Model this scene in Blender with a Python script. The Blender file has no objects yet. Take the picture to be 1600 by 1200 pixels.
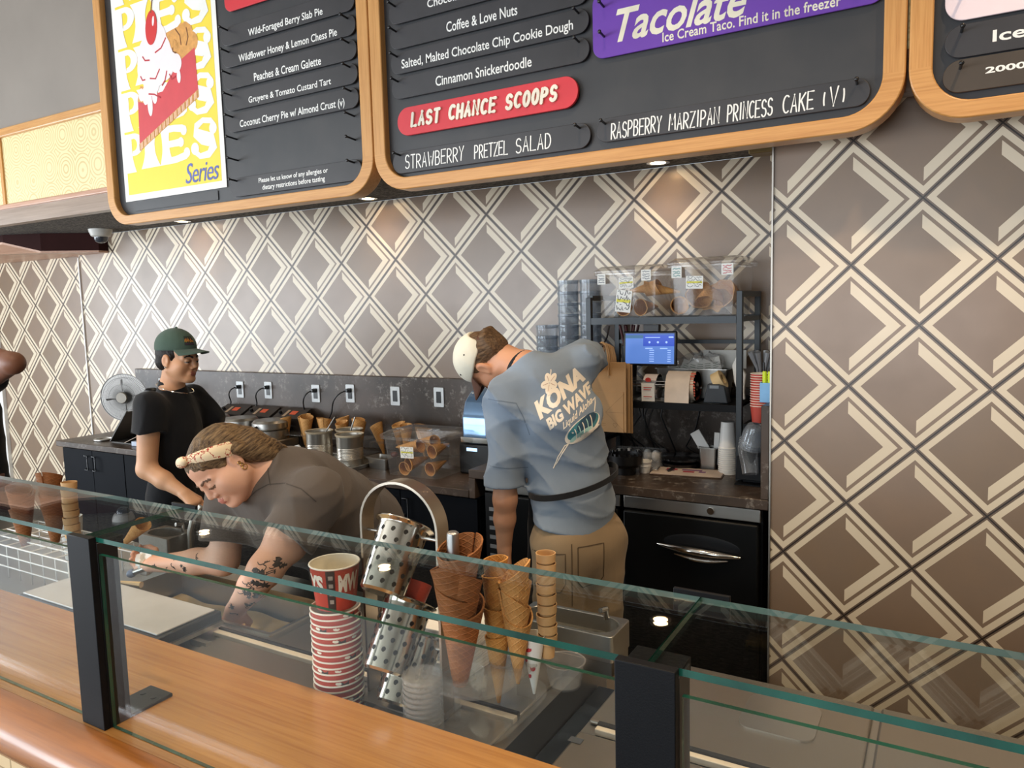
import bpy, bmesh, math, random
import numpy as np
from mathutils import Vector, Matrix
from mathutils.bvhtree import BVHTree
random.seed(7)
C = bpy.context.scene.collection
PI = math.pi
sc = bpy.context.scene
# ---------------------------------------------------------------- camera, world, lights, exposure
cd = bpy.data.cameras.new('camera'); cam = bpy.data.objects.new('camera', cd); C.objects.link(cam)
cd.sensor_fit = 'HORIZONTAL'; cd.sensor_width = 36.0; cd.lens = 26.33; cd.clip_start = 0.02
_R = Vector((0.865226, 0.500721, -0.025753)); _U = Vector((-0.029259, 0.101701, 0.994385)); _F = Vector((-0.500528, 0.859614, -0.102645))
cam.matrix_world = Matrix(((_R.x, _U.x, -_F.x, 0), (_R.y, _U.y, -_F.y, 0), (_R.z, _U.z, -_F.z, 1.77), (0, 0, 0, 1)))
sc.camera = cam
sc.view_settings.view_transform = 'Standard'; sc.view_settings.look = 'None'
sc.view_settings.gamma = 1.0; sc.view_settings.use_curve_mapping = False
sc.view_settings.exposure = 0.58
sc.cycles.transparent_max_bounces = 32; sc.cycles.max_bounces = 8
sc.cycles.sample_clamp_indirect = 4.0; sc.cycles.caustics_reflective = False; sc.cycles.caustics_refractive = False
w = bpy.data.worlds.new('daylight'); sc.world = w; w.use_nodes = True
w.node_tree.nodes['Background'].inputs[0].default_value = (0.75, 0.88, 1.0, 1); w.node_tree.nodes['Background'].inputs[1].default_value = 0.6
def area(name, loc, rot, sx, sy, power, col):
    l = bpy.data.lights.new(name, 'AREA'); l.shape = 'RECTANGLE'; l.size = sx; l.size_y = sy; l.energy = power; l.color = col
    o = bpy.data.objects.new(name, l); C.objects.link(o); o.location = loc; o.rotation_euler = rot; return o
# daylight in the shop windows: street side behind the photographer and the left side
area('window_daylight_street', (-6.3, -4.42, 1.55), (PI/2, 0, 0), 5.0, 2.3, 250, (0.86, 0.93, 1.0))
area('window_daylight_door', (-1.0, -4.42, 1.5), (PI/2, 0, 0), 3.2, 2.3, 85, (0.88, 0.94, 1.0))
area('window_daylight_side', (-9.3, -1.2, 1.6), (PI/2, 0, -PI/2), 5.6, 2.2, 245, (0.88, 0.94, 1.0))
def spot(name, loc, power, col, size=1.9, blend=0.8, rad=0.05):
    l = bpy.data.lights.new(name, 'SPOT'); l.energy = power; l.color = col; l.spot_size = size; l.spot_blend = blend; l.shadow_soft_size = rad
    o = bpy.data.objects.new(name, l); C.objects.link(o); o.location = loc; return o
WARM = (1.0, 0.76, 0.50)
# ---------------------------------------------------------------- small helpers
def lin(h):
    h = h.lstrip('#'); v = [int(h[i:i+2], 16)/255 for i in (0, 2, 4)]
    return tuple(x/12.92 if x <= 0.04045 else ((x+0.055)/1.055)**2.4 for x in v) + (1.0,)
class NT:
    def __init__(s, name):
        s.m = bpy.data.materials.new(name); s.m.use_nodes = True; s.t = s.m.node_tree; s.n = s.t.nodes; s.l = s.t.links
        s.b = s.n['Principled BSDF']; s.out = s.n['Material Output']
    def node(s, typ, **kw):
        n = s.n.new(typ)
        for k, v in kw.items(): setattr(n, k, v)
        return n
    def put(s, sock, v):
        if isinstance(v, bpy.types.NodeSocket): s.l.new(v, sock)
        else: sock.default_value = v
    def math(s, op, a, b=0.0, c=0.0):
        n = s.node('ShaderNodeMath', operation=op); s.put(n.inputs[0], a); s.put(n.inputs[1], b); s.put(n.inputs[2], c); return n.outputs[0]
    def mix(s, f, a, b):
        n = s.node('ShaderNodeMix', data_type='RGBA'); s.put(n.inputs[0], f); s.put(n.inputs[6], a); s.put(n.inputs[7], b); return n.outputs[2]
    def coord(s, kind='Object', scale=(1, 1, 1), rot=(0, 0, 0), loc=(0, 0, 0)):
        t = s.node('ShaderNodeTexCoord'); m = s.node('ShaderNodeMapping'); s.l.new(t.outputs[kind], m.inputs[0])
        m.inputs['Scale'].default_value = scale; m.inputs['Rotation'].default_value = rot; m.inputs['Location'].default_value = loc
        return m.outputs[0]
    def noise(s, vec, scale, detail=4, rough=0.55):
        n = s.node('ShaderNodeTexNoise'); s.l.new(vec, n.inputs['Vector']); n.inputs['Scale'].default_value = scale
        n.inputs['Detail'].default_value = detail; n.inputs['Roughness'].default_value = rough; return n.outputs['Fac']
    def ramp(s, f, a, b):
        n = s.node('ShaderNodeMapRange'); n.clamp = True; s.put(n.inputs[0], f); n.inputs[1].default_value = a; n.inputs[2].default_value = b; return n.outputs[0]
    def bump(s, h, strength=0.3, dist=0.01):
        n = s.node('ShaderNodeBump'); s.put(n.inputs['Height'], h); n.inputs['Strength'].default_value = strength; n.inputs['Distance'].default_value = dist
        s.l.new(n.outputs[0], s.b.inputs['Normal'])
    def set(s, **kw):
        for k, v in kw.items(): s.put(s.b.inputs[k], v)
MATS = {}
def mat(name, col, rough=0.5, metal=0.0, var=0.12, nscale=8.0, bump=0.0, bscale=120.0, stretch=(1, 1, 1), spec=0.5, col2=None, coat=0.0, sheen=0.0, emit=0.0):
    if name in MATS: return MATS[name]
    t = NT(name); c = lin(col) if isinstance(col, str) else col
    v = t.coord('Object', stretch); nz = t.noise(v, nscale)
    c2 = lin(col2) if col2 else tuple(max(0, x*(1-var*2)) for x in c[:3]) + (1,)
    t.set(**{'Base Color': t.mix(t.ramp(nz, 0.35, 0.7), c, c2), 'Roughness': rough, 'Metallic': metal, 'Specular IOR Level': spec, 'Coat Weight': coat})
    if sheen: t.set(**{'Sheen Weight': sheen})
    if emit: t.set(**{'Emission Color': c, 'Emission Strength': emit})
    if bump: t.bump(t.noise(v, bscale, 3), bump, 0.003)
    MATS[name] = t.m; return t.m
class MB:
    """collects geometry for ONE mesh object"""
    def __init__(s): s.v = []; s.f = []; s.mi = []
    def add(s, vs, fs, mi=0):
        o = len(s.v); s.v += [tuple(x) for x in vs]; s.f += [tuple(i+o for i in f) for f in fs]; s.mi += [mi]*len(fs); return s
    def box(s, lo, hi, mi=0, M=None):
        x0, y0, z0 = lo; x1, y1, z1 = hi
        vs = [(x0,y0,z0),(x1,y0,z0),(x1,y1,z0),(x0,y1,z0),(x0,y0,z1),(x1,y0,z1),(x1,y1,z1),(x0,y1,z1)]
        if M: vs = [M @ Vector(q) for q in vs]
        return s.add(vs, [(0,3,2,1),(4,5,6,7),(0,1,5,4),(1,2,6,5),(2,3,7,6),(3,0,4,7)], mi)
    def lathe(s, prof, n=32, M=None, mi=0, cap0=True, cap1=True, a0=0, a1=2*PI):
        full = abs(a1-a0-2*PI) < 1e-6; k = n if full else n+1; vs = []
        for r, z in prof:
            for i in range(k):
                a = a0+(a1-a0)*i/n; vs.append((r*math.cos(a), r*math.sin(a), z))
        fs = []
        for j in range(len(prof)-1):
            for i in range(n):
                i2 = (i+1) % k; fs.append((j*k+i, j*k+i2, (j+1)*k+i2, (j+1)*k+i))
        if cap0 and prof[0][0] > 1e-5 and full: fs.append(tuple(range(k))[::-1])
        if cap1 and prof[-1][0] > 1e-5 and full: fs.append(tuple((len(prof)-1)*k+i for i in range(k)))
        if M: vs = [M @ Vector(q) for q in vs]
        return s.add(vs, fs, mi)
    def cyl(s, p0, p1, r0, r1=None, n=16, mi=0):
        p0 = Vector(p0); p1 = Vector(p1); d = p1-p0
        return s.lathe([(r0, 0), (r0 if r1 is None else r1, d.length)], n, Matrix.Translation(p0) @ d.to_track_quat('Z', 'Y').to_matrix().to_4x4(), mi)
    def tube(s, pts, r, n=8, mi=0, closed=False, cap=True):
        pts = [Vector(p) for p in pts]; m = len(pts); vs = []; fs = []; rr = r if hasattr(r, '__len__') else [r]*m
        up = None
        for i, p in enumerate(pts):
            a = pts[(i-1) % m] if (closed or i > 0) else p; b = pts[(i+1) % m] if (closed or i < m-1) else p
            t = (b-a).normalized()
            if up is None: up = Vector((0, 0, 1)) if abs(t.z) < 0.9 else Vector((1, 0, 0))
            x = up.cross(t)
            if x.length < 1e-4: x = t.orthogonal()
            x.normalize(); y = t.cross(x); up = y
            for k in range(n):
                q = 2*PI*k/n; vs.append(p+(x*math.cos(q)+y*math.sin(q))*rr[i])
        for i in range(m if closed else m-1):
            for k in range(n): fs.append((i*n+k, i*n+(k+1) % n, ((i+1) % m)*n+(k+1) % n, ((i+1) % m)*n+k))
        if cap and not closed: fs += [tuple(range(n))[::-1], tuple((m-1)*n+k for k in range(n))]
        return s.add(vs, fs, mi)
    def strap(s, pts, wvec, half, th, mi=0):
        """flat band along pts, width along wvec"""
        pts = [Vector(p) for p in pts]; wv = Vector(wvec).normalized()*half; vs = []; fs = []; m = len(pts)
        for i, p in enumerate(pts):
            t = (pts[min(i+1, m-1)]-pts[max(i-1, 0)]).normalized(); nn = t.cross(wv).normalized()*th/2
            vs += [p-wv-nn, p+wv-nn, p+wv+nn, p-wv+nn]
        for i in range(m-1):
            for k in range(4): fs.append((i*4+k, i*4+(k+1) % 4, i*4+4+(k+1) % 4, i*4+4+k))
        fs += [(3, 2, 1, 0), tuple((m-1)*4+k for k in range(4))]
        return s.add(vs, fs, mi)
    def prism(s, poly, z0, z1, M=None, mi=0):
        n = len(poly); vs = [(x, y, z0) for x, y in poly]+[(x, y, z1) for x, y in poly]
        fs = [tuple(range(n))[::-1], tuple(range(n, 2*n))]+[(i, (i+1) % n, n+(i+1) % n, n+i) for i in range(n)]
        if M: vs = [M @ Vector(q) for q in vs]
        return s.add(vs, fs, mi)
    def ball(s, c, r, n=16, m=10, mi=0, M=None):
        rr = r if hasattr(r, '__len__') else (r, r, r); vs = []; fs = []
        for j in range(m+1):
            t = PI*j/m
            for i in range(n):
                a = 2*PI*i/n; vs.append((rr[0]*math.sin(t)*math.cos(a), rr[1]*math.sin(t)*math.sin(a), -rr[2]*math.cos(t)))
        for j in range(m):
            for i in range(n): fs.append((j*n+i, j*n+(i+1) % n, (j+1)*n+(i+1) % n, (j+1)*n+i))
        MM = Matrix.Translation(c) @ (M if M else Matrix.Identity(4))
        return s.add([MM @ Vector(q) for q in vs], fs, mi)
    def ring(s, outer, inner, z0, z1, M=None, mi=0):
        n = len(outer); vs = []
        for z in (z0, z1): vs += [(x, y, z) for x, y in outer]+[(x, y, z) for x, y in inner]
        fs = []
        for i in range(n):
            j = (i+1) % n
            fs += [(2*n+i, 2*n+j, 3*n+j, 3*n+i), (i, n+i, n+j, j), (i, j, 2*n+j, 2*n+i), (n+i, 3*n+i, 3*n+j, n+j)]
        if M: vs = [M @ Vector(q) for q in vs]
        return s.add(vs, fs, mi)
    def build(s, name, mats, parent=None, smooth=35, bevel=0, loc=None, kind=None, merge=True):
        me = bpy.data.meshes.new(name); me.from_pydata(s.v, [], s.f)
        for m in (mats if isinstance(mats, (list, tuple)) else [mats]): me.materials.append(m)
        me.polygons.foreach_set('material_index', s.mi); bm = bmesh.new(); bm.from_mesh(me)
        if merge: bmesh.ops.remove_doubles(bm, verts=bm.verts, dist=1e-5)
        bmesh.ops.recalc_face_normals(bm, faces=bm.faces); bm.to_mesh(me); bm.free()
        o = bpy.data.objects.new(name, me); C.objects.link(o)
        if smooth:
            for p in me.polygons: p.use_smooth = True
            me.set_sharp_from_angle(angle=math.radians(smooth))
        if bevel:
            b = o.modifiers.new('bevel', 'BEVEL'); b.width = bevel; b.segments = 2; b.limit_method = 'ANGLE'; b.angle_limit = math.radians(50)
        if parent: o.parent = parent
        if loc is not None: o.location = loc
        if kind: o['kind'] = kind
        return o
def thing(name, label, cat, loc=(0, 0, 0), rotz=0, group=None, rot=None):
    o = bpy.data.objects.new(name, None); C.objects.link(o); o.empty_display_size = 0.05; o.location = loc
    o.rotation_euler = rot if rot else (0, 0, rotz)
    return tag(o, label, cat, group)
def tag(o, label, cat, group=None):
    o['label'] = label; o['category'] = cat
    if group: o['group'] = group
    return o
def dup(root, loc, label, rotz=None, rot=None, scale=None):
    def cp(o, par):
        c = o.copy(); C.objects.link(c)
        if par: c.parent = par; c.matrix_parent_inverse = o.matrix_parent_inverse.copy()
        for ch in list(o.children): cp(ch, c)
        return c
    r = cp(root, None); r.location = loc; r['label'] = label
    if rotz is not None: r.rotation_euler = (0, 0, rotz)
    if rot is not None: r.rotation_euler = rot
    if scale is not None: r.scale = (scale,)*3
    return r
def rrect(x0, y0, x1, y1, r, n=8):
    out = []
    for cx, cy, a in ((x1-r, y1-r, 0), (x0+r, y1-r, PI/2), (x0+r, y0+r, PI), (x1-r, y0+r, 1.5*PI)):
        for i in range(n+1): t = a+PI/2*i/n; out.append((cx+r*math.cos(t), cy+r*math.sin(t)))
    return out
def ell(cx, cy, rx, ry, n=28, rot=0.0, a0=0, a1=2*PI):
    out = []
    for i in range(n):
        t = a0+(a1-a0)*i/(n if abs(a1-a0) > 6.28 else n-1); x = rx*math.cos(t); y = ry*math.sin(t)
        out.append((cx+x*math.cos(rot)-y*math.sin(rot), cy+x*math.sin(rot)+y*math.cos(rot)))
    return out
XZ = Matrix(((1, 0, 0, 0), (0, 0, -1, 0), (0, 1, 0, 0), (0, 0, 0, 1)))      # (x, y, z) -> (x, -z, y): drawing on an upright plane facing -Y
def ribbon(pts, wd):
    """polygon quads along a 2-D polyline"""
    out = []; m = len(pts); ws = wd if hasattr(wd, '__len__') else [wd]*m; L = []
    for i in range(m):
        a = Vector(pts[max(0, i-1)]); b = Vector(pts[min(m-1, i+1)]); t = (b-a)
        t = t.normalized() if t.length > 1e-9 else Vector((1, 0)); nrm = Vector((-t.y, t.x))*ws[i]/2; p = Vector(pts[i])
        L.append((tuple(p+nrm), tuple(p-nrm)))
    for i in range(m-1): out.append([L[i][0], L[i][1], L[i+1][1], L[i+1][0]])
    return out
_tcache = {}
def text_geo(s, bold=0.0, shear=0.0, spacing=1.0):
    """flat outline of a word in the built-in font, normalised to x 0..1, y 0..1 by its box"""
    k = (s, bold, shear, spacing)
    if k not in _tcache:
        cu = bpy.data.curves.new('t', 'FONT'); cu.body = s; cu.offset = bold; cu.shear = shear; cu.space_character = spacing; cu.resolution_u = 3
        o = bpy.data.objects.new('t', cu); C.objects.link(o); bpy.context.view_layer.update()
        me = bpy.data.meshes.new_from_object(o.evaluated_get(bpy.context.evaluated_depsgraph_get()))
        v = [(p.co.x, p.co.y) for p in me.vertices]; f = [tuple(p.vertices) for p in me.polygons]
        bpy.data.objects.remove(o); bpy.data.curves.remove(cu); bpy.data.meshes.remove(me)
        x0 = min(a for a, b in v); x1 = max(a for a, b in v); y0 = min(b for a, b in v); y1 = max(b for a, b in v)
        _tcache[k] = ([((a-x0)/(x1-x0), (b-y0)/(y1-y0)) for a, b in v], f)
    return _tcache[k]
def text(mb, s, x0, y0, x1, y1, z=0.0, M=None, mi=0, **kw):
    v, f = text_geo(s, **kw); vs = [Vector((x0+a*(x1-x0), y0+b*(y1-y0), z)) for a, b in v]
    if M: vs = [M @ q for q in vs]
    return mb.add(vs, f, mi)
def _arc(cx, cy, rx, ry, a0, a1, n=8): return [(cx+rx*math.cos(math.radians(a0+(a1-a0)*i/n)), cy+ry*math.sin(math.radians(a0+(a1-a0)*i/n))) for i in range(n+1)]
STROKE = {   # hand-lettered capitals as pen strokes in a 1 x 1 box
 'A': [[(0, 0), (.5, 1), (1, 0)], [(.2, .35), (.8, .35)]], 'B': [[(0, 0), (0, 1)], [(0, 1)]+_arc(.45, .77, .45, .23, 90, -90)+[(0, .54)], [(0, .54)]+_arc(.5, .27, .5, .27, 90, -90)+[(0, 0)]],
 'C': [_arc(.6, .5, .6, .5, 55, 305, 12)], 'D': [[(0, 0), (0, 1)]+_arc(.3, .5, .7, .5, 90, -90, 12)+[(0, 0)]], 'E': [[(1, 1), (0, 1), (0, 0), (1, 0)], [(0, .52), (.8, .52)]],
 'H': [[(0, 0), (0, 1)], [(1, 0), (1, 1)], [(0, .5), (1, .5)]], 'I': [[(.5, 0), (.5, 1)]], 'K': [[(0, 0), (0, 1)], [(1, 1), (0, .45)], [(.3, .6), (1, 0)]], 'L': [[(0, 1), (0, 0), (1, 0)]],
 'M': [[(0, 0), (.1, 1), (.5, .35), (.9, 1), (1, 0)]], 'N': [[(0, 0), (0, 1), (1, 0), (1, 1)]], 'O': [_arc(.5, .5, .5, .5, 90, 450, 16)], 'P': [[(0, 0), (0, 1)]+_arc(.35, .73, .6, .27, 90, -90)+[(0, .46)]],
 'R': [[(0, 0), (0, 1)]+_arc(.35, .73, .6, .27, 90, -90)+[(0, .46)], [(.3, .46), (1, 0)]], 'S': [_arc(.5, .74, .45, .26, 30, 270, 10)[:-1]+_arc(.5, .25, .5, .25, 90, -150, 10)], 'T': [[(0, 1), (1, 1)], [(.5, 1), (.5, 0)]],
 'U': [[(0, 1)]+_arc(.5, .35, .5, .35, 180, 360)+[(1, 1)]], 'V': [[(0, 1), (.5, 0), (1, 1)]], 'W': [[(0, 1), (.25, 0), (.5, .65), (.75, 0), (1, 1)]], 'Y': [[(0, 1), (.5, .5), (1, 1)], [(.5, .5), (.4, 0)]],
 'Z': [[(0, 1), (1, 1), (0, 0), (1, 0)]], '(': [_arc(1.3, .5, 1.1, .65, 150, 210)], ')': [_arc(-.3, .5, 1.1, .65, 30, -30)]}
def strokes(mb, s, x0, y0, x1, y1, wd, z=0.0, th=0.0, M=None, mi=0, gap=0.35, slant=0.0, jit=0.04, sp=0.7):
    rnd = random.Random(s); zi = 0.0; ws = [(.35 if c in 'I()' else 1.1 if c in 'MW' else .8) if c != ' ' else sp for c in s]; tot = sum(ws)+gap*(len(s)-1); k = (x1-x0)/tot; x = x0
    for c, cw in zip(s, ws):
        if c != ' ':
            dy = rnd.uniform(-jit, jit)*(y1-y0)
            for st in STROKE[c]:
                pts = [(x+px*cw*k+slant*py*(y1-y0), y0+dy+py*(y1-y0)) for px, py in st]
                if len(pts) == 2: pts = [pts[0], ((pts[0][0]+pts[1][0])/2, (pts[0][1]+pts[1][1])/2), pts[1]]
                for q in ribbon(pts, wd):
                    zi += 4e-6
                    if th: mb.prism(q, z, z+th+zi, M, mi)
                    else: mb.add([(M @ Vector((a, b, z+zi))) if M else (a, b, z+zi) for a, b in q], [(0, 1, 2, 3)], mi)
                for p in pts:                                  # round joints
                    e = ell(p[0], p[1], wd/2, wd/2, 10); zi += 4e-6
                    if th: mb.prism(e, z, z+th+zi, M, mi)
                    else: mb.add([(M @ Vector((a, b, z+zi))) if M else (a, b, z+zi) for a, b in e], [tuple(range(10))], mi)
        x += (cw+gap)*k
    return mb
# ---------------------------------------------------------------- materials with their own node work
def m_tile(name, X0, Z0):
    t = NT(name); g = t.node('ShaderNodeNewGeometry'); sp = t.node('ShaderNodeSeparateXYZ'); t.l.new(g.outputs['Position'], sp.inputs[0])
    D = 0.431; x = t.math('DIVIDE', t.math('SUBTRACT', sp.outputs[0], X0), D*1.0148/2); z = t.math('DIVIDE', t.math('SUBTRACT', sp.outputs[2], Z0), D/2)
    a = t.math('MULTIPLY', t.math('ADD', x, z), 0.5); b = t.math('MULTIPLY', t.math('SUBTRACT', x, z), 0.5)
    fa = t.math('SUBTRACT', t.math('FRACT', a), 0.5); fb = t.math('SUBTRACT', t.math('FRACT', b), 0.5)
    s = t.math('MULTIPLY', t.math('MAXIMUM', t.math('ABSOLUTE', fa), t.math('ABSOLUTE', fb)), 2.0); lx = t.math('ADD', fa, fb)
    def band(lo, hi): return t.math('MULTIPLY', t.math('GREATER_THAN', s, lo), t.math('LESS_THAN', s, hi))
    cream = t.math('MAXIMUM', band(0.82, 0.95), t.math('MULTIPLY', band(0.535, 0.745), t.math('GREATER_THAN', lx, 0.0)))
    grout = t.math('GREATER_THAN', s, 0.984); wn = t.node('ShaderNodeTexWhiteNoise', noise_dimensions='2D')
    cb = t.node('ShaderNodeCombineXYZ'); t.put(cb.inputs[0], t.math('FLOOR', a)); t.put(cb.inputs[1], t.math('FLOOR', b)); t.l.new(cb.outputs[0], wn.inputs[0])
    nz = t.noise(t.coord('Object', (1, 1, 1)), 9, 5); fill = t.mix(wn.outputs[0], lin('#8a7462'), lin('#806b56'))
    fill = t.mix(t.math('MULTIPLY', t.ramp(nz, 0.3, 0.7), 0.35), fill, lin('#76665a')); crm = t.mix(t.math('MULTIPLY', nz, 0.3), lin('#dccdb4'), lin('#c9b89d'))
    c = t.mix(cream, fill, crm); c = t.mix(t.math('GREATER_THAN', s, 0.95), c, lin('#6b5a4d')); c = t.mix(grout, c, lin('#2a2320'))
    t.set(**{'Base Color': c, 'Roughness': t.math('ADD', t.math('MULTIPLY', nz, 0.12), 0.27), 'Specular IOR Level': 0.58})
    t.bump(t.math('ADD', t.math('MULTIPLY', grout, -1.0), t.math('MULTIPLY', t.noise(t.coord('Object'), 3, 2), 0.15)), 0.5, 0.004); return t.m
def m_oak(name, c1, c2, axis, rough=0.35, scale=1.0, coat=0.2):
    t = NT(name); st = [14*scale]*3; st[axis] = 0.9*scale; v = t.coord('Object', st)
    n1 = t.noise(v, 3.0, 6, 0.65); st2 = [60*scale]*3; st2[axis] = 1.5*scale; n2 = t.noise(t.coord('Object', st2), 3.0, 3)
    f = t.math('ADD', t.math('MULTIPLY', t.ramp(n1, 0.3, 0.72), 0.7), t.math('MULTIPLY', t.ramp(n2, 0.45, 0.7), 0.45))
    t.set(**{'Base Color': t.mix(f, lin(c1), lin(c2)), 'Roughness': rough, 'Coat Weight': coat, 'Coat Roughness': 0.25}); t.bump(n2, 0.12, 0.002); return t.m
def m_glass(name, tint=(0.93, 0.97, 0.955, 1), ior=1.5, haze=0.0, hazecol=(0.8, 0.8, 0.8, 1), rough=0.0):
    t = NT(name); tr = t.node('ShaderNodeBsdfTransparent'); tr.inputs[0].default_value = tint; gl = t.node('ShaderNodeBsdfGlossy'); gl.inputs['Roughness'].default_value = rough
    g = t.node('ShaderNodeNewGeometry'); dp = t.node('ShaderNodeVectorMath', operation='DOT_PRODUCT'); t.l.new(g.outputs['Normal'], dp.inputs[0]); t.l.new(g.outputs['Incoming'], dp.inputs[1])
    f0 = ((ior-1)/(ior+1))**2; ff = t.math('ADD', t.math('MULTIPLY', t.math('POWER', t.math('SUBTRACT', 1.0, t.math('ABSOLUTE', dp.outputs['Value'])), 5.0), 1-f0), f0)
    mx = t.node('ShaderNodeMixShader'); t.l.new(ff, mx.inputs[0]); t.l.new(tr.outputs[0], mx.inputs[1]); t.l.new(gl.outputs[0], mx.inputs[2]); o = mx.outputs[0]
    if haze:
        df = t.node('ShaderNodeBsdfDiffuse'); df.inputs[0].default_value = hazecol; m2 = t.node('ShaderNodeMixShader'); nz = t.noise(t.coord('Object'), 6, 4)
        t.put(m2.inputs[0], t.math('MULTIPLY', nz, haze*2)); t.l.new(o, m2.inputs[1]); t.l.new(df.outputs[0], m2.inputs[2]); o = m2.outputs[0]
    t.l.new(o, t.out.inputs[0]); t.n.remove(t.b); return t.m
def m_steel(name, col='#b9b6b0', rough=0.28, axis=0, brush=0.07):
    t = NT(name); st = [160]*3; st[axis] = 1.2; n = t.noise(t.coord('Object', st), 1.0, 2); n2 = t.noise(t.coord('Object'), 5, 3)
    t.set(**{'Base Color': t.mix(t.math('MULTIPLY', n2, 0.5), lin(col), tuple(x*0.8 for x in lin(col)[:3])+(1,)), 'Metallic': 1.0, 'Roughness': t.math('ADD', t.math('MULTIPLY', n, brush), rough-brush/2)}); return t.m
def m_laminate(name):
    t = NT(name); v = t.coord('Object'); n = t.noise(v, 3, 5); fl = t.noise(v, 26, 8, 0.75); pat = t.noise(v, 4, 2)
    f = t.math('MULTIPLY', t.ramp(fl, 0.53, 0.66), t.ramp(pat, 0.44, 0.60)); c = t.mix(t.ramp(n, .3, .7), lin('#54453b'), lin('#30271f'))
    t.set(**{'Base Color': t.mix(t.math('MULTIPLY', f, 0.65), c, lin('#a29a90')), 'Roughness': t.math('ADD', t.math('MULTIPLY', n, 0.15), 0.28), 'Specular IOR Level': 0.38}); return t.m
def m_waffle(name, c1, c2, freq=16.0, rise=330.0):
    t = NT(name); tc = t.node('ShaderNodeTexCoord'); sp = t.node('ShaderNodeSeparateXYZ'); t.l.new(tc.outputs['Object'], sp.inputs[0])
    an = t.math('ARCTAN2', sp.outputs[1], sp.outputs[0]); u = t.math('MULTIPLY', an, freq); v = t.math('MULTIPLY', sp.outputs[2], rise)
    l1 = t.math('ABSOLUTE', t.math('SINE', t.math('MULTIPLY', t.math('ADD', u, v), 0.5))); l2 = t.math('ABSOLUTE', t.math('SINE', t.math('MULTIPLY', t.math('SUBTRACT', t.math('MULTIPLY', u, 0.4), v), 0.5)))
    ln = t.math('MINIMUM', l1, l2); nz = t.noise(t.coord('Object'), 22, 4); base = t.mix(t.ramp(nz, 0.3, 0.7), lin(c1), lin(c2))
    t.set(**{'Base Color': t.mix(t.math('MULTIPLY', t.ramp(ln, 0.32, 0.05), 0.55), base, tuple(min(1, x*1.35) for x in lin(c1)[:3])+(1,)), 'Roughness': 0.62, 'Specular IOR Level': 0.3})
    t.bump(t.ramp(ln, 0.45, 0.0), 0.6, 0.002); return t.m
OAK_H = m_oak('oak_grain_across', '#d69f5e', '#b67c3f', 0); OAK_V = m_oak('oak_grain_upright', '#d69f5e', '#b67c3f', 2)
LEDGE = m_oak('varnished_ledge_oak', '#c58d50', '#a06a34', 0, 0.22, 0.7, 0.5); NOSE = m_oak('dark_varnish_oak', '#ad6a2c', '#8a5020', 0, 0.22, 0.7, 0.6)
GLASS = m_glass('guard_glass', (0.962, 0.982, 0.975, 1), 1.45); CLEAR = m_glass('clear_acrylic', (0.93, 0.93, 0.92, 1), 1.45, 0.05); PLASTIC = m_glass('clear_bin_plastic', (0.93, 0.92, 0.905, 1), 1.42, 0.055, (0.75, 0.72, 0.7, 1), 0.08)
FILM = m_glass('clear_film', (0.93, 0.93, 0.93, 1), 1.5, 0.11, (0.8, 0.8, 0.8, 1), 0.1)
STEEL = m_steel('brushed_steel', rough=.34); STEELV = m_steel('brushed_steel_lid', '#aaa49b', rough=.40, axis=1); CHROME = mat('chrome', '#d8d5d0', 0.12, 1.0, 0.05); TIN = m_steel('dull_tin', '#d2cbbe', 0.36, 2, 0.12)
LAM = m_laminate('dark_stone_laminate'); BLACKM = mat('black_powder_coat', '#101114', 0.5, 0, 0.1, bump=0.1, bscale=400, spec=.15); BLACKP = mat('black_plastic', '#141416', 0.35, 0, 0.1)
SLATE = mat('shelf_grey_steel', '#2f3438', 0.4, 0.3, 0.1); CAB = mat('black_cabinet_paint', '#0d1016', 0.6, 0, 0.15, 2.0, spec=.07); WHITEP = mat('white_plastic', '#e9e7e2', 0.4, 0, 0.04); PAPER = mat('white_paper', '#efede6', 0.7, 0, 0.04)
CHALKB = mat('chalkboard_paint', '#303134', 0.42, 0, 0.18, 5.0, col2='#3b3a3b'); STRIPM = mat('slate_menu_strip', '#3b3a3d', 0.35, 0, 0.15, 4.0); INKW = mat('white_lettering', '#f2f0ea', 0.5, 0, 0.02)
RED = mat('red_enamel', '#d4333d', 0.4, 0, 0.04); REDP = mat('red_paper_cup', '#bb4536', 0.5, 0, 0.08); KRAFT = mat('kraft_paper', '#b08a5e', 0.75, 0, 0.08, 6.0, 0.15, 300)
GLEDGE = mat('green_glass_edge', '#1d5a4d', 0.15, 0, 0.35, 7.0, spec=0.7)
GLEDGE_LIT = mat('lit_glass_edge', '#6f918a', 0.15, 0, 0.2, 7.0, spec=0.7)  # bright line on the rear glass edge, its light put into the colour
DELI = m_glass('deli_cup_plastic', (0.74, 0.77, 0.80, 1), 1.55, 0.16, (0.55, 0.60, 0.66, 1), 0.1)
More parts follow.
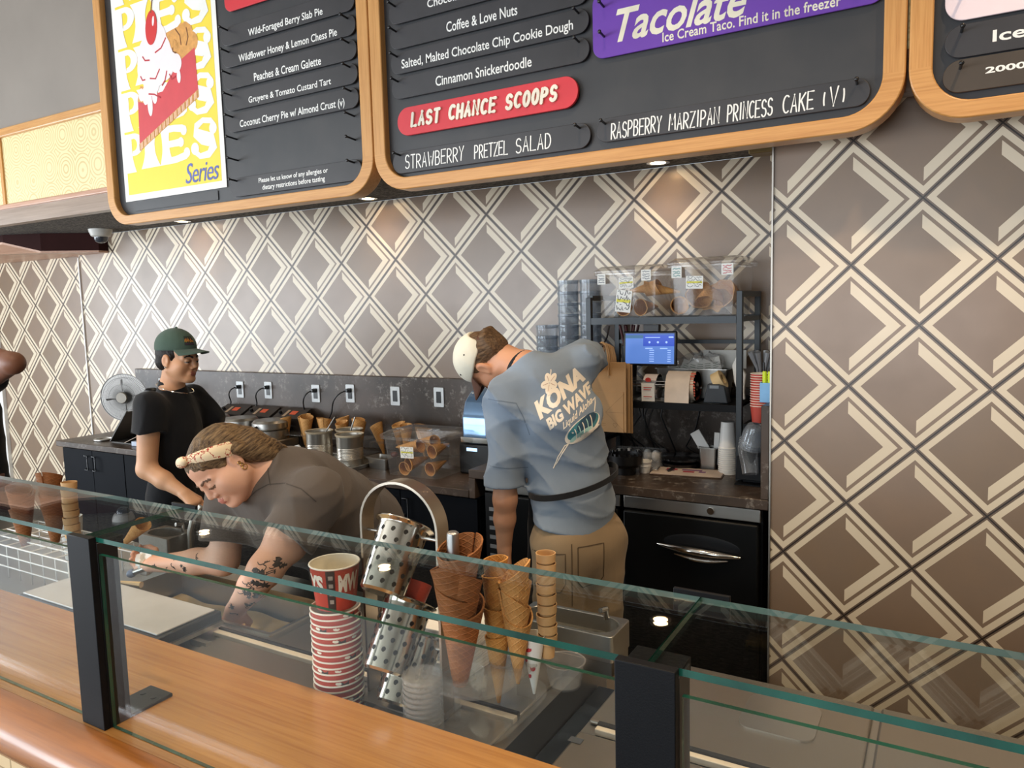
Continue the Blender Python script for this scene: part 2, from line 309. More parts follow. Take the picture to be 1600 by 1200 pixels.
# ---------------------------------------------------------------- the room
def struct(name, mb, m, **kw):
    o = mb.build(name, m, **kw); o['kind'] = 'structure'; return o
FLOORM = mat('dark_floor_tile', '#4a4541', 0.35, 0, 0.15, 3.0); GREIGE = mat('taupe_paint', '#8a8178', 0.6, 0, 0.06, 2.0); CEILM = mat('ceiling_paint', '#d8d2c8', 0.8, 0, 0.05)
TILE_R = m_tile('diamond_tile_right', -0.302, 1.885); TILE_B = m_tile('diamond_tile_back', -5.751, 1.8565); TILE_L = m_tile('diamond_tile_left', -6.393, 2.105)
WALLP = mat('off_white_paint', '#cfc8bd', 0.7, 0, 0.05)
struct('floor', MB().box((-9.4, -4.6, -0.1), (4.2, 3.9, 0)), FLOORM)
struct('ceiling', MB().box((-9.4, -4.6, 3.9), (4.2, 3.9, 4.0)), CEILM)
struct('wall_back', MB().box((-6.22, 3.63, 0), (-0.571, 3.8, 2.43)), TILE_B)
struct('wall_right', MB().box((-0.571, 2.9336, 0), (4.2, 3.8, 2.47)), TILE_R)
struct('wall_left', MB().box((-7.70, 3.69, 0), (-6.22, 3.85, 2.43)), TILE_L)
struct('wall_side', MB().box((4.1, -4.6, 0), (4.2, 2.93, 3.9)), WALLP)
W = MB()                                                     # side wall with the big shop window
W.box((-9.4, -4.6, 0), (-9.3, 3.9, 0.45)).box((-9.4, -4.6, 2.75), (-9.3, 3.9, 3.9)).box((-9.4, -4.6, 0.45), (-9.3, -4.1, 2.75)).box((-9.4, 1.7, 0.45), (-9.3, 3.9, 2.75))
W.box((-9.4, 3.7, 0), (-7.70, 3.9, 2.43)); struct('wall_side_window', W, WALLP)
W = MB()
W.box((-9.4, -4.6, 2.75), (4.2, -4.5, 3.9)).box((-9.4, -4.6, 0), (-8.9, -4.5, 2.75)).box((-3.7, -4.6, 0), (-2.7, -4.5, 2.75)).box((0.8, -4.6, 0), (4.2, -4.5, 2.75)).box((-8.9, -4.6, 0), (-3.7, -4.5, 0.35))
struct('wall_front', W, WALLP)
def window(name, x0, x1, z0, z1, M, nm):
    f = MB()
    for i in range(nm+1): x = x0+(x1-x0)*i/nm; f.box((x-.03, -.03, z0), (x+.03, .03, z1), M=M)
    for z in (z0, z1): f.box((x0, -.03, z-.03), (x1, .03, z+.03), M=M)
    struct(name, f, BLACKM)
window('window_1', -8.9, -3.7, 0.35, 2.75, Matrix.Translation((0, -4.46, 0)), 4)
window('door_1', -2.7, 0.8, 0.02, 2.75, Matrix.Translation((0, -4.46, 0)), 3)
window('window_2', -4.1, 1.7, 0.45, 2.75, Matrix.Translation((-9.27, 0, 0)) @ Matrix.Rotation(PI/2, 4, 'Z'), 4)
# upper bulkhead with the lit patterned band, and the dark soffit under it
struct('wall_bulkhead', MB().box((-9.3, 2.86, 3.07), (4.1, 3.85, 3.9)), GREIGE)
BAND = NT('patterned_light_panel'); _v = BAND.node('ShaderNodeTexVoronoi', feature='F1'); _v.inputs['Scale'].default_value = 5.2; _v.inputs['Randomness'].default_value = 0.35
BAND.l.new(BAND.coord('Object', (1, 0.0, 1)), _v.inputs['Vector'])
_r = BAND.ramp(BAND.math('SINE', BAND.math('MULTIPLY', _v.outputs['Distance'], 62.0)), 0.2, 0.75)
_c = BAND.mix(BAND.math('MULTIPLY', _r, BAND.math('ADD', BAND.math('MULTIPLY', BAND.noise(BAND.coord('Object'), 2.0), 0.7), 0.1)), lin('#d6c898'), lin('#a98439'))
BAND.set(**{'Base Color': _c, 'Roughness': 0.5, 'Emission Color': _c, 'Emission Strength': 0.12})
MAHOG = mat('dark_mahogany', '#331a18', 0.8, 0, 0.15, 3.0, spec=.1); PINKW = m_oak('pale_pink_wood', '#c69a80', '#ab7b60', 0, 0.35, 0.6); GREYW = m_oak('grey_brown_wood', '#a08a78', '#7f6a5a', 0, 0.3, 0.5)
ck = NT('dark_acoustic_soffit'); _n = ck.noise(ck.coord('Object', (1, 2.2, 1)), 38, 6, 0.8)
ck.set(**{'Base Color': ck.mix(ck.ramp(_n, 0.44, 0.66), lin('#35302d'), lin('#8f867a')), 'Roughness': 0.9}); ck.bump(_n, 0.5, 0.006)
struct('trim_1', MB().box((-9.3, 2.83, 3.015), (4.1, 2.90, 3.075)), OAK_H, bevel=0.01)
struct('trim_2', MB().box((-9.3, 2.82, 2.53), (4.1, 2.90, 2.565)), PINKW, bevel=0.008)
struct('trim_3', MB().box((-9.3, 2.835, 2.43), (4.1, 2.90, 2.53)), GREYW)
struct('wall_light_band', MB().box((-9.3, 2.85, 2.56), (4.1, 2.92, 3.02)), BAND.m)
t4 = MB()
for x in (-7.0, -5.70, -4.40): t4.box((x-.016, 2.838, 2.56), (x+.016, 2.86, 3.02))
struct('trim_4', t4, OAK_V)
struct('ceiling_soffit', MB().box((-9.3, 2.9, 2.431), (-0.571, 3.63, 2.56)), ck.m)
bm_ = MB(); bp = [(-5.80, 3.628, 2.296), (-5.80, 3.55, 2.296), (-6.115, 3.28, 2.296), (-6.42, 3.16, 2.375), (-9.25, 3.16, 2.41), (-9.25, 3.688, 2.31), (-6.2, 3.688, 2.296)]; n = len(bp)
bm_.add([(x, y, z) for x, y, z in bp]+[(x, y, 2.43) for x, y, z in bp], [tuple(range(n))[::-1], tuple(range(n, 2*n))]+[(i, (i+1) % n, n+(i+1) % n, n+i) for i in range(n)]); struct('ceiling_beam', bm_, MAHOG, smooth=0)
bm_ = MB(); bm_.add([(x-.004, y-.004*(y < 3.5), z-.016) for x, y, z in bp]+[(x-.004, y-.004*(y < 3.5), z-.0005) for x, y, z in bp], [tuple(range(n))[::-1], tuple(range(n, 2*n))]+[(i, (i+1) % n, n+(i+1) % n, n+i) for i in range(n)]); struct('trim_5', bm_, PINKW, smooth=0)
struct('trim_6', MB().box((-0.5745, 2.925, 0), (-0.5685, 2.936, 2.43)), STEELV)
struct('trim_7', MB().box((-6.226, 3.62, 0), (-6.214, 3.70, 2.26)), WHITEP)
struct('trim_8', MB().box((-7.78, 3.66, 0), (-7.70, 3.72, 2.25)), WHITEP)
# recessed lights in the soffit, a fitting by the wall end, the camera dome
LAMP = mat('lamp_glow', '#fff0d4', 0.5, emit=9.0)
for x, y, lb in ((-2.975, 3.48, 'recessed soffit downlight between the pie board and the scoops board'), (-4.67, 3.48, 'recessed soffit downlight under the pie board'), (-1.20, 3.48, 'recessed soffit downlight above the clear bins')):
    t = thing('downlight', lb, 'light', (x, y, 2.43), group='soffit downlights')
    MB().ring(ell(0, 0, .055, .055, 32), ell(0, 0, .036, .036, 32), -0.006, 0.0).build('trim_ring', CHROME, t)
    MB().lathe([(0.0, 0), (.036, 0)], 32, Matrix.Translation((0, 0, -0.002))).build('lens', LAMP, t)
    spot('downlight_beam', (x, y, 2.40), 2.2, WARM, 2.0, 0.9, 0.03)
t = thing('security_camera', 'white dome security camera hanging under the dark soffit', 'camera', (-5.55, 3.42, 2.43))
MB().lathe([(.0, 0), (.082, 0), (.080, -.018), (.066, -.05), (.052, -.058), (.0, -.058)], 36).build('housing', mat('camera_housing', '#cfccc4', 0.4), t)
MB().lathe([(.05, -.056), (.048, -.075), (.036, -.093), (.018, -.102), (0, -.104)], 32).build('dome', mat('smoked_dome', '#3c3f46', 0.08, 0, 0.1, spec=0.8), t)
t = thing('sensor_box', 'small brass coloured box under the soffit beside the wall edge', 'sensor', (-0.70, 3.42, 2.43))
MB().box((-.06, -.05, -.035), (.06, .05, 0)).build('housing', mat('aged_brass', '#8b744a', 0.4, 0.6), t, bevel=0.004); MB().box((-.045, -.052, -.014), (.02, -.049, -.004)).build('slot', BLACKP, t)
for x, y, p in ((0.55, 1.75, 95), (-1.1, 1.50, 85), (1.9, 1.6, 85), (-0.2, -0.4, 75), (-2.7, 1.1, 48), (-4.6, 0.9, 16)):
    spot('ceiling_spot_beam', (x, y, 3.86), p, WARM, 1.9, 0.8, 0.06)
# ---------------------------------------------------------------- the menu boards
YB = 2.70
def board(x0, x1, label, pegs):
    xc = (x0+x1)/2; t = thing('menu_board', label, 'sign', (xc, YB, 2.30)); h = 1.5; wd = x1-x0
    o = rrect(-wd/2, 0, wd/2, h, .165, 10); i = rrect(-wd/2+.064, .052, wd/2-.064, h-.05, .115, 10)
    f = MB().ring(o, i, 0, 0.085, XZ @ Matrix.Translation((0, 0, -0.085)))
    for k, fc in enumerate(f.f):
        c = sum((Vector(f.v[q]) for q in fc), Vector())/len(fc)
        if abs(c.x) > wd/2-.11 and .16 < c.z < h-.16: f.mi[k] = 1
    f.build('frame', [OAK_H, OAK_V], t, bevel=0.004)
    MB().prism(i, 0, 0.02, XZ @ Matrix.Translation((0, 0, -0.055))).build('panel', CHALKB, t)
    for px, pz in pegs:
        MB().cyl((px-xc, 0.036, pz-2.30), (px-xc+.004, -0.032, pz-2.296), .0045, n=8).ball((px-xc+.004, -0.033, pz-2.296), (.0075, .006, .0075), 10, 6).build('peg', BLACKP, t)
    return t
ROW = [3.196-.1065*i for i in range(8)]
lx0, lx1 = -4.285, -2.268
board(lx0, lx1, 'oak-framed chalkboard with the yellow pie poster', [(-3.195, z) for z in ROW]+[(-2.398, z) for z in ROW])
R2 = [3.083-.1055*i for i in range(7)]
board(-2.262, -0.134, 'wide oak-framed chalkboard in the middle with the red scoops plaque', [(-2.124, z) for z in R2[:4]]+[(-1.249, z) for z in R2[:4]]+[(-2.128, 2.451), (-1.251, 2.448), (-1.145, 2.873), (-1.145, 2.766), (-1.145, 2.449), (-0.274, 2.451), (-.24, 2.873), (-.24, 2.766)])
board(-0.126, 1.9, 'oak-framed chalkboard at the right end, cut off by the photo edge', [(.01, 2.555), (.01, 2.449), (.01, 2.66), (.88, 2.555), (.88, 2.449), (.88, 2.66)])
def strip(x0, x1, z0, z1, words, label, m=STRIPM, wmat=INKW, y=YB+.025, r=None, th=.008, group='menu strips', name='menu_strip'):
    t = thing(name, label, 'sign', ((x0+x1)/2, y, z0), group=group); wd = x1-x0; h = z1-z0
    MB().prism(rrect(-wd/2, 0, wd/2, h, (h/2-.001) if r is None else r, 10), 0, th, XZ).build('plate', m, t, bevel=.0015)
    L = MB()
    for wds in words:
        s, a, b, c, d = wds[:5]; kw = wds[5] if len(wds) > 5 else {}
        if kw.get('pen'):
            L = MB(); strokes(L, s, a-(x0+x1)/2, b-z0, c-(x0+x1)/2, d-z0, kw['pen'], th+.0006, M=XZ, slant=kw.get('slant', .05), sp=kw.get('sp', 1.0)); L.build('lettering', wmat, t, smooth=0, merge=False); L = MB()
        else: text(L, s, a-(x0+x1)/2, b-z0, c-(x0+x1)/2, d-z0, th+.0006, XZ, **kw)
    if L.v: L.build('lettering', wmat, t, smooth=0, merge=False)
    return t
BD = {'bold': .012, 'spacing': 1.0}
sw = (-3.245, -2.352)
for i, (s, a, b, z0, z1) in enumerate((('Wild-Foraged Berry Slab Pie', -3.044, -2.545, 3.128, 3.172), ('Wildflower Honey & Lemon Chess Pie', -3.123, -2.463, 3.018, 3.064), ('Peaches & Cream Galette', -3.022, -2.570, 2.919, 2.958), ('Gruyere & Tomato Custard Tart', -3.07, -2.514, 2.812, 2.852), ('Coconut Cherry Pie w/ Almond Crust (v)', -3.144, -2.437, 2.702, 2.748))):
    z = ROW[i]-.074; strip(sw[0], sw[1], z, z+.092, [(s, a, z0, b, z1, BD)], 'menu strip reading %s' % s)
strip(sw[0], sw[1], 2.371, 2.466, [('Please let us know of any allergies or', -3.032, 2.418, -2.561, 2.449, BD), ('dietary restrictions before tasting', -3.008, 2.381, -2.582, 2.413, BD)], 'bottom menu strip asking guests to mention allergies')
strip(-3.203, -2.45, 3.282, 3.41, [], 'red plaque cut off at the top of the pie board', RED, r=.045, group='red plaques', name='plaque')
mw = (-2.160, -1.205)
for i, (s, a, b, z0, z1) in enumerate((('Chocolate Gooey Brownie', -1.95, -1.43, 3.030, 3.074), ('Coffee & Love Nuts', -1.856, -1.513, 2.922, 2.964), ('Salted, Malted Chocolate Chip Cookie Dough', -2.099, -1.271, 2.806, 2.856), ('Cinnamon Snickerdoodle', -1.921, -1.454, 2.714, 2.755))):
    z = 2.797-.1055*(i-2)-.105; z = R2[i]-.074; strip(mw[0], mw[1], z, z+.092, [(s, a, z0, b, z1, BD)], ('menu strip reading %s' % s) if i else 'topmost strip of the middle board, cut off by the photo edge')
t = strip(-2.130, -1.252, 2.530, 2.650, [], 'red plaque reading LAST CHANCE SCOOPS', RED, th=.014, group='red plaques', name='plaque')
L = MB(); strokes(L, 'LAST CHANCE SCOOPS', -.357, .036, .345, .088, .0135, .014, .007, XZ, slant=.16, gap=.62, jit=.03, sp=.75); L.build('lettering', mat('cream_letter', '#f4ecd8', 0.45), t, smooth=0)
strip(-2.170, -1.205, 2.372, 2.468, [('STRAWBERRY', -2.10, 2.390, -1.79, 2.447, {'pen': .0052}), ('PRETZEL', -1.735, 2.392, -1.575, 2.445, {'pen': .0052}), ('SALAD', -1.535, 2.390, -1.378, 2.446, {'pen': .0052})], 'hand-lettered strip reading STRAWBERRY PRETZEL SALAD')
strip(-1.180, -0.234, 2.382, 2.470, [('RASPBERRY', -1.120, 2.392, -.925, 2.448, {'pen': .005}), ('MARZIPAN', -.895, 2.392, -.715, 2.446, {'pen': .005}), ('PRINCESS', -.685, 2.394, -.535, 2.449, {'pen': .005}), ('CAKE', -.50, 2.394, -.405, 2.450, {'pen': .005}), ('(V)', -.375, 2.392, -.31, 2.452, {'pen': .005})], 'hand-lettered strip reading RASPBERRY MARZIPAN PRINCESS CAKE')
strip(-1.190, -0.195, 2.690, 2.93, [('Tacolate', -1.095, 2.735, -.62, 2.853, {'bold': .02, 'shear': .35, 'spacing': 1.0}), ('Ice Cream Taco. Find it in the freezer', -.918, 2.703, -.325, 2.737, {'bold': .016, 'spacing': 1.03}), ('The', -.93, 2.862, -.86, 2.89, BD)], 'purple ice cream taco plaque with cream lettering', mat('purple_enamel', '#6a3aa8', 0.4, 0, .03), mat('cream_ink', '#f3ecd4', .5), r=.045, name='plaque')
strip(-.034, .92, 2.589, 2.72, [('WAFFLE CONES', .10, 2.625, .62, 2.668, {'bold': .03})], 'pale pink plaque cut off at the top of the right board', mat('pale_pink_enamel', '#f3dfe2', .4, 0, .03), RED, r=.055, name='plaque')
strip(-.032, .92, 2.481, 2.577, [('Ice Cream', .091, 2.511, .40, 2.545, {'bold': .02})], 'menu strip reading Ice Cream on the right board')
strip(-.034, .92, 2.380, 2.476, [('2000 calories a day', .076, 2.418, .47, 2.442, {'bold': .03})], 'menu strip about 2000 calories on the right board', mat('brown_menu_strip', '#4a4036', .35, 0, .12, 4.0))
# ---------------------------------------------------------------- the pie poster
t = thing('poster', 'yellow PIES Series poster with a red pie slice', 'poster', (-3.72, YB+.03, 2.432)); PX = lambda x: x+3.72; PZ = lambda z: z-2.432
PM = [PAPER, mat('poster_yellow', '#f2d643', .5, 0, .02), mat('poster_red', '#d2454b', .5, 0, .05), mat('poster_crust', '#dfa055', .5, 0, .12, 40), mat('poster_cream', '#f7e3e2', .5, 0, .02), mat('poster_red_line', '#b82a36', .5, 0, .02), mat('poster_cherry', '#cf2b2b', .5, 0, .03), mat('poster_brown', '#7b4a22', .5), mat('poster_blue', '#5a68b4', .5)]
S = MB(); S.prism([(PX(-4.155), 0), (PX(-3.285), 0), (PX(-3.285), 1.22), (PX(-4.155), 1.22)], -.002, .001, XZ).build('sheet', PAPER, t, smooth=0)
pc = MB()
_fz = [0.0]
def fl(poly, z, mi):
    _fz[0] += 2e-6; pc.add([XZ @ Vector((PX(a), PZ(b), z+_fz[0])) for a, b in poly], [tuple(range(len(poly)))], mi)
fl([(-4.12, 2.468), (-3.32, 2.468), (-3.32, 3.62), (-4.12, 3.62)], .0016, 1)
le = MB(); _lz = [0.0]
def lf(poly, z=.0024):
    _lz[0] += 2.5e-6; le.add([XZ @ Vector((PX(a), PZ(b), z+_lz[0])) for a, b in poly], [tuple(range(len(poly)))], 0)
def stem(x0, x1, z0, z1, a, b, top):
    n = 10; lft = []; rgt = []; xm = (x0+x1)/2
    for i in range(n+1):
        q = i/n; hw = (x1-x0)/2*(.52+.48*max(0, 1-q*2.2)**1.6+(top*.42*max(0, (q-.62)/.38)**1.6)); lft.append((xm-hw, z0+(z1-z0)*q)); rgt.append((xm+hw, z0+(z1-z0)*q))
    for i in range(n): lf([lft[i], rgt[i], rgt[i+1], lft[i+1]])
for k in range(5):
    z0 = 2.60+.2285*k; z1 = z0+.205
    stem(-4.150, -4.03, z0-.01, z1, 0, 0, 0)
    for i in range(20):
        a0 = math.radians(100-200*i/20); a1 = math.radians(100-200*(i+1)/20); g = lambda a, rx, rz: (-4.045+rx*math.cos(a), z1-.062+rz*math.sin(a))
        lf([g(a0, .095, .062), g(a1, .095, .062), g(a1, .035, .034), g(a0, .035, .034)])
    lf([(-4.12, z1), (-4.04, z1), (-4.04, z1-.03), (-4.12, z1-.03)])
    stem(-3.985, -3.812, z0, z1, 0, 0, 1)
    stem(-3.815, -3.70, z0, z1, 0, 0, .6)
    for zz, x1, dr in ((z0+.018, -3.575, .05), (z0+.105, -3.62, .0), (z1-.02, -3.59, -.04)):
        for q in ribbon([(-3.75, zz), (-3.68, zz), (x1-.02, zz+dr*.25), (x1, zz+dr*.6)], [.036, .036, .04, .05]): lf(q)
        lf(ell(x1-.008, zz+dr*.55, .026, .026, 14))
    cx = -3.437; sp_ = [(cx+.085, z1-.05), (cx+.06, z1-.022), (cx, z1-.012), (cx-.055, z1-.035), (cx-.06, z1-.07), (cx-.01, z1-.10), (cx+.055, z0+.085), (cx+.07, z0+.05), (cx+.03, z0+.015), (cx-.04, z0+.012), (cx-.085, z0+.045)]
    for q in ribbon(sp_, [.03, .03, .03, .04, .06, .075, .075, .06, .04, .03, .03]): lf(q)
    lf(ell(cx+.075, z1-.062, .03, .03, 16)); lf(ell(cx-.078, z0+.055, .032, .032, 16))
le.build('lettering', PAPER, t, smooth=0, merge=False)
fl([(-3.971, 2.985), (-3.985, 2.735), (-3.457, 2.95), (-3.464, 3.168), (-3.60, 3.12), (-3.75, 2.99)], .0032, 2)
fl([(-3.988, 2.738), (-3.985, 2.700), (-3.455, 2.915), (-3.455, 2.955)], .0036, 3)
for i in range(46):
    x = -3.985+.0115*i; z = 2.704+.405*(x+3.985)
    for q in ribbon([(x, z), (x+.002, z+.034)], .0028): fl(q, .0039, 7 if i % 3 == 0 else 4)
for x, z, r in ((-3.66, 3.26, .05), (-3.60, 3.275, .055), (-3.53, 3.25, .058), (-3.485, 3.20, .05), (-3.58, 3.20, .06), (-3.64, 3.19, .05), (-3.55, 3.17, .05)): fl(ell(x, z, r, r*1.05), .0030+.00004*x, 3)
for pts in ([(-3.67, 3.19), (-3.62, 3.17), (-3.59, 3.13)], [(-3.64, 3.20), (-3.645, 3.14), (-3.62, 3.10)], [(-3.61, 3.29), (-3.575, 3.25), (-3.57, 3.2)], [(-3.52, 3.28), (-3.51, 3.23), (-3.53, 3.19)]):
    for q in ribbon(pts, .007): fl(q, .0036, 7)
fl([(-3.975, 2.97), (-3.94, 3.05), (-3.86, 3.02), (-3.90, 2.95)], .0037, 3)
for x, z, rx, rz in ((-3.80, 3.17, .15, .15), (-3.79, 3.26, .105, .10), (-3.87, 3.13, .085, .09), (-3.72, 3.14, .085, .10), (-3.66, 3.13, .05, .05), (-3.62, 3.115, .045, .05), (-3.84, 3.04, .07, .06), (-3.90, 2.99, .028, .05), (-3.865, 2.94, .022, .065), (-3.935, 3.0, .025, .035), (-3.82, 2.985, .024, .05), (-3.605, 3.045, .016, .035)): fl(ell(x, z, rx, rz), .0042+.0002*(x+4), 4)
for pts in ([(-3.90, 3.20), (-3.88, 3.175), (-3.84, 3.17)], [(-3.79, 3.20), (-3.735, 3.215), (-3.69, 3.26)], [(-3.85, 3.075), (-3.80, 3.065), (-3.76, 3.11)], [(-3.93, 3.10), (-3.915, 3.075), (-3.89, 3.075)], [(-3.75, 3.02), (-3.72, 3.045), (-3.70, 3.09)], [(-3.87, 2.995), (-3.82, 2.985), (-3.77, 2.96)], [(-3.68, 3.07), (-3.665, 3.04), (-3.63, 3.05)]):
    for q in ribbon(pts, .008): fl(q, .0052, 5)
fl(ell(-3.806, 3.335, .05, .09, 32, -.15), .0058, 6); fl(ell(-3.785, 3.365, .009, .026, 16, -.2), .0062, 4)
for q in ribbon([(-3.80, 3.41), (-3.785, 3.47), (-3.755, 3.51)], .007): fl(q, .0060, 7)
text(pc, 'Series', PX(-3.61), PZ(2.480), PX(-3.335), PZ(2.585), .0032, XZ, 8, shear=.3, spacing=.9)
pc.build('picture', PM, t, smooth=0, merge=False)
t = thing('card_slot', 'thin black slot plate on the chalkboard under the pie poster', 'sign', (-3.72, YB+.033, 2.372)); MB().prism(rrect(-.36, 0, .36, .05, .004), 0, .003, XZ).build('plate', CHALKB, t); MB().prism([(-.355, .001), (.355, .001), (.355, .0035), (-.355, .0035)], .003, .004, XZ).build('groove', BLACKP, t)
# ---------------------------------------------------------------- back counters
T = Matrix.Translation
def Rz(a): return Matrix.Rotation(a, 4, 'Z')
def Rx(a): return Matrix.Rotation(a, 4, 'X')
def Ry(a): return Matrix.Rotation(a, 4, 'Y')
t = thing('counter_worktop', 'long dark stone worktop of the lower back counter on the left', 'worktop', (-3.72, 3.27, .86))
MB().box((-1.785, -.335, 0), (1.755, .325, .04)).build('slab', LAM, t, bevel=.004)
o = MB().box((-5.53, 3.5965, .9005), (-1.965, 3.6285, 1.36)).build('backsplash', LAM, bevel=.003); tag(o, 'dark stone backsplash with outlets behind the lower left counter', 'backsplash')
t = thing('counter_worktop', 'raised dark stone worktop at the right with an end panel by the tile wall', 'worktop', (-1.25, 3.27, .96))
MB().box((-.71, -.34, 0), (.674, .325, .042)).build('slab', LAM, t, bevel=.004)
MB().box((-.71, -.34, -.098), (-.675, .325, 0)).build('step_panel', LAM, t, bevel=.003)
tag(MB().box((-.607, 2.93, 1.0025), (-.576, 3.57, 1.368)).build('side_splash', LAM, bevel=.003), 'upright dark stone side panel on the right counter against the tile wall', 'panel')
tag(MB().box((-1.96, 3.5965, 1.0025), (-.576, 3.6285, 1.36)).build('backsplash', LAM, bevel=.003), 'dark stone backsplash behind the rack on the right counter', 'backsplash')
def pull(mb, x, y, z, h=.10, w=.034):
    mb.tube([(x-w/2, y, z-h/2+.012), (x-w/2, y-.02, z-h/2), (x+w/2, y-.02, z-h/2), (x+w/2, y-.02, z+h/2), (x-w/2, y-.02, z+h/2), (x-w/2, y, z+h/2-.012)], .004, 8)
def cabinet(x0, x1, label):
    t = thing('base_cabinet', label, 'cabinet', ((x0+x1)/2, 3.29, 0), group='black base cabinets'); w = x1-x0
    MB().box((-w/2+.002, -.31, .1), (w/2-.002, .33, .859)).build('carcass', CAB, t); MB().box((-w/2+.01, -.26, 0), (w/2-.01, .32, .1)).build('plinth', BLACKP, t)
    for s in (-1, 1):
        d = MB().box((-w/2+.004 if s < 0 else .002, -.332, .12), (-.002 if s < 0 else w/2-.004, -.311, .852)).build('door', CAB, t, bevel=.002)
        m = MB(); pull(m, s*.045, -.333, .765); m.build('handle', BLACKP, d)
xs = [-5.47, -4.745, -3.85, -2.875, -1.93]
for i, lb in enumerate(('black two-door cabinet at the far left end under the fan', 'black two-door cabinet behind the worker in the green cap', 'black two-door cabinet behind the bending worker', 'black two-door cabinet under the clear cone bin')): cabinet(xs[i], xs[i+1], lb)
FRB = mat('black_fridge_enamel', '#0a0b0c', .4, 0, .1, spec=.2)
def fridge(x0, x1, label, hx, vent):
    t = thing('undercounter_fridge', label, 'fridge', ((x0+x1)/2, 3.28, 0), group='undercounter fridges'); w = x1-x0; xc = (x0+x1)/2
    MB().box((-w/2+.003, -.30, .06), (w/2-.003, .32, .957)).build('body', FRB, t); st = MB().box((-w/2+.006, -.334, .903), (w/2-.006, -.301, .956)).build('top_band', STEEL, t, bevel=.003)
    MB().cyl((.09, -.335, .93), (.09, -.341, .93), .014, n=24).build('lock', CHROME, st)
    d = MB().box((-w/2+.006+vent, -.345, .09), (w/2-.012, -.301, .895)).build('door', FRB, t, bevel=.008)
    hx -= xc; r = MB(); r.ball((hx+.01, -.343, .785), (.165, .007, .045), 32, 14); r.build('handle_recess', mat('grey_black_recess', '#12151a', .45, spec=.2), d)
    pts = [(hx-.17+.34*i/20, -.357-.022*math.sin(PI*i/20), .772-.012*i/20) for i in range(21)]; h = MB(); h.tube(pts, [.004+.013*math.sin(PI*i/20)**.8 for i in range(21)], 14); h.build('handle', CHROME, d)
    h = MB(); h.tube([(hx-.10+.22*i/10, -.352, .737-.012*math.sin(PI*i/10)) for i in range(11)], [.003+.007*math.sin(PI*i/10) for i in range(11)], 10); h.build('handle_grip', CHROME, d)
    if vent:
        v = MB().box((-w/2+.008, -.338, .09), (-w/2+vent, -.301, .895)).build('vent_panel', BLACKP, t)
        l = MB()
        for k in range(9): l.box((-w/2+.03, -.3405, .45+.045*k), (-w/2+.07, -.338, .468+.045*k))
        l.build('louvres', mat('louvre_grey', '#8d8f92', .5), v, merge=False)
fridge(-1.184, -.603, 'black undercounter fridge with a long chrome handle, right against the tile wall', -.85, 0)
fridge(-1.885, -1.189, 'black undercounter fridge half hidden behind the worker in the blue tee', -1.365, .12)
# outlets in the backsplash with the iron cords
OUTL = mat('outlet_plate_white', '#dfe3e4', .4)
def outlet(x, y, z, label, cord=None):
    t = thing('power_outlet', label, 'outlet', (x, y, z), group='power outlets')
    MB().prism(rrect(-.036, -.058, .036, .058, .006, 4), 0, .005, XZ).build('plate', OUTL, t, bevel=.0015)
    m = MB().prism(rrect(-.017, -.034, .017, .034, .003, 3), .005, .007, XZ); m.build('socket_insert', BLACKP, t)
    if cord:
        c = thing('power_cable', cord[0], 'cord', (x, y-.0075, z+.02), group='power cords')
        MB().cyl((0, .001, 0), (0, -.035, .002), .014, .012, 12).build('plug', BLACKP, c)
        dx, zz, n = cord[1]-x, cord[2]-z-.02, 14; pts = []
        for i in range(n+1): q = i/n; pts.append((dx*(q**1.0), -.03-.035*math.sin(PI*min(1, q*1.3)), zz*q**1.6+.0*q))
        MB().tube(pts, .0045, 8).build('cable', BLACKP, c)
BSY = 3.5955
outlet(-4.322, BSY, 1.236, 'outlet behind the waffle irons, leftmost with a plug', ('black cord from the leftmost outlet down to a waffle iron', -4.40, 1.10))
outlet(-4.037, BSY, 1.241, 'outlet with a plug, second behind the waffle irons', ('black cord from the second plugged outlet behind the waffle irons', -4.14, 1.10))
outlet(-3.592, BSY, 1.234, 'outlet with a plug above the row of cones', ('black cord dropping behind the left cones', -3.69, 1.06))
outlet(-3.291, BSY, 1.245, 'outlet with a plug whose cord slants down into the cones', ('black cord slanting down from its outlet into the cones', -3.46, 1.06))
outlet(-2.925, BSY, 1.242, 'empty outlet above the second group of cones'); outlet(-2.596, BSY, 1.247, 'empty outlet nearest the worker in the blue tee')
outlet(-5.20, BSY, 1.235, 'outlet half hidden by the shoulder of the worker in black')
# fan
t = thing('desk_fan', 'round chrome desk fan at the left end of the back counter', 'fan', (-5.385, 3.40, .90))
FM = T((0, 0, .262)) @ Rz(.52) @ Rx(PI/2)
MB().lathe([(.0, -.06), (.07, -.06), (.12, -.05), (.165, -.02), (.178, .0)], 48, FM).build('rear_guard', m_steel('fan_dish', '#8f8c88', .38), t)
g = MB()
for i in range(84):
    a = 2*PI*i/84; g.tube([FM @ Vector((r*math.cos(a+tw), r*math.sin(a+tw), z)) for r, z, tw in ((.042, .036, 0), (.10, .034, .03), (.15, .024, .05), (.178, .002, .06))], .0011, 4, cap=False)
for r, z in ((.178, .002), (.15, .024), (.10, .034)): g.tube([FM @ Vector((r*math.cos(a), r*math.sin(a), z)) for a in [2*PI*k/60 for k in range(60)]], .003 if r > .17 else .0016, 6, closed=True)
g.build('front_guard', mat('fan_wire_chrome', '#6f6d6a', .35, 1.0), t, merge=False)
MB().lathe([(0, .045), (.038, .044), (.043, .036), (.043, .03), (0, .03)], 32, FM).build('hub', mat('warm_grey_hub', '#b3ab9e', .45), t)
b = MB()
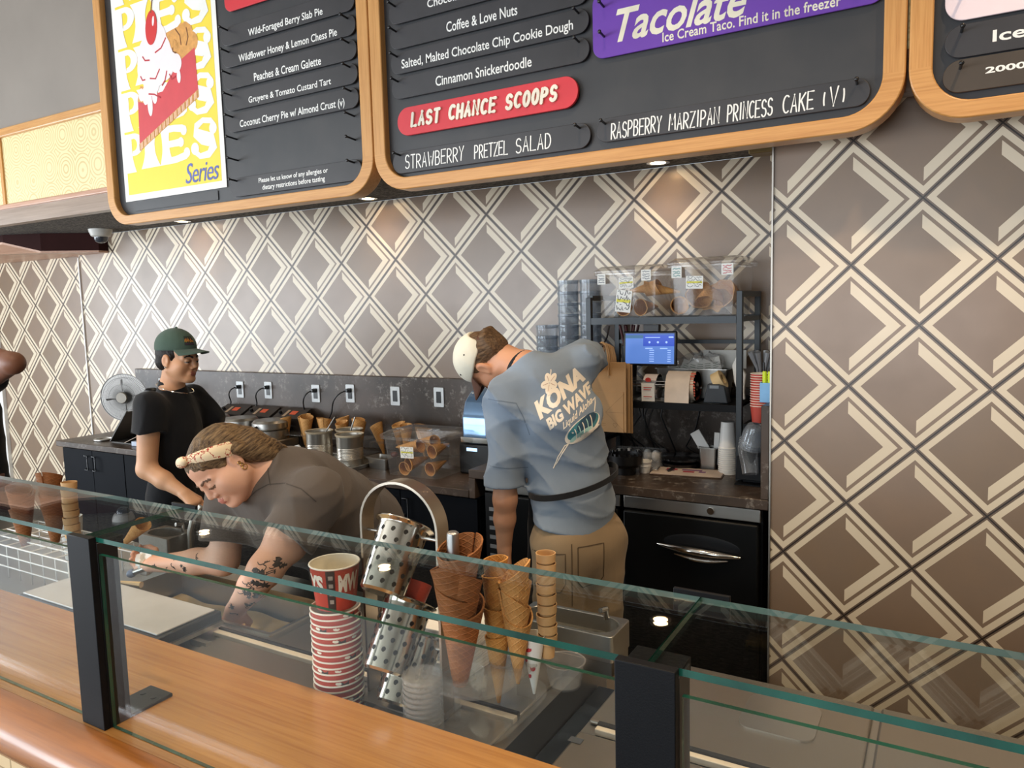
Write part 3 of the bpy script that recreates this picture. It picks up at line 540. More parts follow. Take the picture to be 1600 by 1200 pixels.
for i in range(4): a = PI/2*i+.3; b.add([FM @ Vector((r*math.cos(a+d), r*math.sin(a+d), z)) for r, d, z in ((.03, 0, .0), (.14, -.25, .005), (.145, .35, -.02), (.03, .5, -.012))], [(0, 1, 2, 3)])
b.build('blades', m_steel('fan_blade_grey', '#7d7a77', .4), t, merge=False)
MB().cyl((0, .06, .015), (0, .05, .24), .015, .013, 14).build('post', BLACKP, t); MB().lathe([(.11, 0), (.11, .012), (.03, .025), (0, .025)], 32, T((0, .05, 0))).build('base', BLACKP, t)
tag(MB().lathe([(.052, 0), (.068, .004), (.068, .012), (.050, .012), (.048, .006)], 36, T((-5.17, 3.09, .9005)), cap0=True).build('pan_cover', STEEL), 'shallow round steel lid lying at the left end of the back counter', 'lid')
t = thing('menu_stand', 'folded black stand leaning open beside the fan', 'stand', (-4.86, 3.15, .90))
SM = mat('black_board_stand', '#4a4743', .5)
MB().box((-.16, -.10, 0), (.15, .10, .008)).build('base_panel', SM, t, bevel=.001)
MB().box((-.0, -.11, -.004), (.30, .11, .004), M=T((-.16, 0, .010)) @ Ry(-.80)).build('leaning_panel', SM, t, bevel=.001)
tag(MB().box((-.10, -.08, 0), (.10, .08, .003), M=T((-4.80, 3.13, .945)) @ Ry(-.35) @ Rx(.15)).build('paper_sheet', mat('peach_paper', '#cdb7a2', .7)), 'creased paper sheet propped on the black stand', 'paper')
tag(MB().cyl((-4.78, 3.055, .985), (-4.70, 3.02, 1.045), .011, n=14).build('marker_pen', BLACKP), 'thick dark pen held up beside the black stand', 'pen')
tag(MB().box((-4.745, 3.02, .9005), (-4.64, 3.075, .932)).build('small_box', mat('pale_blue_box', '#b9c4d6', .5), bevel=.003), 'small pale blue box behind the elbow of the worker in black', 'box')
t = thing('tumbler', 'dark tumbler with a shiny side on the counter behind the fan', 'cup', (-5.05, 3.40, .90)); MB().lathe([(.03, 0), (.042, .30), (.038, .30), (.036, .29)], 28).build('body', CHROME, t); MB().lathe([(.046, .30), (.046, .33), (.03, .345), (0, .345)], 28).build('lid', BLACKP, t)
# waffle irons
def iron(x, label):
    t = thing('waffle_iron', label, 'waffle iron', (x, 3.33, .90), group='waffle irons')
    MB().box((-.115, -.13, .0), (.115, .13, .07)).build('base', TIN, t, bevel=.01)
    MB().lathe([(.0, .07), (.10, .07), (.112, .085), (.112, .125), (.105, .13), (0, .13)], 40).build('lower_plate', STEEL, t)
    u = MB().lathe([(0, .135), (.108, .135), (.114, .142), (.114, .175), (.10, .19), (.06, .194), (0, .194)], 40).build('upper_plate', STEEL, t)
    MB().cyl((0, -.11, .155), (0, -.21, .14), .009, n=12).cyl((0, -.17, .146), (0, -.24, .135), .013, n=12).build('handle', BLACKP, u)
    c = MB().box((-.125, .13, 0), (.125, .235, .18)).add([(-.125, .125, .18), (.125, .125, .18), (.125, .235, .235), (-.125, .235, .235), (-.125, .235, .18), (.125, .235, .18)], [(0, 1, 2, 3), (0, 3, 4), (1, 5, 2)]).build('control_box', mat('dark_iron_housing', '#3a3330', .45), t, bevel=.002)
    P = T((0, .125, .181)) @ Rx(math.atan2(.055, .11))
    MB().box((-.005, .045, .0), (.05, .085, .0012), M=P).build('warning_label', mat('orange_label', '#e0603c', .5), c); MB().box((-.05, .02, .0), (-.025, .09, .0012), M=P).build('data_label', mat('tan_label', '#b59a7e', .5), c)
    MB().cyl(P @ Vector((-.085, .05, 0)), P @ Vector((-.085, .05, .02)), .012, n=14).build('knob', BLACKP, c)
for x, lb in ((-4.30, 'waffle iron nearest the worker in black'), (-4.02, 'middle waffle iron above the hairband of the bending worker'), (-3.74, 'waffle iron at the right end, beside the cones')): iron(x, lb)
tw = MB(); n = 14
for i in range(n+1):
    for j in range(n+1): x = -.12+.24*i/n; y = -.09+.18*j/n; tw.v.append((x, y, .07*math.exp(-(x*x+y*y*1.6)*90)+.012*math.sin(28*x+9*y)*math.cos(17*y)+.015))
for i in range(n):
    for j in range(n): a = i*(n+1)+j; tw.f.append((a, a+n+1, a+n+2, a+1)); tw.mi.append(0)
o = tw.build('towel', mat('white_cloth', '#cfd2da', .8), loc=(-3.60, 3.10, .915)); s_ = o.modifiers.new('thick', 'SOLIDIFY'); s_.thickness = .012; s_.offset = 1; tag(o, 'crumpled white towel in front of the right waffle iron', 'towel')
# cones in the clear holders on the back counter
WAF = m_waffle('waffle_golden', '#d3a062', '#bb8346'); WAFD = m_waffle('waffle_dark', '#9a6238', '#774a28', 12.0, 420.0); WAFS = m_waffle('sugar_cone_pale', '#cf9a55', '#b9813f', 18, 420); CAKE = mat('cake_cone_beige', '#d3a873', .6, 0, .1, 20)
def cone_mesh(r, h, m, slant=.12, name='waffle_cone', th=.004, seam=.10, tip=.004):
    mb = MB(); n = 36; L = 8
    for inner in (0, 1):
        for j in range(L+1):
            q = j/L; rr = tip+(r-tip)*q**.95-(th if inner else 0)
            if rr < .0015: rr = .0015
            for i in range(n+1):
                a = 2*PI*i/n; k = 1+seam*(i/n-.5)*(.4+.6*q); zz = h*q*(1+slant*.5*math.cos(a)*q**3)+(.01 if inner and j == 0 else 0); mb.v.append((rr*k*math.cos(a), rr*k*math.sin(a), zz))
    K = n+1; W = (L+1)*K
    for j in range(L):
        for i in range(n): mb.f.append((j*K+i, j*K+i+1, (j+1)*K+i+1, (j+1)*K+i)); mb.f.append((W+j*K+i, W+(j+1)*K+i, W+(j+1)*K+i+1, W+j*K+i+1))
    for i in range(n): mb.f.append((L*K+i, L*K+i+1, W+L*K+i+1, W+L*K+i))
    for j in range(L): mb.f.append((j*K, (j+1)*K, W+(j+1)*K, W+j*K)); mb.f.append((j*K+n, W+j*K+n, W+(j+1)*K+n, (j+1)*K+n))
    mb.mi = [0]*len(mb.f)
    return mb.build(name, m, smooth=60)
proto = cone_mesh(.040, .185, WAF)
def put_cone(loc, label, rot=(0, 0, 0), group='waffle cones in the back holders', scale=1.0, first=[True], src=None):
    s = src or proto
    o = s if (src is None and first and first[0]) else s.copy()
    if o is s: first[0] = False
    else: C.objects.link(o)
    o.location = loc; o.rotation_euler = rot; o.scale = (scale,)*3; tag(o, label, 'cone', group); return o
def holder(x, y, z, w, d, h, label, holes=()):
    t = thing('cone_holder', label, 'holder', (x, y, z))
    MB().box((-w/2, -d/2, h-.006), (w/2, d/2, h)).build('shelf', CLEAR, t)
    for sx in (-1, 1): MB().box((sx*w/2-(.003 if sx < 0 else 0)-(0 if sx < 0 else .003), -d/2, 0), (sx*w/2, d/2, h-.006)).build('side_panel', CLEAR, t)
    MB().box((-w/2+.003, -d/2, 0), (w/2-.003, d/2, .005)).build('base_panel', CLEAR, t)
    return t
holder(-3.36, 3.43, .90, .74, .17, .10, 'clear acrylic holder of waffle cones behind the batter cans')
nm = ['leftmost', 'second', 'third', 'fourth', 'fifth', 'sixth', 'seventh', 'eighth', 'rightmost']
for i, x in enumerate((-3.665, -3.58, -3.49, -3.40, -3.32, -3.24, -3.17, -3.11, -3.045)):
    put_cone((x, 3.385+.075*(i % 2), .915), 'waffle cone standing in the clear holder behind the batter cans, %s of nine' % nm[i], (.05*((i % 3)-1), .06*((i % 2)-.5), i*1.3), scale=(.98+.05*((i*7) % 3)))
holder(-2.70, 3.43, .90, .46, .17, .10, 'clear acrylic cone holder behind the clear bin')
for i, (x, lb) in enumerate(((-2.87, 'leftmost of the five cones behind the clear bin, tilted left'), (-2.785, 'second cone from the left behind the clear bin'), (-2.70, 'middle cone behind the clear bin'), (-2.61, 'second cone from the right behind the clear bin'), (-2.525, 'rightmost cone behind the clear bin'))):
    put_cone((x, 3.40+.05*(i % 2), .915), lb, (0, (-.28, -.05, .04, .1, .2)[i], i*1.1))
# batter cans on the sheet tray
t = thing('sheet_tray', 'low steel sheet tray under the three batter cans', 'tray', (-2.99, 3.16, .90))
MB().ring(rrect(-.22, -.15, .22, .15, .02), rrect(-.205, -.135, .205, .135, .015), .0, .022).build('rim', STEEL, t, bevel=.002); MB().prism(rrect(-.21, -.14, .21, .14, .018), .001, .005).build('bottom', STEEL, t)
BAT = mat('waffle_batter', '#b98d5c', .4, 0, .1)
def can(x, y, label, sc_=1):
    t = thing('batter_can', label, 'can', (x, y, .9055), group='batter cans')
    pr_ = [(.070, 0), (.0735, .004), (.0735, .012)]
    for k in range(9): z = .045+.008*k; pr_ += [(.0715, z), (.0728, z+.004)]
    pr_ += [(.0725, .165), (.0745, .170), (.0745, .178), (.0715, .178), (.0705, .172), (.0705, .15)]
    MB().lathe(pr_, 40, cap1=False).build('can_body', TIN, t); MB().lathe([(0, .150), (.0700, .150)], 40).build('batter', BAT, t)
    MB().lathe([(.0746, .172), (.079, .178), (.0805, .185), (.0745, .1845), (.072, .180)], 40, cap0=False, cap1=False).build('rim_ring', mat('cream_rim', '#c9b79a', .5), t)
can(-3.115, 3.125, 'tin batter can at the left front of the sheet tray'); can(-2.985, 3.235, 'tin batter can at the back of the sheet tray'); can(-2.865, 3.105, 'tin batter can at the right front of the sheet tray')
tag(MB().tube([(-3.09, 3.14, 1.065), (-3.06, 3.16, 1.12), (-3.03, 3.17, 1.165)], .004, 8).build('batter_spoon', STEEL), 'steel stirrer handle sticking out of the left batter can', 'spoon'); tag(MB().tube([(-2.98, 3.235, 1.06), (-2.955, 3.24, 1.13), (-2.945, 3.245, 1.16)], .004, 8).build('batter_spoon', STEEL), 'steel stirrer handle sticking out of the rear batter can', 'spoon')
t = thing('batter_ladle', 'ladle with black grip and white loop left of the batter cans', 'ladle', (-3.30, 3.07, .935)); MB().tube([(-.10, -.03, .03), (.03, .0, .035)], .014, 12).build('grip', BLACKP, t)
MB().tube([(.03, .0, .035), (.045, .0, .06), (.075, .0, .068), (.095, .0, .05), (.09, 0, .02), (.06, 0, -.01), (.03, 0, -.03)], .006, 10).build('loop', WHITEP, t)
tag(MB().lathe([(.05, 0), (.06, .03), (.07, .032), (.07, .035), (.055, .035), (.045, .004)], 32, T((-3.32, 3.09, .9005))).build('bowl', STEEL), 'small steel bowl under the black grip ladle', 'bowl')
def pan(x, y, z, w, d, h, label, name='steel_pan', rot=0, m=STEEL):
    t = thing(name, label, 'pan', (x, y, z), rot); ta = .88
    mb = MB(); o = rrect(-w/2, -d/2, w/2, d/2, .014, 4); b = [(a*ta, c*ta) for a, c in o]; n = len(o)
    mb.add([(a, c, h) for a, c in o]+[(a, c, .0) for a, c in b]+[(a*.97, c*.97, h) for a, c in o]+[(a*.96, c*.96, .004) for a, c in b], [(i, (i+1) % n, n+(i+1) % n, n+i) for i in range(n)]+[(2*n+i, 2*n+(i+1) % n, 3*n+(i+1) % n, 3*n+i) for i in range(n)]+[tuple(range(n, 2*n))[::-1], tuple(range(3*n, 4*n))]+[(i, (i+1) % n, 2*n+(i+1) % n, 2*n+i) for i in range(n)]).build('tub', m, t)
    MB().ring(rrect(-w/2-.008, -d/2-.008, w/2+.008, d/2+.008, .018, 4), o, h-.002, h+.002).build('rim', m, t); return t
pan(-2.69, 3.17, .9005, .15, .10, .06, 'small steel pan between the cans and the clear bin', rot=-.1)
t = thing('lid_piece', 'small dark red lid leaning in the steel pan beside the clear bin', 'lid', (-2.62, 3.19, .955)); MB().ball((0, 0, .02), (.022, .02, .016), 16, 10).build('cap', mat('dark_red_plastic', '#5b2522', .4), t)
# clear food bins
def bin_(x, y, z, w, d, h, label, rotz=0, taper=.90, lidh=.03):
    t = thing('clear_food_bin', label, 'bin', (x, y, z), rotz); o = rrect(-w/2, -d/2, w/2, d/2, .025, 5); b = [(a*taper, c*taper) for a, c in o]; n = len(o)
    MB().add([(a, c, 0) for a, c in b]+[(a, c, h) for a, c in o]+[(a*.985, c*.985, .004) for a, c in b]+[(a*.985, c*.985, h) for a, c in o], [(i, (i+1) % n, n+(i+1) % n, n+i) for i in range(n)]+[tuple(range(n))[::-1]]+[(n+i, n+(i+1) % n, 3*n+(i+1) % n, 3*n+i) for i in range(n)]).build('tub', PLASTIC, t)
    MB().ring(rrect(-w/2-.015, -d/2-.015, w/2+.015, d/2+.015, .03, 5), o, h-.012, h).build('rim', PLASTIC, t, bevel=.002)
    l = MB(); e = rrect(-w/2-.018, -d/2-.018, w/2+.018, d/2+.018, .032, 5); e2 = [(a*.84, c*.80) for a, c in e]; n2 = len(e)
    l.add([(a, c, h+.001) for a, c in e]+[(a, c, h+.009) for a, c in e]+[(a, c, h+lidh) for a, c in e2], [(i, (i+1) % n2, n2+(i+1) % n2, n2+i) for i in range(n2)]+[(n2+i, n2+(i+1) % n2, 2*n2+(i+1) % n2, 2*n2+i) for i in range(n2)]+[tuple(range(2*n2, 3*n2))])
    l.build('lid', PLASTIC, t); return t
def note(x, y, z, w, h, label, rz=0, ry=0, parent=None, yellow=True, rx=0):
    t = thing('bin_label', label, 'label', (x, y, z), rot=(rx, ry, rz)); MB().prism(rrect(-w/2, -h/2, w/2, h/2, .002, 2), 0, .0008, XZ).build('sheet', PAPER, t, smooth=0)
    m = MB(); rnd = random.Random(label)
    for k in range(4):
        zz = h/2-h*(k+.5)/4.4
        pts = [(-w*.42+w*.84*i/14, zz+rnd.uniform(-.13, .13)*h) for i in range(15)]
        for j, q in enumerate(ribbon(pts, h*.035)):
            if rnd.random() > .12: m.add([XZ @ Vector((a, b, .0011+.00002*j)) for a, b in q], [(0, 1, 2, 3)], 1)
    if yellow: m.add([XZ @ Vector(q) for q in ((-w*.46, -h*.06, .0009), (w*.46, -h*.06, .0009), (w*.46, h*.08, .0009), (-w*.46, h*.08, .0009))], [(0, 1, 2, 3)], 0)
    m.build('writing', [mat('yellow_highlight', '#e6dc4a', .6), mat('black_ink', '#22232b', .6)], t, smooth=0, merge=False); return t
bin_(-2.39, 3.17, .9005, .36, .27, .205, 'clear lidded bin of cones on the lower back counter')
BC = 'waffle cones in the counter bin'
for (x, y, z, rx, rz, lb) in ((-2.33, 3.12, .955, PI/2, .10, 'cone lying in the counter bin, mouth forward at the lower right'), (-2.42, 3.10, .975, PI/2, -.1, 'cone lying in the counter bin, mouth forward in the middle'), (-2.50, 3.10, .95, PI/2, .2, 'cone lying in the counter bin, mouth forward at the lower left'), (-2.32, 3.14, 1.045, PI/2, .05, 'cone lying in the counter bin, mouth forward at the upper right')):
    put_cone((x+.02, y+.12, z), lb, (PI/2+.06, 0, rz), BC, .92)
put_cone((-2.545, 3.115, 1.035), 'cone lying on its side across the top of the counter bin', (.2, 1.45, .2), BC, .9); put_cone((-2.44, 3.19, 1.07), 'cone lying at the back of the counter bin under the lid', (.1, 1.5, -.3), BC, .85)
note(-2.41, 3.036, 1.03, .085, .06, 'white handwritten label on the counter bin of cones', ry=-.03)
t = thing('clear_food_bin', 'second clear box behind the cone bin, half hidden', 'bin', (-2.30, 3.44, .9005)); MB().box((-.075, -.09, 0), (.075, .09, .16)).build('tub', PLASTIC, t, bevel=.01); MB().box((-.08, -.095, .161), (.08, .095, .175)).build('lid', PLASTIC, t, bevel=.004); MB().cyl((0, -.091, .09), (0, -.096, .09), .018, n=20).build('knob', PLASTIC, t)
t = thing('food_warmer', 'black countertop warmer with a curved shiny hood beside the blue tee worker', 'warmer', (-2.06, 3.36, .90)); MB().box((-.15, -.14, 0), (.125, .16, .165)).build('base', BLACKP, t, bevel=.01)
MB().box((-.10, -.1415, .125), (-.035, -.1402, .142)).build('display', mat('blue_display', '#a8cdf2', .4, emit=1.2), t)
hd = MB(); pts = [(-.14, .168), (-.14, .30), (-.11, .38), (-.05, .43), (.06, .445), (.16, .445), (.16, .168)]
hd.prism([(a, b) for a, b in pts], -.125, .125, Matrix(((0, 0, 1, 0), (1, 0, 0, 0), (0, 1, 0, 0), (0, 0, 0, 1)))); hd.build('hood', mat('hood_blue_reflection', '#6d8cb0', .08, .5, .1), t, bevel=.01); MB().box((-.13, -.15, .17), (.13, -.143, .20)).build('front_rail', CHROME, t, bevel=.003)  # the hood's bluish reflection is put into its base colour
# ---------------------------------------------------------------- the rack on the right counter
t = thing('shelf_rack', 'dark grey metal rack standing on the right back counter', 'rack', (-1.10, 3.395, 1.002))
X0, X1, Y0, Y1 = -.345, .345, -.18, .165
for x in (X0, X1):
    for y in (Y0, Y1): MB().box((x-.0125, y-.0125, 0), (x+.0125, y+.0125, .81 if x > 0 else .80)).build('post', SLATE, t, bevel=.002)
for z, nm_ in ((.675, 'top_shelf'), (.295, 'middle_shelf')):
    m = MB(); m.box((X0+.013, Y0-.0125, z), (X1-.013, Y0+.0125, z+.03)); m.box((X0+.013, Y1-.0125, z), (X1-.013, Y1+.0125, z+.03)); m.box((X0+.012, Y0+.0125, z+.01), (X1-.012, Y1-.0125, z+.022)).build(nm_, SLATE if z > .5 else BLACKM, t)
for x in (X0, X1):
    m = MB(); m.box((x-.0125, Y0+.0126, .785), (x+.0125, Y1-.0126, .809)); m.build('top_rail', SLATE, t); m = MB(); m.box((x-.011, Y0+.0126, .68), (x+.011, Y1-.0126, .70)); m.build('side_rail', SLATE, t)
m = MB(); m.box((X0+.0126, Y1-.011, .57), (X1-.0126, Y1+.011, .588)); m.build('rear_rail', SLATE, t)
m = MB()
for x in (X0, X1): m.box((x-.011, Y0+.0126, .10), (x+.011, Y1-.0126, .118))
m.build('foot_rail', SLATE, t, merge=False)
ZT = 1.002+.698
bin_(-1.265, 3.385, ZT+.0005, .305, .29, .212, 'clear lidded bin of cones on the left of the top shelf'); bin_(-.917, 3.385, ZT+.0005, .305, .29, .232, 'clear lidded bin of waffle bowls on the right of the top shelf')
TB = 'waffle cones in the top shelf bin'
for x, y, z, rot, lb in ((-1.34, 3.40, .045, (PI/2, 0, .15), 'cone in the top shelf bin, mouth forward at the left'), (-1.21, 3.40, .045, (PI/2, 0, -.1), 'cone in the top shelf bin, mouth forward beside the label'), (-1.255, 3.36, .12, (.2, 1.45, .1), 'cone lying on top at the left in the top shelf bin'), (-1.12, 3.36, .11, (.2, -1.45, -.1), 'cone lying on top at the right in the top shelf bin'), (-1.145, 3.42, .05, (PI/2, .2, .5), 'cone at the bottom right of the top shelf bin')):
    put_cone((x+(.0 if rot[0] > 1 else -.05 if rot[1] > 0 else .06), y+(.09 if rot[0] > 1 else 0), ZT+.008+z), lb, rot, TB, 1.0 if rot[0] > 1 else .85)
def bowl_mesh():
    m = MB(); n = 40; pr_ = [(.028, 0), (.045, .012), (.056, .04), (.062, .062), (.058, .062), (.052, .04), (.04, .016), (0, .008)]
    for r, z in pr_:
        for i in range(n): a = 2*PI*i/n; k = 1+.06*math.cos(6*a)*(z/.06); m.v.append((r*k*math.cos(a), r*k*math.sin(a), z+.006*math.cos(6*a)*(z/.06)))
    for j in range(len(pr_)-1):
        for i in range(n): m.f.append((j*n+i, j*n+(i+1) % n, (j+1)*n+(i+1) % n, (j+1)*n+i))
    m.f.append(tuple(range(n))[::-1]); m.mi = [0]*len(m.f); return m.build('waffle_bowl', m_waffle('waffle_bowl_tan', '#c99a63', '#b17d47', 26, 420), smooth=60)
bw = bowl_mesh()
for i, (x, y, z, rot, lb) in enumerate(((-.97, 3.35, .07, (1.2, 0, .4), 'waffle bowl lowest at the left of the right bin'), (-.90, 3.34, .105, (2.6, .2, 0), 'upturned waffle bowl at the front of the right bin'), (-.82, 3.36, .08, (1.3, 0, -.5), 'waffle bowl at the right of the right bin'), (-.92, 3.41, .14, (3.0, -.3, .8), 'waffle bowl on top at the left of the right bin'), (-.85, 3.41, .145, (2.8, .4, .2), 'waffle bowl on top at the right of the right bin'))):
    o = bw if i == 0 else bw.copy()
    if i: C.objects.link(o)
    o.location = (x, y, ZT+.008+z); o.rotation_euler = rot; tag(o, lb, 'bowl', 'waffle bowls in the right bin')
note(-1.27, 3.236, ZT+.165, .07, .05, 'small upper label on the left top bin', ry=-.05); note(-1.285, 3.241, ZT+.082, .075, .10, 'large handwritten label on the left top bin', ry=.12); note(-.955, 3.236, ZT+.155, .075, .055, 'handwritten label on the bin of waffle bowls', ry=.03)
for x, z, w_, lb, c in ((-1.385, .185, .04, 'white sticker at the upper left of the left top bin', 0), (-1.17, .195, .045, 'white sticker at the upper right of the left top bin', 0), (-1.03, .20, .045, 'teal printed sticker on the bin of waffle bowls', 1), (-.81, .205, .05, 'red printed sticker on the bin of waffle bowls', 2)):
    t = thing('sticker', lb, 'sticker', (x, 3.222, ZT+z)); MB().prism(rrect(-w_/2, -.024, w_/2, .024, .002, 2), 0, .0008, XZ).build('sheet', PAPER, t, smooth=0)
    m = MB(); rnd = random.Random(lb)
    for k in range(4):
        for q in ribbon([(-w_*.36+w_*.72*i/8, .015-.01*k+rnd.uniform(-.0035, .0035)) for i in range(9)], .003): m.add([XZ @ Vector((a, b, .0011)) for a, b in q], [(0, 1, 2, 3)])
    m.build('writing', [mat('grey_ink', '#6b7078', .6), mat('teal_ink', '#3f8f8c', .6), mat('red_ink', '#c63a44', .6)][c], t, smooth=0, merge=False)
# deli cup stacks left of the rack
TH = ['lowest', 'second', 'third', 'fourth', 'fifth', 'sixth', 'seventh', 'eighth', 'ninth', 'tenth', 'eleventh', 'twelfth', 'thirteenth', 'fourteenth', 'fifteenth', 'sixteenth', 'seventeenth']
def deli(x, y, z, n, where, r, pitch=.056):
    first = None
    for k in range(n):
        if first is None:
            pr_ = [(r*.90, .0), (r*.93, .006), (r*.985, .094), (r*1.04, .096), (r*1.04, .108), (r*.96, .108), (r*.94, .09)]; o = first = MB().lathe(pr_, 32, cap1=False).build('deli_cup', DELI)
        else: o = first.copy(); C.objects.link(o)
        o.location = (x, y, z+pitch*k); tag(o, 'clear deli cup in %s, %s' % (where, 'topmost' if k == n-1 else TH[k]+' from the bottom'), 'cup', 'clear deli cups, '+where)
deli(-1.672, 3.46, 1.003, 15, 'the tall stack left of the rack', .054); deli(-1.552, 3.47, 1.003, 15, 'the tall stack touching the rack', .054); deli(-1.795, 3.46, 1.003, 11, 'the shorter stack behind the cream cap', .058)
# POS tablet, cables
t = thing('tablet', 'tablet with a blue screen mounted on the rack', 'tablet', (-1.172, 3.262, 1.485), rot=(-.06, 0, 0))
MB().box((-.128, 0, 0), (.128, .014, .158)).build('case', BLACKP, t, bevel=.006); scm = MB()
for (x0, z0, x1, z1, mi, dz) in ((-.116, .010, .116, .140, 0, .0006), (-.116, .14, .116, .148, 3, .0006), (-.116, .126, -.03, .140, 2, .001), (-.03, .09, .116, .140, 1, .001), (.09, .128, .112, .134, 4, .0014), (-.02, .128, .05, .131, 4, .0014)): scm.add([(x0, -dz, z0), (x1, -dz, z0), (x1, -dz, z1), (x0, -dz, z1)], [(0, 1, 2, 3)], mi)
for i in range(3): e = ell(.0+.04*i, .108, .005, .005, 14); scm.add([(a, -.0014, b) for a, b in e], [tuple(range(14))], 4)
for i in range(6): scm.add([(.0, -.001, .02+.010*i), (.022, -.001, .02+.010*i), (.022, -.001, .023+.010*i), (.0, -.001, .023+.010*i)], [(0, 1, 2, 3)], 4); scm.add([(.085, -.001, .02+.010*i), (.10, -.001, .02+.010*i), (.10, -.001, .023+.010*i), (.085, -.001, .023+.010*i)], [(0, 1, 2, 3)], 4)
for i, x in enumerate((-.02, .05)): scm.add([(x, -.001, .078), (x+.035, -.001, .078), (x+.035, -.001, .082), (x, -.001, .082)], [(0, 1, 2, 3)], 4)
scm.build('screen', [mat('screen_blue', '#4a6cae', .3, emit=.75, var=.02), mat('screen_deep_blue', '#2442a4', .3, emit=.7, var=.02), mat('screen_teal', '#2d5a7c', .3, emit=.6, var=.02), mat('screen_bar', '#33549a', .3, emit=.6, var=.02), mat('screen_light', '#8fa9df', .3, emit=.8, var=.02)], t, smooth=0, merge=False)
MB().box((-.035, .015, .06), (.035, .05, .19)).build('mount', BLACKP, t); MB().box((-.03, .0, .158), (.04, .02, .168)).build('top_clip', BLACKP, t)
m = MB()
for k in range(7):
    x = -1.40+.035*k; m.tube([(x, 3.52, 1.30), (x+.03*math.sin(k), 3.50, 1.22), (x+.05*math.cos(k*2), 3.48, 1.12), (x+.06, 3.52, 1.04)], .004, 6)
m.tube([(-1.02, 3.58, 1.29), (-1.05, 3.585, 1.16), (-1.10, 3.58, 1.06), (-1.0, 3.5, 1.03), (-.95, 3.45, 1.012)], .004, 6)
o = m.build('cable_tangle', BLACKP, merge=False); tag(o, 'tangle of black cables hanging under the middle shelf', 'cables')['kind'] = 'stuff'
t = thing('coffee_carafe', 'black rounded appliance behind the shoulder of the blue tee worker', 'appliance', (-1.605, 3.26, 1.31)); MB().lathe([(.0, -.307), (.075, -.307), (.075, .12), (.085, .17), (.07, .22), (.03, .235), (0, .235)], 28).build('body', BLACKP, t); MB().box((-.02, -.09, .05), (.02, -.07, .09)).build('switch', BLACKM, t)
m = MB()
for k in range(8): a = k*.8; m.cyl((-1.36+.02*math.cos(a), 3.50+.02*math.sin(a), 1.55), (-1.36+.05*math.cos(a), 3.50+.05*math.sin(a), 1.665), .006, n=8)
tag(m.build('straw_bunch', mat('maroon_straw', '#4e1f22', .5), merge=False), 'bunch of dark red straws behind the tablet corner', 'straws')['kind'] = 'stuff'
t = thing('straw_cup', 'black cup holding the dark red straws', 'cup', (-1.36, 3.50, 1.322)); MB().lathe([(.032, 0), (.04, .24), (.037, .24), (.03, .006)], 24).build('body', BLACKP, t)
# paper bags hanging at the left of the rack
def bag(x, y, z, w, h, label, dz=0, front=True, rz=0):
    t = thing('paper_bag', label, 'bag', (x, y, z), rz, group='kraft paper bags')
    MB().box((-w/2, -.004, 0), (w/2, .004, h)).build('body', KRAFT, t, bevel=.002)
    if front:
        MB().box((-w/2+.002, -.0065, 0), (w/2-.012, -.0042, h*.58)).build('folded_bottom', KRAFT, t, bevel=.001)
        g = MB(); dk = [(-.02, .02, w/2-.02, .175)]
        def ln(pts, wd):
            for q in ribbon(pts, wd): g.add([XZ @ Vector((a, b, .0068)) for a, b in q], [(0, 1, 2, 3)])
        ln([(-.045+.02*math.cos(a), .135+.02*math.sin(a)) for a in [PI*2*i/18 for i in range(19)]], .002); ln([(-.055, .13), (-.045, .14), (-.035, .13)], .003)
        for k in range(4): ln([(-.08, .085-.008*k), (-.015+.006*(k % 2), .083-.008*k)], .002)
        for k in range(2): ln([(-.08, .04-.008*k), (.0, .038-.008*k)], .0015)
        hx, hz = .045, .032; ln([(hx, hz-.010), (hx-.010, hz+.002), (hx-.008, hz+.009), (hx-.002, hz+.009), (hx, hz+.005), (hx+.003, hz+.009), (hx+.009, hz+.008), (hx+.010, hz+.002), (hx, hz-.010)], .0018)
        ln([(0, .09), (.09, .175)], .0012); ln([(.0, .09), (.09, .005)], .0012); ln([(0, .09), (.092, .09)], .0012)
        g.build('printing', mat('bag_print_brown', '#8a6a44', .7), t, smooth=0, merge=False)
    for k, yy in enumerate((-.010, .008)):
        pts = [(-.045, yy, h-.06), (-.043, yy, h+.03), (-.034, yy-.004, h+.075), (-.012, yy-.006, h+.088), (.008, yy-.004, h+.075), (.016, yy, h+.03), (.018, yy, h-.06)]
        MB().tube(pts, .0042, 8).build('handle', mat('twisted_paper_cord', '#b8946a', .8), t)
bag(-1.318, 3.10, 1.198, .195, .315, 'front kraft paper bag hanging on the rack by the reaching arm'); bag(-1.312, 3.125, 1.193, .20, .312, 'second kraft paper bag hanging close behind the front one', front=False, rz=.02); bag(-1.308, 3.145, 1.190, .20, .31, 'rear kraft paper bag of the hanging bundle', front=False, rz=-.02)
t = thing('bag_hook', 'thin black hook holding the paper bag handles', 'hook', (-1.335, 3.19, 1.60)); MB().tube([(0, 0, .07), (0, -.03, .02), (0, -.10, -.03), (0, -.115, -.02), (0, -.115, 0)], .004, 8).build('rod', BLACKP, t)
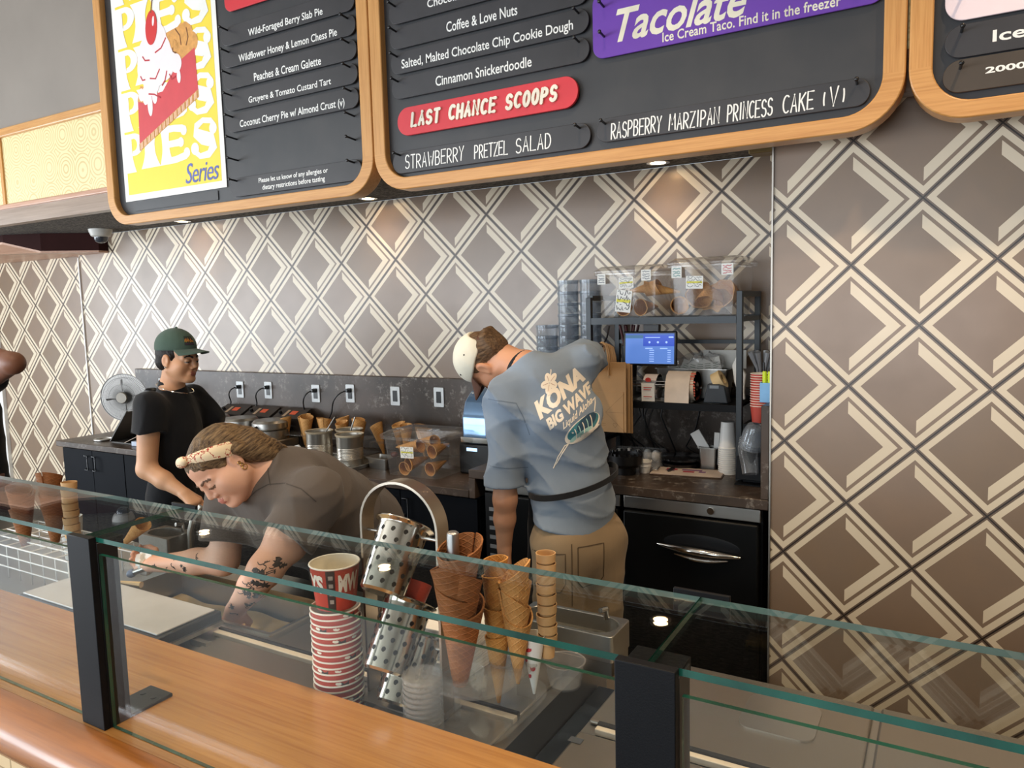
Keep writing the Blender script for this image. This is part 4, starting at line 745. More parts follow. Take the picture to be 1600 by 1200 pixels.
# middle shelf things
ZM = 1.002+.297+.028
t = thing('label_dispenser', 'clear label dispenser on the middle shelf', 'dispenser', (-1.10, 3.30, ZM))
for x in (-.145, -.03, .13): MB().box((x-.002, -.06, 0), (x+.002, .06, .105)).build('divider', CLEAR, t)
MB().box((-.147, -.06, 0), (.132, .06, .004)).build('base', CLEAR, t)
for z in (.075, .09): MB().cyl((-.15, -.058, z), (.14, -.058, z), .003, n=8).build('rod', CHROME, t)
MB().cyl((-.14, 0, .06), (.16, 0, .06), .008, n=12).build('spindle', CHROME, t)
def roll(x, y, z, w, r, label, art, m1):
    t = thing('label_roll', label, 'labels', (x, y, z)); L_ = MB(); L_.lathe([(.02, -w/2), (r, -w/2), (r, w/2), (.02, w/2)], 36, Ry(PI/2), cap0=False, cap1=False); L_.ring(ell(0, 0, r, r, 36), ell(0, 0, .019, .019, 36), -w/2, w/2, Ry(PI/2)); L_.build('roll', m1, t)
    return t
r1 = roll(-1.168, 3.30, ZM+.062, .062, .056, 'narrow roll of white labels with red print', 0, mat('label_backing', '#e9dcd6', .5))
P1 = MB().box((-.031, -.0005, -.075), (.031, .0005, .02), M=T((-.002, -.063, .0)) @ Rx(.05)); P1.build('hanging_label', PAPER, r1)
rp = MB()
for q in ([(-.02, -.02), (.02, -.02)], [(-.02, -.03), (.015, -.03)], [(-.02, -.062), (.02, -.062)]):
    for g in ribbon(q, .003): rp.add([XZ @ Vector((a-.002, b+.02, .0665)) for a, b in g], [(0, 1, 2, 3)])
rp.add([XZ @ Vector((a, b, .0655)) for a, b in ell(-.0, .035, .014, .010, 20)], [tuple(range(20))]); rp.build('printing', mat('label_red', '#d0392f', .5), r1, smooth=0, merge=False)
r2 = roll(-1.01, 3.295, ZM+.068, .10, .066, 'wide roll of beige labels with orange print', 1, mat('beige_label', '#d8c4ab', .5))
cv = [(-.0, -.020, .068), (0, -.05, .052), (0, -.070, .02), (0, -.078, -.03), (0, -.082, -.085)]
MB().strap([(-.02, y, z) for _, y, z in cv], (1, 0, 0), .055, .001).build('hanging_label', mat('beige_label_strip', '#d3c2b0', .35), r2)
op = MB(); rnd = random.Random(5)
for k in range(7): a = -1.9+.28*k; op.add([(.051, .05*math.cos(a)*1.0, .05*math.sin(a)), (.051, .062*math.cos(a), .062*math.sin(a)), (.051, .062*math.cos(a+.15), .062*math.sin(a+.15)), (.051, .05*math.cos(a+.15), .05*math.sin(a+.15))], [(0, 1, 2, 3)])
for k in range(9):
    x = .038+.01*rnd.random(); z = -.04+.012*k
    op.add([(x-.012, -.0665+.004*abs(k-3.5), z), (x+.012, -.0665+.004*abs(k-3.5), z), (x+.010, -.0665+.004*abs(k-3.5), z+.008), (x-.01, -.0665+.004*abs(k-3.5), z+.008)], [(0, 1, 2, 3)])
op.build('printing', mat('label_orange', '#c8502a', .5), r2, smooth=0, merge=False)
pan(-1.02, 3.47, ZM, .34, .14, .135, 'large steel pan of wrapped napkin packs behind the label rolls')
def crumple(name, w, d, h, m, label, cat, loc, seed, rz=0, n=12):
    mb = MB(); rnd = random.Random(seed); ph = [rnd.uniform(0, 6) for _ in range(6)]
    for j in range(n+1):
        t_ = PI*j/n
        for i in range(2*n):
            a = PI*i/n; k = 1+.18*math.sin(3*a+ph[0]+2*t_)+.12*math.sin(7*a+ph[1]-3*t_)+.08*math.sin(13*a+ph[2]+5*t_); mb.v.append((w*math.sin(t_)*math.cos(a)*k, d*math.sin(t_)*math.sin(a)*k, h*(1-math.cos(t_))*k*.5))
    for j in range(n):
        for i in range(2*n): mb.f.append((j*2*n+i, j*2*n+(i+1) % (2*n), (j+1)*2*n+(i+1) % (2*n), (j+1)*2*n+i))
    mb.mi = [0]*len(mb.f); o = mb.build(name, m, loc=loc, smooth=20); o.rotation_euler = (0, 0, rz); return tag(o, label, cat)
crumple('packet_bag', .105, .05, .085, FILM, 'clear bag of napkin packets on top of the steel pan', 'bag', (-.985, 3.45, ZM+.11), 3)
for k in range(5):
    t = thing('napkin_packet', 'white packet inside the clear bag, %s from the left' % ('first', 'second', 'third', 'fourth', 'fifth')[k], 'packet', (-1.06+.037*k, 3.435, ZM+.125+.004*k), rot=(-.3, .35-.16*k, 0), group='napkin packets in the clear bag'); MB().box((-.024, -.003, -.02), (.024, .003, .05)).build('wrapper', PAPER, t, bevel=.001)
    m = MB()
    for q in range(3): m.add([XZ @ Vector((a, b, .0036)) for a, b in ((-.015, .0+.01*q), (.012, .0+.01*q), (.012, .003+.01*q), (-.015, .003+.01*q))], [(0, 1, 2, 3)])
    m.build('printing', mat('grey_green_ink', '#8a9a84', .6), t, smooth=0, merge=False)
tag(MB().box((-1.0, 3.535, ZM+.13), (-.80, 3.54, ZM+.215)).build('flyer', PAPER), 'white flyer standing behind the clear bag of packets', 'flyer')
t = thing('tape_dispenser', 'black tape dispenser with a beige roll at the right of the middle shelf', 'dispenser', (-.872, 3.28, ZM)); MB().prism([(-.05, 0), (.06, 0), (.045, .075), (.02, .085), (-.03, .085)], -.03, .03, Matrix(((1, 0, 0, 0), (0, 0, 1, 0), (0, 1, 0, 0), (0, 0, 0, 1)))).build('body', mat('charcoal_plastic', '#2c3137', .5), t, bevel=.005)
MB().lathe([(.022, -.02), (.042, -.02), (.042, .02), (.022, .02), (.022, -.02)], 32, T((.01, .015, .095)) @ Ry(PI/2-.5)).build('tape_roll', mat('masking_tape', '#d9bd8c', .6), t); MB().box((-.02, -.032, .065), (.02, -.0305, .078)).build('label', mat('grey_label', '#7c858d', .5), t)
t = thing('tape_gun', 'white plastic label gun leaning at the right end of the middle shelf', 'tool', (-.815, 3.34, ZM+.03), rot=(0, .15, 0)); MB().prism([(-.02, .13), (.0, .20), (.016, .20), (.02, .13), (.045, .10), (.05, .03), (.06, -.01), (.045, -.015), (.02, .02), (0, .06)], -.012, .012, XZ).build('body', WHITEP, t, bevel=.004)
# right counter things
ZC = 1.0025
t = thing('egg_tray', 'white plastic tray of small cups behind the black strainer', 'tray', (-1.27, 3.37, ZC), .1); MB().ring(rrect(-.125, -.065, .125, .065, .015), rrect(-.115, -.055, .115, .055, .012), 0, .07).build('walls', FILM, t); MB().prism(rrect(-.12, -.06, .12, .06, .015), 0, .004).build('floor_panel', FILM, t)
for i in range(5): MB().ball((-.09+.045*i, -.01+.02*(i % 2), .045), (.022, .025, .028), 14, 10).build('cup', WHITEP, t)
t = thing('sauce_cup', 'small white ribbed cup beside the black strainer', 'cup', (-1.175, 3.20, ZC)); MB().lathe([(.022, 0), (.028, .03), (.030, .031), (.030, .036), (.029, .037), (.031, .048), (.034, .05), (.034, .056), (.03, .056), (.024, .01)], 28).build('body', WHITEP, t)
t = thing('grinder_ring', 'black round plastic grinder lid with teeth at the left of the right counter', 'lid', (-1.245, 3.145, ZC)); MB().lathe([(.045, 0), (.048, .03), (.03, .032)], 32).build('foot', BLACKP, t); MB().lathe([(.06, .034), (.076, .05), (.078, .09), (.07, .09), (.066, .055), (0, .05)], 36).build('bowl', BLACKP, t)
m = MB()
for i in range(20): a = 2*PI*i/20; m.box((-.005, -.003, .09), (.005, .003, .10), M=Rz(a) @ T((0, .073, 0)))
m.build('teeth', BLACKP, t, merge=False)
t = thing('kitchen_scale', 'black round induction plate in the middle of the right counter', 'plate', (-1.065, 3.40, ZC)); MB().lathe([(.085, 0), (.09, .02), (.06, .03)], 40).build('base', BLACKP, t); MB().lathe([(.0, .048), (.092, .048), (.098, .044), (.098, .036), (.08, .030), (0, .030)], 44).build('plate', mat('black_glass_plate', '#17181b', .12), t)
pan(-.935, 3.40, ZC, .085, .07, .10, 'narrow steel pan holding a white scraper', rot=.05)
t = thing('scraper', 'white plastic scraper leaning in the narrow steel pan', 'scraper', (-.925, 3.40, ZC+.04), rot=(0, -.55, 0)); MB().box((-.024, -.003, 0), (.024, .003, .15)).build('blade', WHITEP, t, bevel=.002)
tag(MB().box((-.012, -.004, 0), (.012, .004, .15), M=T((-.905, 3.40, ZC+.02)) @ Ry(.05)).build('spatula', WHITEP), 'white handle standing at the right of the narrow steel pan', 'spatula')
for k in range(13):
    z0 = ZC+.0095*k; o = MB().lathe([(.0365, 0), (.0408, .0005), (.0412, .003), (.0405, .0055), (.0368, .0065), (.0285, .088 if k < 12 else .12), (0, .088 if k < 12 else .12)], 28, T((0, 0, 0)), cap0=False).build('paper_cup', WHITEP if k else WHITEP); o.location = (-.833, 3.33, z0)
    tag(o, 'top upside-down white cup of the stack beside the rack post' if k == 12 else 'lowest upside-down white cup of the stack beside the rack post' if k == 0 else 'white cup inside the upside-down stack beside the rack post', 'cup', 'white cups stacked upside down')
t = thing('clipboard', 'clipboard with a printed sheet on the right counter', 'clipboard', (-.995, 3.262, ZC), .13); MB().box((-.16, -.075, 0), (.16, .075, .004)).build('board', mat('brown_board', '#5a4535', .5), t, bevel=.002); MB().box((-.155, -.072, .0045), (.155, .072, .0065)).build('paper_sheet', mat('pinkish_paper', '#cdbcae', .6), t)
m = MB()
for (x0, y0, x1, y1, mi) in ((-.10, .02, -.05, .05, 0), (-.10, -.0, -.06, .015, 1), (-.03, .02, .06, .05, 1), (-.02, -.015, .03, .012, 0), (.05, -.01, .08, .02, 1)): m.add([(x0, y0, .0070), (x1, y0, .0070), (x1, y1, .0070), (x0, y1, .0070)], [(0, 1, 2, 3)], mi)
m.build('printing', [mat('print_crimson', '#a83a4e', .6), mat('print_plum', '#7d5b78', .6)], t, smooth=0, merge=False); MB().box((-.158, -.03, .007), (-.13, .04, .016)).build('clip', CHROME, t, bevel=.003)
tag(MB().cyl((-1.072, 3.225, ZC+.0135), (-1.066, 3.29, ZC+.0135), .006, n=12).build('marker_pen', BLACKP), 'black marker lying across the clipboard', 'pen')
# right corner: file bins, dome lids, cups, spoons, highlighters
t = thing('file_holder', 'black wire-edged tiered holder at the right end of the counter', 'holder', (-.70, 3.30, ZC))
for k, (y, z, h) in enumerate(((-.14, 0, .10), (-.03, .0, .235), (.10, 0, .31))): MB().box((-.055, y-.004, z), (.075, y+.004, z+h), M=Rx(-.12)).build('divider', BLACKM, t, bevel=.002)
MB().box((-.055, -.17, 0), (.075, .15, .005)).build('base', BLACKM, t); MB().box((-.03, -.13, .005), (.075, -.025, .255)).build('riser_box', BLACKM, t, bevel=.003)
for k in range(3):
    o = MB().lathe([(.048, 0), (.052, .003), (.046, .012), (.044, .045), (.032, .075), (.012, .085)], 30, cap0=False, cap1=False).build('dome_cover', DELI); o.matrix_world = T((-.675, 3.075, ZC+.175)) @ Matrix.Rotation(.25, 4, 'Y') @ Rx(.25) @ T((0, 0, .012*k)); tag(o, ('innermost', 'middle', 'outermost')[k]+' clear dome cover of the small stack above the tilted cup', 'lid', 'clear dome covers')
t = thing('clear_cup', 'tilted clear cup lying on the black holder at the right end', 'cup', (-.685, 3.115, ZC+.055), rot=(-.35, -.2, 0)); MB().lathe([(.0, .125), (.034, .125), (.038, .12), (.04, .11), (.032, 0), (.03, 0)], 30, cap0=False).build('body', FILM, t); MB().lathe([(.012, .127), (.024, .127), (.024, .13), (.012, .13), (.012, .127)], 24).build('rim_ring', CHROME, t)
tag(MB().box((-.632, 3.10, ZC+.262), (-.609, 3.103, ZC+.318)).build('tag_card', PAPER), 'small white card at the edge of the end panel', 'card')
CUPRIM = mat('cup_rim_cream', '#f2ebdc', .5, 0, .03); CUPIN = mat('cup_inside_cream', '#efe6d2', .6, 0, .03)
def red_cup(r=.058, h=.105, lettering=True):
    """one printed paper cup: root mesh-less, parts sleeve, rim, inside, lettering"""
    t = bpy.data.objects.new('paper_cup', None); C.objects.link(t); rb = r*.80
    MB().lathe([(rb, 0), (r, h)], 48, cap1=False).build('sleeve', REDP, t); MB().lathe([(rb*.95, .006), (r*.975, h)], 48, cap1=False).build('inside', CUPIN, t)
    MB().tube([(r*math.cos(a), r*math.sin(a), h) for a in [2*PI*k/48 for k in range(48)]], .0022, 8, closed=True).build('rim', CUPRIM, t)
    if lettering:
        m = MB()
        def wrap(v): a = v.x/r+lettering; k = rb+(r-rb)*v.y/h+.0006+v.z; return Vector((k*math.cos(a), k*math.sin(a), v.y))
        tmp = MB()
        def word(s, x0, x1, y0, y1):
            tv, tf = text_geo(s, bold=.05); me = bpy.data.meshes.new('w'); me.from_pydata([(x0+a*(x1-x0), y0+b*(y1-y0), 0) for a, b in tv], [], tf); bm = bmesh.new(); bm.from_mesh(me)
            bmesh.ops.triangulate(bm, faces=bm.faces); bmesh.ops.subdivide_edges(bm, edges=[e for e in bm.edges if e.calc_length() > .012], cuts=2, use_grid_fill=True); bm.verts.ensure_lookup_table()
            m.add([wrap(v.co) for v in bm.verts], [tuple(v.index for v in f.verts) for f in bm.faces], 0); bm.free(); bpy.data.meshes.remove(me)
        word('YS', -.072, -.022, .045, .09); word('MW', .016, .075, .045, .09)
        for y0, y1, mi in ((.005, h-.003, 1),):
            vs = []; nseg = 6
            for i in range(nseg+1): vs += [wrap(Vector((-.014+.022*i/nseg, y0, -.0002))), wrap(Vector((-.014+.022*i/nseg, y1, -.0002)))]
            m.add(vs, [(2*i, 2*i+2, 2*i+3, 2*i+1) for i in range(nseg)], 1)
        for k in range(4): vs = [wrap(Vector((a, b, .0002))) for a, b in ((-.008, .02+.02*k), (.003, .02+.02*k), (.003, .03+.02*k), (-.008, .03+.02*k))]; m.add(vs, [(0, 1, 2, 3)], 2)
        m.build('lettering', [CUPRIM, mat('cup_dark_band', '#3b2f2c', .5), mat('cup_band_print', '#a79c90', .5)], t, smooth=0, merge=False)
    return t

# --- right corner: small red cups, wrapped spoons, highlighters
sc0 = red_cup(.059, .105, -.8); sc0.scale = (.66,)*3; sc0.location = (-.672, 3.222, ZC+.257+.0105*13)
tag(sc0, 'top small red paper cup at the right end of the back counter, printed MW', 'cup', 'small red paper cups at the right corner')
for k in range(13):
    if k == 0: q0 = red_cup(.059, .105, 0); q0.scale = (.66,)*3; q0.location = (-.672, 3.222, ZC+.2575); tag(q0, 'lowest small red paper cup at the right corner', 'cup', 'small red paper cups at the right corner')
    else: dup(q0, (-.672, 3.222, ZC+.2575+.0105*k), 'small red paper cup, number %d up in the right corner stack below the printed one' % (k+1))
t = thing('spoon_cup', 'black cup of wrapped spoons behind the small red cups', 'cup', (-.69, 3.36, ZC)); MB().lathe([(.035, 0), (.042, .43), (.039, .43), (.033, .006)], 24).build('body', BLACKP, t)
for k in range(9):
    a = k*.75; o = MB().tube([(0, 0, 0), (.012*math.cos(a), .012*math.sin(a), .09), (.045*math.cos(a), .035*math.sin(a), .165)], [.006, .006, .013], 8).build('wrapped_spoon', mat('silver_wrapper', '#b4b7bd', .3, .4), loc=(-.69+.012*math.cos(a), 3.36+.012*math.sin(a), ZC+.38))
    tag(o, ('clear wrapped spoon in the black cup at the right corner, leaning %s' % ('right', 'right and back', 'back', 'left and back', 'left', 'left and forward', 'forward', 'forward and right', 'far right')[k]), 'spoon', 'wrapped spoons')
t = thing('pen_holder', 'pale blue pen holder on top of the dark side panel', 'holder', (-.606, 3.05, 1.3685)); MB().ring(rrect(-.028, -.02, .028, .02, .004, 3), rrect(-.025, -.017, .025, .017, .003, 3), .003, .078).build('walls', mat('sky_blue_plastic', '#7fb9ea', .45), t); MB().box((-.027, -.019, 0), (.027, .019, .003)).build('base', mat('sky_blue_plastic', '#7fb9ea', .45), t)
for x, lb in ((-.618, 'left yellow highlighter in the blue holder'), (-.598, 'right yellow highlighter in the blue holder')): tag(MB().lathe([(.008, 0), (.009, .10), (.008, .118), (0, .119)], 16, T((x, 3.047, 1.3725))).build('highlighter', mat('neon_yellow', '#d8ee2c', .45)), lb, 'highlighter', 'yellow highlighters')
tag(MB().cyl((-.620, 3.061, 1.373), (-.626, 3.062, 1.525), .0045, n=10).build('marker_pen', BLACKP), 'thin black pen in the blue holder', 'pen')
# ---------------------------------------------------------------- customer counter
ZL, ZK = .884, .82
HB = NT('herringbone_oak'); _b = HB.node('ShaderNodeTexBrick'); HB.l.new(HB.coord('Object', (1, 1, 1), (PI/2, PI/4, 0)), _b.inputs['Vector']); _b.inputs['Scale'].default_value = 5.0
for k_, v_ in (('Color1', lin('#e3c79c')), ('Color2', lin('#d2b283')), ('Mortar', lin('#a48860'))): _b.inputs[k_].default_value = v_
_b.inputs['Mortar Size'].default_value = .012; HB.set(**{'Base Color': _b.outputs['Color'], 'Roughness': .4})
t = thing('service_counter', 'varnished oak customer counter running along the front', 'counter', (-.9, 1.0, 0))
MB().box((-3.9, -.135, .834), (3.4, .213, .884)).build('ledge_top', LEDGE, t)
m = MB(); pr_ = [(-.136, .8845)]+[(-.136-.082*math.sin(PI*i/14)-.0, .8215+.063*math.cos(PI*i/14)) for i in range(15)]+[(-.05, .7585)]
m.prism([(y, z) for y, z in pr_], -3.9, 3.4, Matrix(((0, 0, 1, 0), (1, 0, 0, 0), (0, 1, 0, 0), (0, 0, 0, 1)))); m.build('bullnose_edge', NOSE, t)
MB().box((-3.9, -.12, 0), (3.4, -.05, .7583)).build('front_panel', HB.m, t); MB().box((-3.9, .15, .10), (3.4, .205, .834)).build('back_panel', BLACKM, t)
# ---------------------------------------------------------------- glass guard
t = thing('sneeze_guard', 'glass guard on black posts standing on the oak counter', 'guard', (-.9, .90, ZL+.0005)); GX = lambda x: x+.9
ZG = 1.308-ZL
for x in (-1.583, -.3225, 1.0, -2.95):
    p = MB().box((GX(x)-.041, -.030, 0), (GX(x)+.041, -.014, ZG+.001)); po = p.build('post', BLACKM, t, bevel=.0015)
    MB().box((GX(x)-.030, -.0139, 0), (GX(x)+.041, .032, ZG-.014)).build('channel', mat('black_anodised', '#232528', .35, .3), po, bevel=.001)
    MB().box((GX(x)-.041, .0321, 0), (GX(x)+.041, .135, .008)).build('foot_plate', mat('worn_black_steel', '#3a3a38', .45, .5), po, bevel=.002)
    f = MB()
    for sx in (-.02, .02): f.cyl((GX(x)+sx, .10, .008), (GX(x)+sx, .10, .0095), .007, n=14)
    f.build('foot_bolts', BLACKP, po, merge=False)
    MB().box((GX(x)-.038, -.013, ZG-.036), (GX(x)+.038, .048, ZG-.0115)).build('top_arm', BLACKM, po, bevel=.0015)
    MB().box((GX(x)-.045, .2265, ZG-.03), (GX(x)+.045, .234, ZG+.008)).build('rear_clip', BLACKM, po, bevel=.0015)
xs = [-3.9, -1.583, -.3225, 3.4]
def pane(name, lo, hi, long_axes):
    m = MB().box(lo, hi, 0)
    for k, f in enumerate(m.f):
        c = sum((Vector(m.v[q]) for q in f), Vector())/4
        for ax in (0, 1, 2):
            if ax in long_axes and (abs(c[ax]-lo[ax]) < 1e-6 or abs(c[ax]-hi[ax]) < 1e-6): m.mi[k] = 2 if (ax == 1 and abs(c[ax]-hi[ax]) < 1e-6) else 1
    return m.build(name, [GLASS, GLEDGE, GLEDGE_LIT], t, smooth=0)
for i in range(3):
    a, b = GX(xs[i])+.001, GX(xs[i+1])-.001
    pane('top_pane', (a, -.0295 if False else -.0135, ZG-.010), (b, .2262, ZG), (0, 1)); pane('front_pane', (a+.043, -.0125, .0005), (b-.043, -.0045, ZG-.038), (0, 2))
# ---------------------------------------------------------------- ice cream cabinets
def cabinet_body(x0, x1, label):
    t = thing('dipping_cabinet', label, 'cabinet', ((x0+x1)/2, 1.54, 0)); w = (x1-x0)/2
    return t, w, (lambda x: x-(x0+x1)/2), (lambda y: y-1.54)
DK = mat('dark_gasket', '#26282b', .5); WRAIL = mat('cream_rail', '#d9cdbb', .5)
t, w, cx, cy = cabinet_body(-3.88, -.80, 'stainless ice cream cabinet with an open tub where the worker scoops')
MB().box((-w, cy(1.216), .08), (w, cy(1.86), ZK-.13)).build('body', STEEL, t)
m = MB(); TX0, TX1, TY0, TY1 = -2.48, -1.70, 1.465, 1.735                                 # deck as four strips round the open well
m.box((-w, cy(1.216), ZK-.129), (cx(-1.345), cy(TY0), ZK)); m.box((cx(-1.165), cy(1.216), ZK-.129), (w, cy(TY0), ZK)); m.box((cx(-1.345), cy(1.376), ZK-.129), (cx(-1.165), cy(TY0), ZK)); m.box((-w, cy(TY1), ZK-.129), (w, cy(1.86), ZK)); m.box((-w, cy(TY0), ZK-.129), (cx(TX0), cy(TY1), ZK)); m.box((cx(TX1), cy(TY0), ZK-.129), (w, cy(TY1), ZK)); m.build('deck', STEEL, t)
m = MB(); m.ring(rrect(cx(TX0), cy(TY0), cx(TX1), cy(TY1), .01, 3), rrect(cx(TX0)+.012, cy(TY0)+.012, cx(TX1)-.012, cy(TY1)-.012, .008, 3), ZK+.0002, ZK+.006); m.build('well_rim', STEEL, t)
def dished(x0, y0, x1, y1, z, label, name='steel_lid'):
    l = MB(); n = 10; l.box((x0, y0, z), (x1, y1, z+.006)); return l
for (x0, x1) in ((-1.66, -1.26), (-1.245, -.83)): MB().box((cx(x0), cy(1.425), ZK+.0003), (cx(x1), cy(1.74), ZK+.008)).build('lid', STEELV, t, bevel=.003)
for (x0, x1) in ((-1.82, -1.35), (-1.16, -.83)): MB().box((cx(x0), cy(1.222), ZK+.0003), (cx(x1), cy(1.385), ZK+.008)).build('lid', STEELV, t, bevel=.003)
MB().box((cx(-1.86), cy(1.392), ZK+.0003), (cx(-.83), cy(1.412), ZK+.014)).build('rail', WRAIL, t, bevel=.002); MB().box((cx(-1.86), cy(1.4125), ZK+.0003), (cx(-.83), cy(1.422), ZK+.018)).build('rail_gasket', DK, t)
for y in (1.20, 1.33): MB().box((cx(-1.87), cy(y-.008), ZK+.0003), (cx(-1.80), cy(y+.008), ZK+.018)).build('slide_rail', STEEL, t)
o = MB(); n = 26                                                                        # ice cream in the well
for j in range(13):
    for i in range(n+1): x = TX0+.014+(TX1-TX0-.028)*i/n; y = TY0+.014+(TY1-TY0-.028)*j/12; o.v.append((x, y, ZK-.100+.005*math.sin(14*x+3*y)*math.sin(19*y)+.003*math.sin(33*x)+.008*abs(math.sin(4*x))))
for j in range(12):
    for i in range(n): q = j*(n+1)+i; o.f.append((q, q+1, q+n+2, q+n+1)); o.mi.append(0)
tag(o.build('ice_cream', mat('tan_ice_cream', '#bfa675', .5, 0, .08, 8, .15, 60)), 'tan ice cream filling the open well under the scooping hand', 'ice cream')['kind'] = 'stuff'
t2 = thing('well_cover', 'white topped sliding lid left of the open ice cream well', 'lid', (-2.23, 1.335, ZK+.018)); MB().box((-.36, -.115, 0), (.36, .10, .042)).build('frame', DK, t2, bevel=.004); MB().box((-.35, -.105, .0423), (.345, .088, .048)).build('white_panel', mat('scuffed_white', '#c8c6c4', .35, 0, .1, 5), t2, bevel=.002); MB().box((.361, -.11, .004), (.372, .095, .016)).build('edge_strip', STEEL, t2)
t, w, cx, cy = cabinet_body(-.685, 3.35, 'second stainless ice cream cabinet with closed lids at the right')
MB().box((-w, cy(1.216), .08), (w, cy(1.84), ZK-.001)).build('body', STEEL, t)
for x0, x1 in ((-.68, -.12), (-.105, .46), (.475, 1.05), (1.065, 1.65), (1.665, 2.3)):
    MB().box((cx(x0), cy(1.475), ZK), (cx(x1), cy(1.83), ZK+.012)).build('lid', STEELV, t, bevel=.006); MB().box((cx(x0), cy(1.222), ZK), (cx(x1), cy(1.425), ZK+.012)).build('lid', STEELV, t, bevel=.006)
    MB().box((cx(x0)+.03, cy(1.44), ZK), (cx(x1)-.01, cy(1.456), ZK+.016)).build('lid_rail', WRAIL, t, bevel=.002); MB().box((cx(x0)+.03, cy(1.4565), ZK), (cx(x1)-.01, cy(1.468), ZK+.02)).build('lid_gasket', DK, t)
    MB().prism(rrect(cx(x0)+.30, cy(1.60), cx(x0)+.46, cy(1.76), .03, 5), ZK+.0122, ZK+.016).build('lid_tab', STEEL, t)
tag(MB().box((-.685, 1.375, ZK+.0125), (-.655, 1.395, ZK+.0133)).build('sticker', mat('grey_sticker', '#4b5058', .5)), 'small dark sticker on the steel lid beside the black post', 'sticker')
tag(MB().box((-.797, 1.216, .30), (-.688, 1.80, ZK-.09)).build('gap_shade', mat('blue_grey_shade', '#2b3440', .4, .3)), 'dark sheet standing for shade in the gap between the two ice cream cabinets', 'panel')  # dark sheet added for the shaded depth between the cabinets
# dipper wells
def well(x, y, w, d, h, label, rz=0):
    t = thing('dipper_well', label, 'sink', (x, y, ZK+.0005), rz); o = rrect(-w/2, -d/2, w/2, d/2, .01, 3); i = rrect(-w/2+.012, -d/2+.012, w/2-.012, d/2-.012, .05 if d > .1 else .03, 8)
    MB().box((-w/2+.005, -d/2+.005, 0), (w/2-.005, d/2-.005, h*.35)).build('base', STEEL, t); o8 = rrect(-w/2, -d/2, w/2, d/2, .01, 8); MB().ring(o8, i, h*.35, h).build('basin', STEEL, t, bevel=.002)
    MB().prism(i, h*.36, h*.62).build('water', mat('dark_water', '#5a5750', .08), t)
    f = MB(); f.cyl((w*.30, d*.30, h), (w*.30, d*.30, h+.032), .008, n=14); f.cyl((w*.30, d*.30, h+.028), (w*.30-.004, d*.30-.03, h+.034), .007, n=12); f.build('faucet', CHROME, t); return t
well(-.855, 1.752, .29, .125, .11, 'steel dipper well with a small faucet behind the cone stacks')
lw = well(-2.55, 1.735, .18, .12, .13, 'smaller steel dipper well at the left behind the raised cone hand'); MB().tube([(.11, .02, .06), (.115, .02, .14), (.13, .03, .20), (.15, .05, .235)], .012, 10).build('spring_hose', m_steel('ribbed_hose', '#aaa79f', .4, 2), lw)
# ---------------------------------------------------------------- things on the cabinet behind the glass
ZT2 = ZK+.0085
ZCUP = ZK-.1292
cups0 = red_cup(.059, .105, -.95); plain = red_cup(.059, .105, 0); plain.location = (-1.262, 1.29, ZCUP); N = 19; cups0.location = (-1.258, 1.29, 1.066)
tag(cups0, 'topmost printed red paper cup of the stack, standing open', 'cup', 'red paper cups stacked behind the glass')
ordn = ['lowest', 'second', 'third', 'fourth', 'fifth', 'sixth', 'seventh', 'eighth', 'ninth', 'tenth', 'eleventh', 'twelfth', 'thirteenth', 'fourteenth', 'fifteenth', 'sixteenth', 'seventeenth', 'eighteenth', 'nineteenth']
def dots(par, ang, k):
    m = MB(); rnd = random.Random(k)
    for j in range(2):
        a = ang+rnd.uniform(-.5, .9); z = .096+rnd.uniform(0, .003); r = .0585
        e = [(r*math.cos(a+u/r), r*math.sin(a+u/r), z+v) for u, v in ell(0, 0, .008, .0038, 10, rnd.uniform(-.4, .4))]; m.add(e, [tuple(range(10))])
    if k % 3: m.build('lettering', [CUPRIM, BLACKP], par, smooth=0); return
    e = [(.0586*math.cos(ang+.12+u/.0586), .0586*math.sin(ang+.12+u/.0586), .0905+v) for u, v in ((-.009, 0), (.009, 0), (.009, .0135), (-.009, .0135))]; m.add(e, [(0, 1, 2, 3)], 1)
    m.build('lettering', [CUPRIM, mat('cup_dark_band', '#3b2f2c', .5)], par, smooth=0)
for k in range(N):
    lb = 'red paper cup in the tall stack, %s counted from the bottom' % ordn[k]
    if k == 0: tag(plain, lb, 'cup', 'red paper cups stacked behind the glass'); dots(plain, -1.0, 0)
    else:
        cq = dup(plain, (-1.262+.0015*math.sin(k*2.1), 1.29, ZCUP+.0148*k), lb, rotz=(.3, 2.4, -.5, 1.4, .75, -1.3, 3.0)[k % 7])
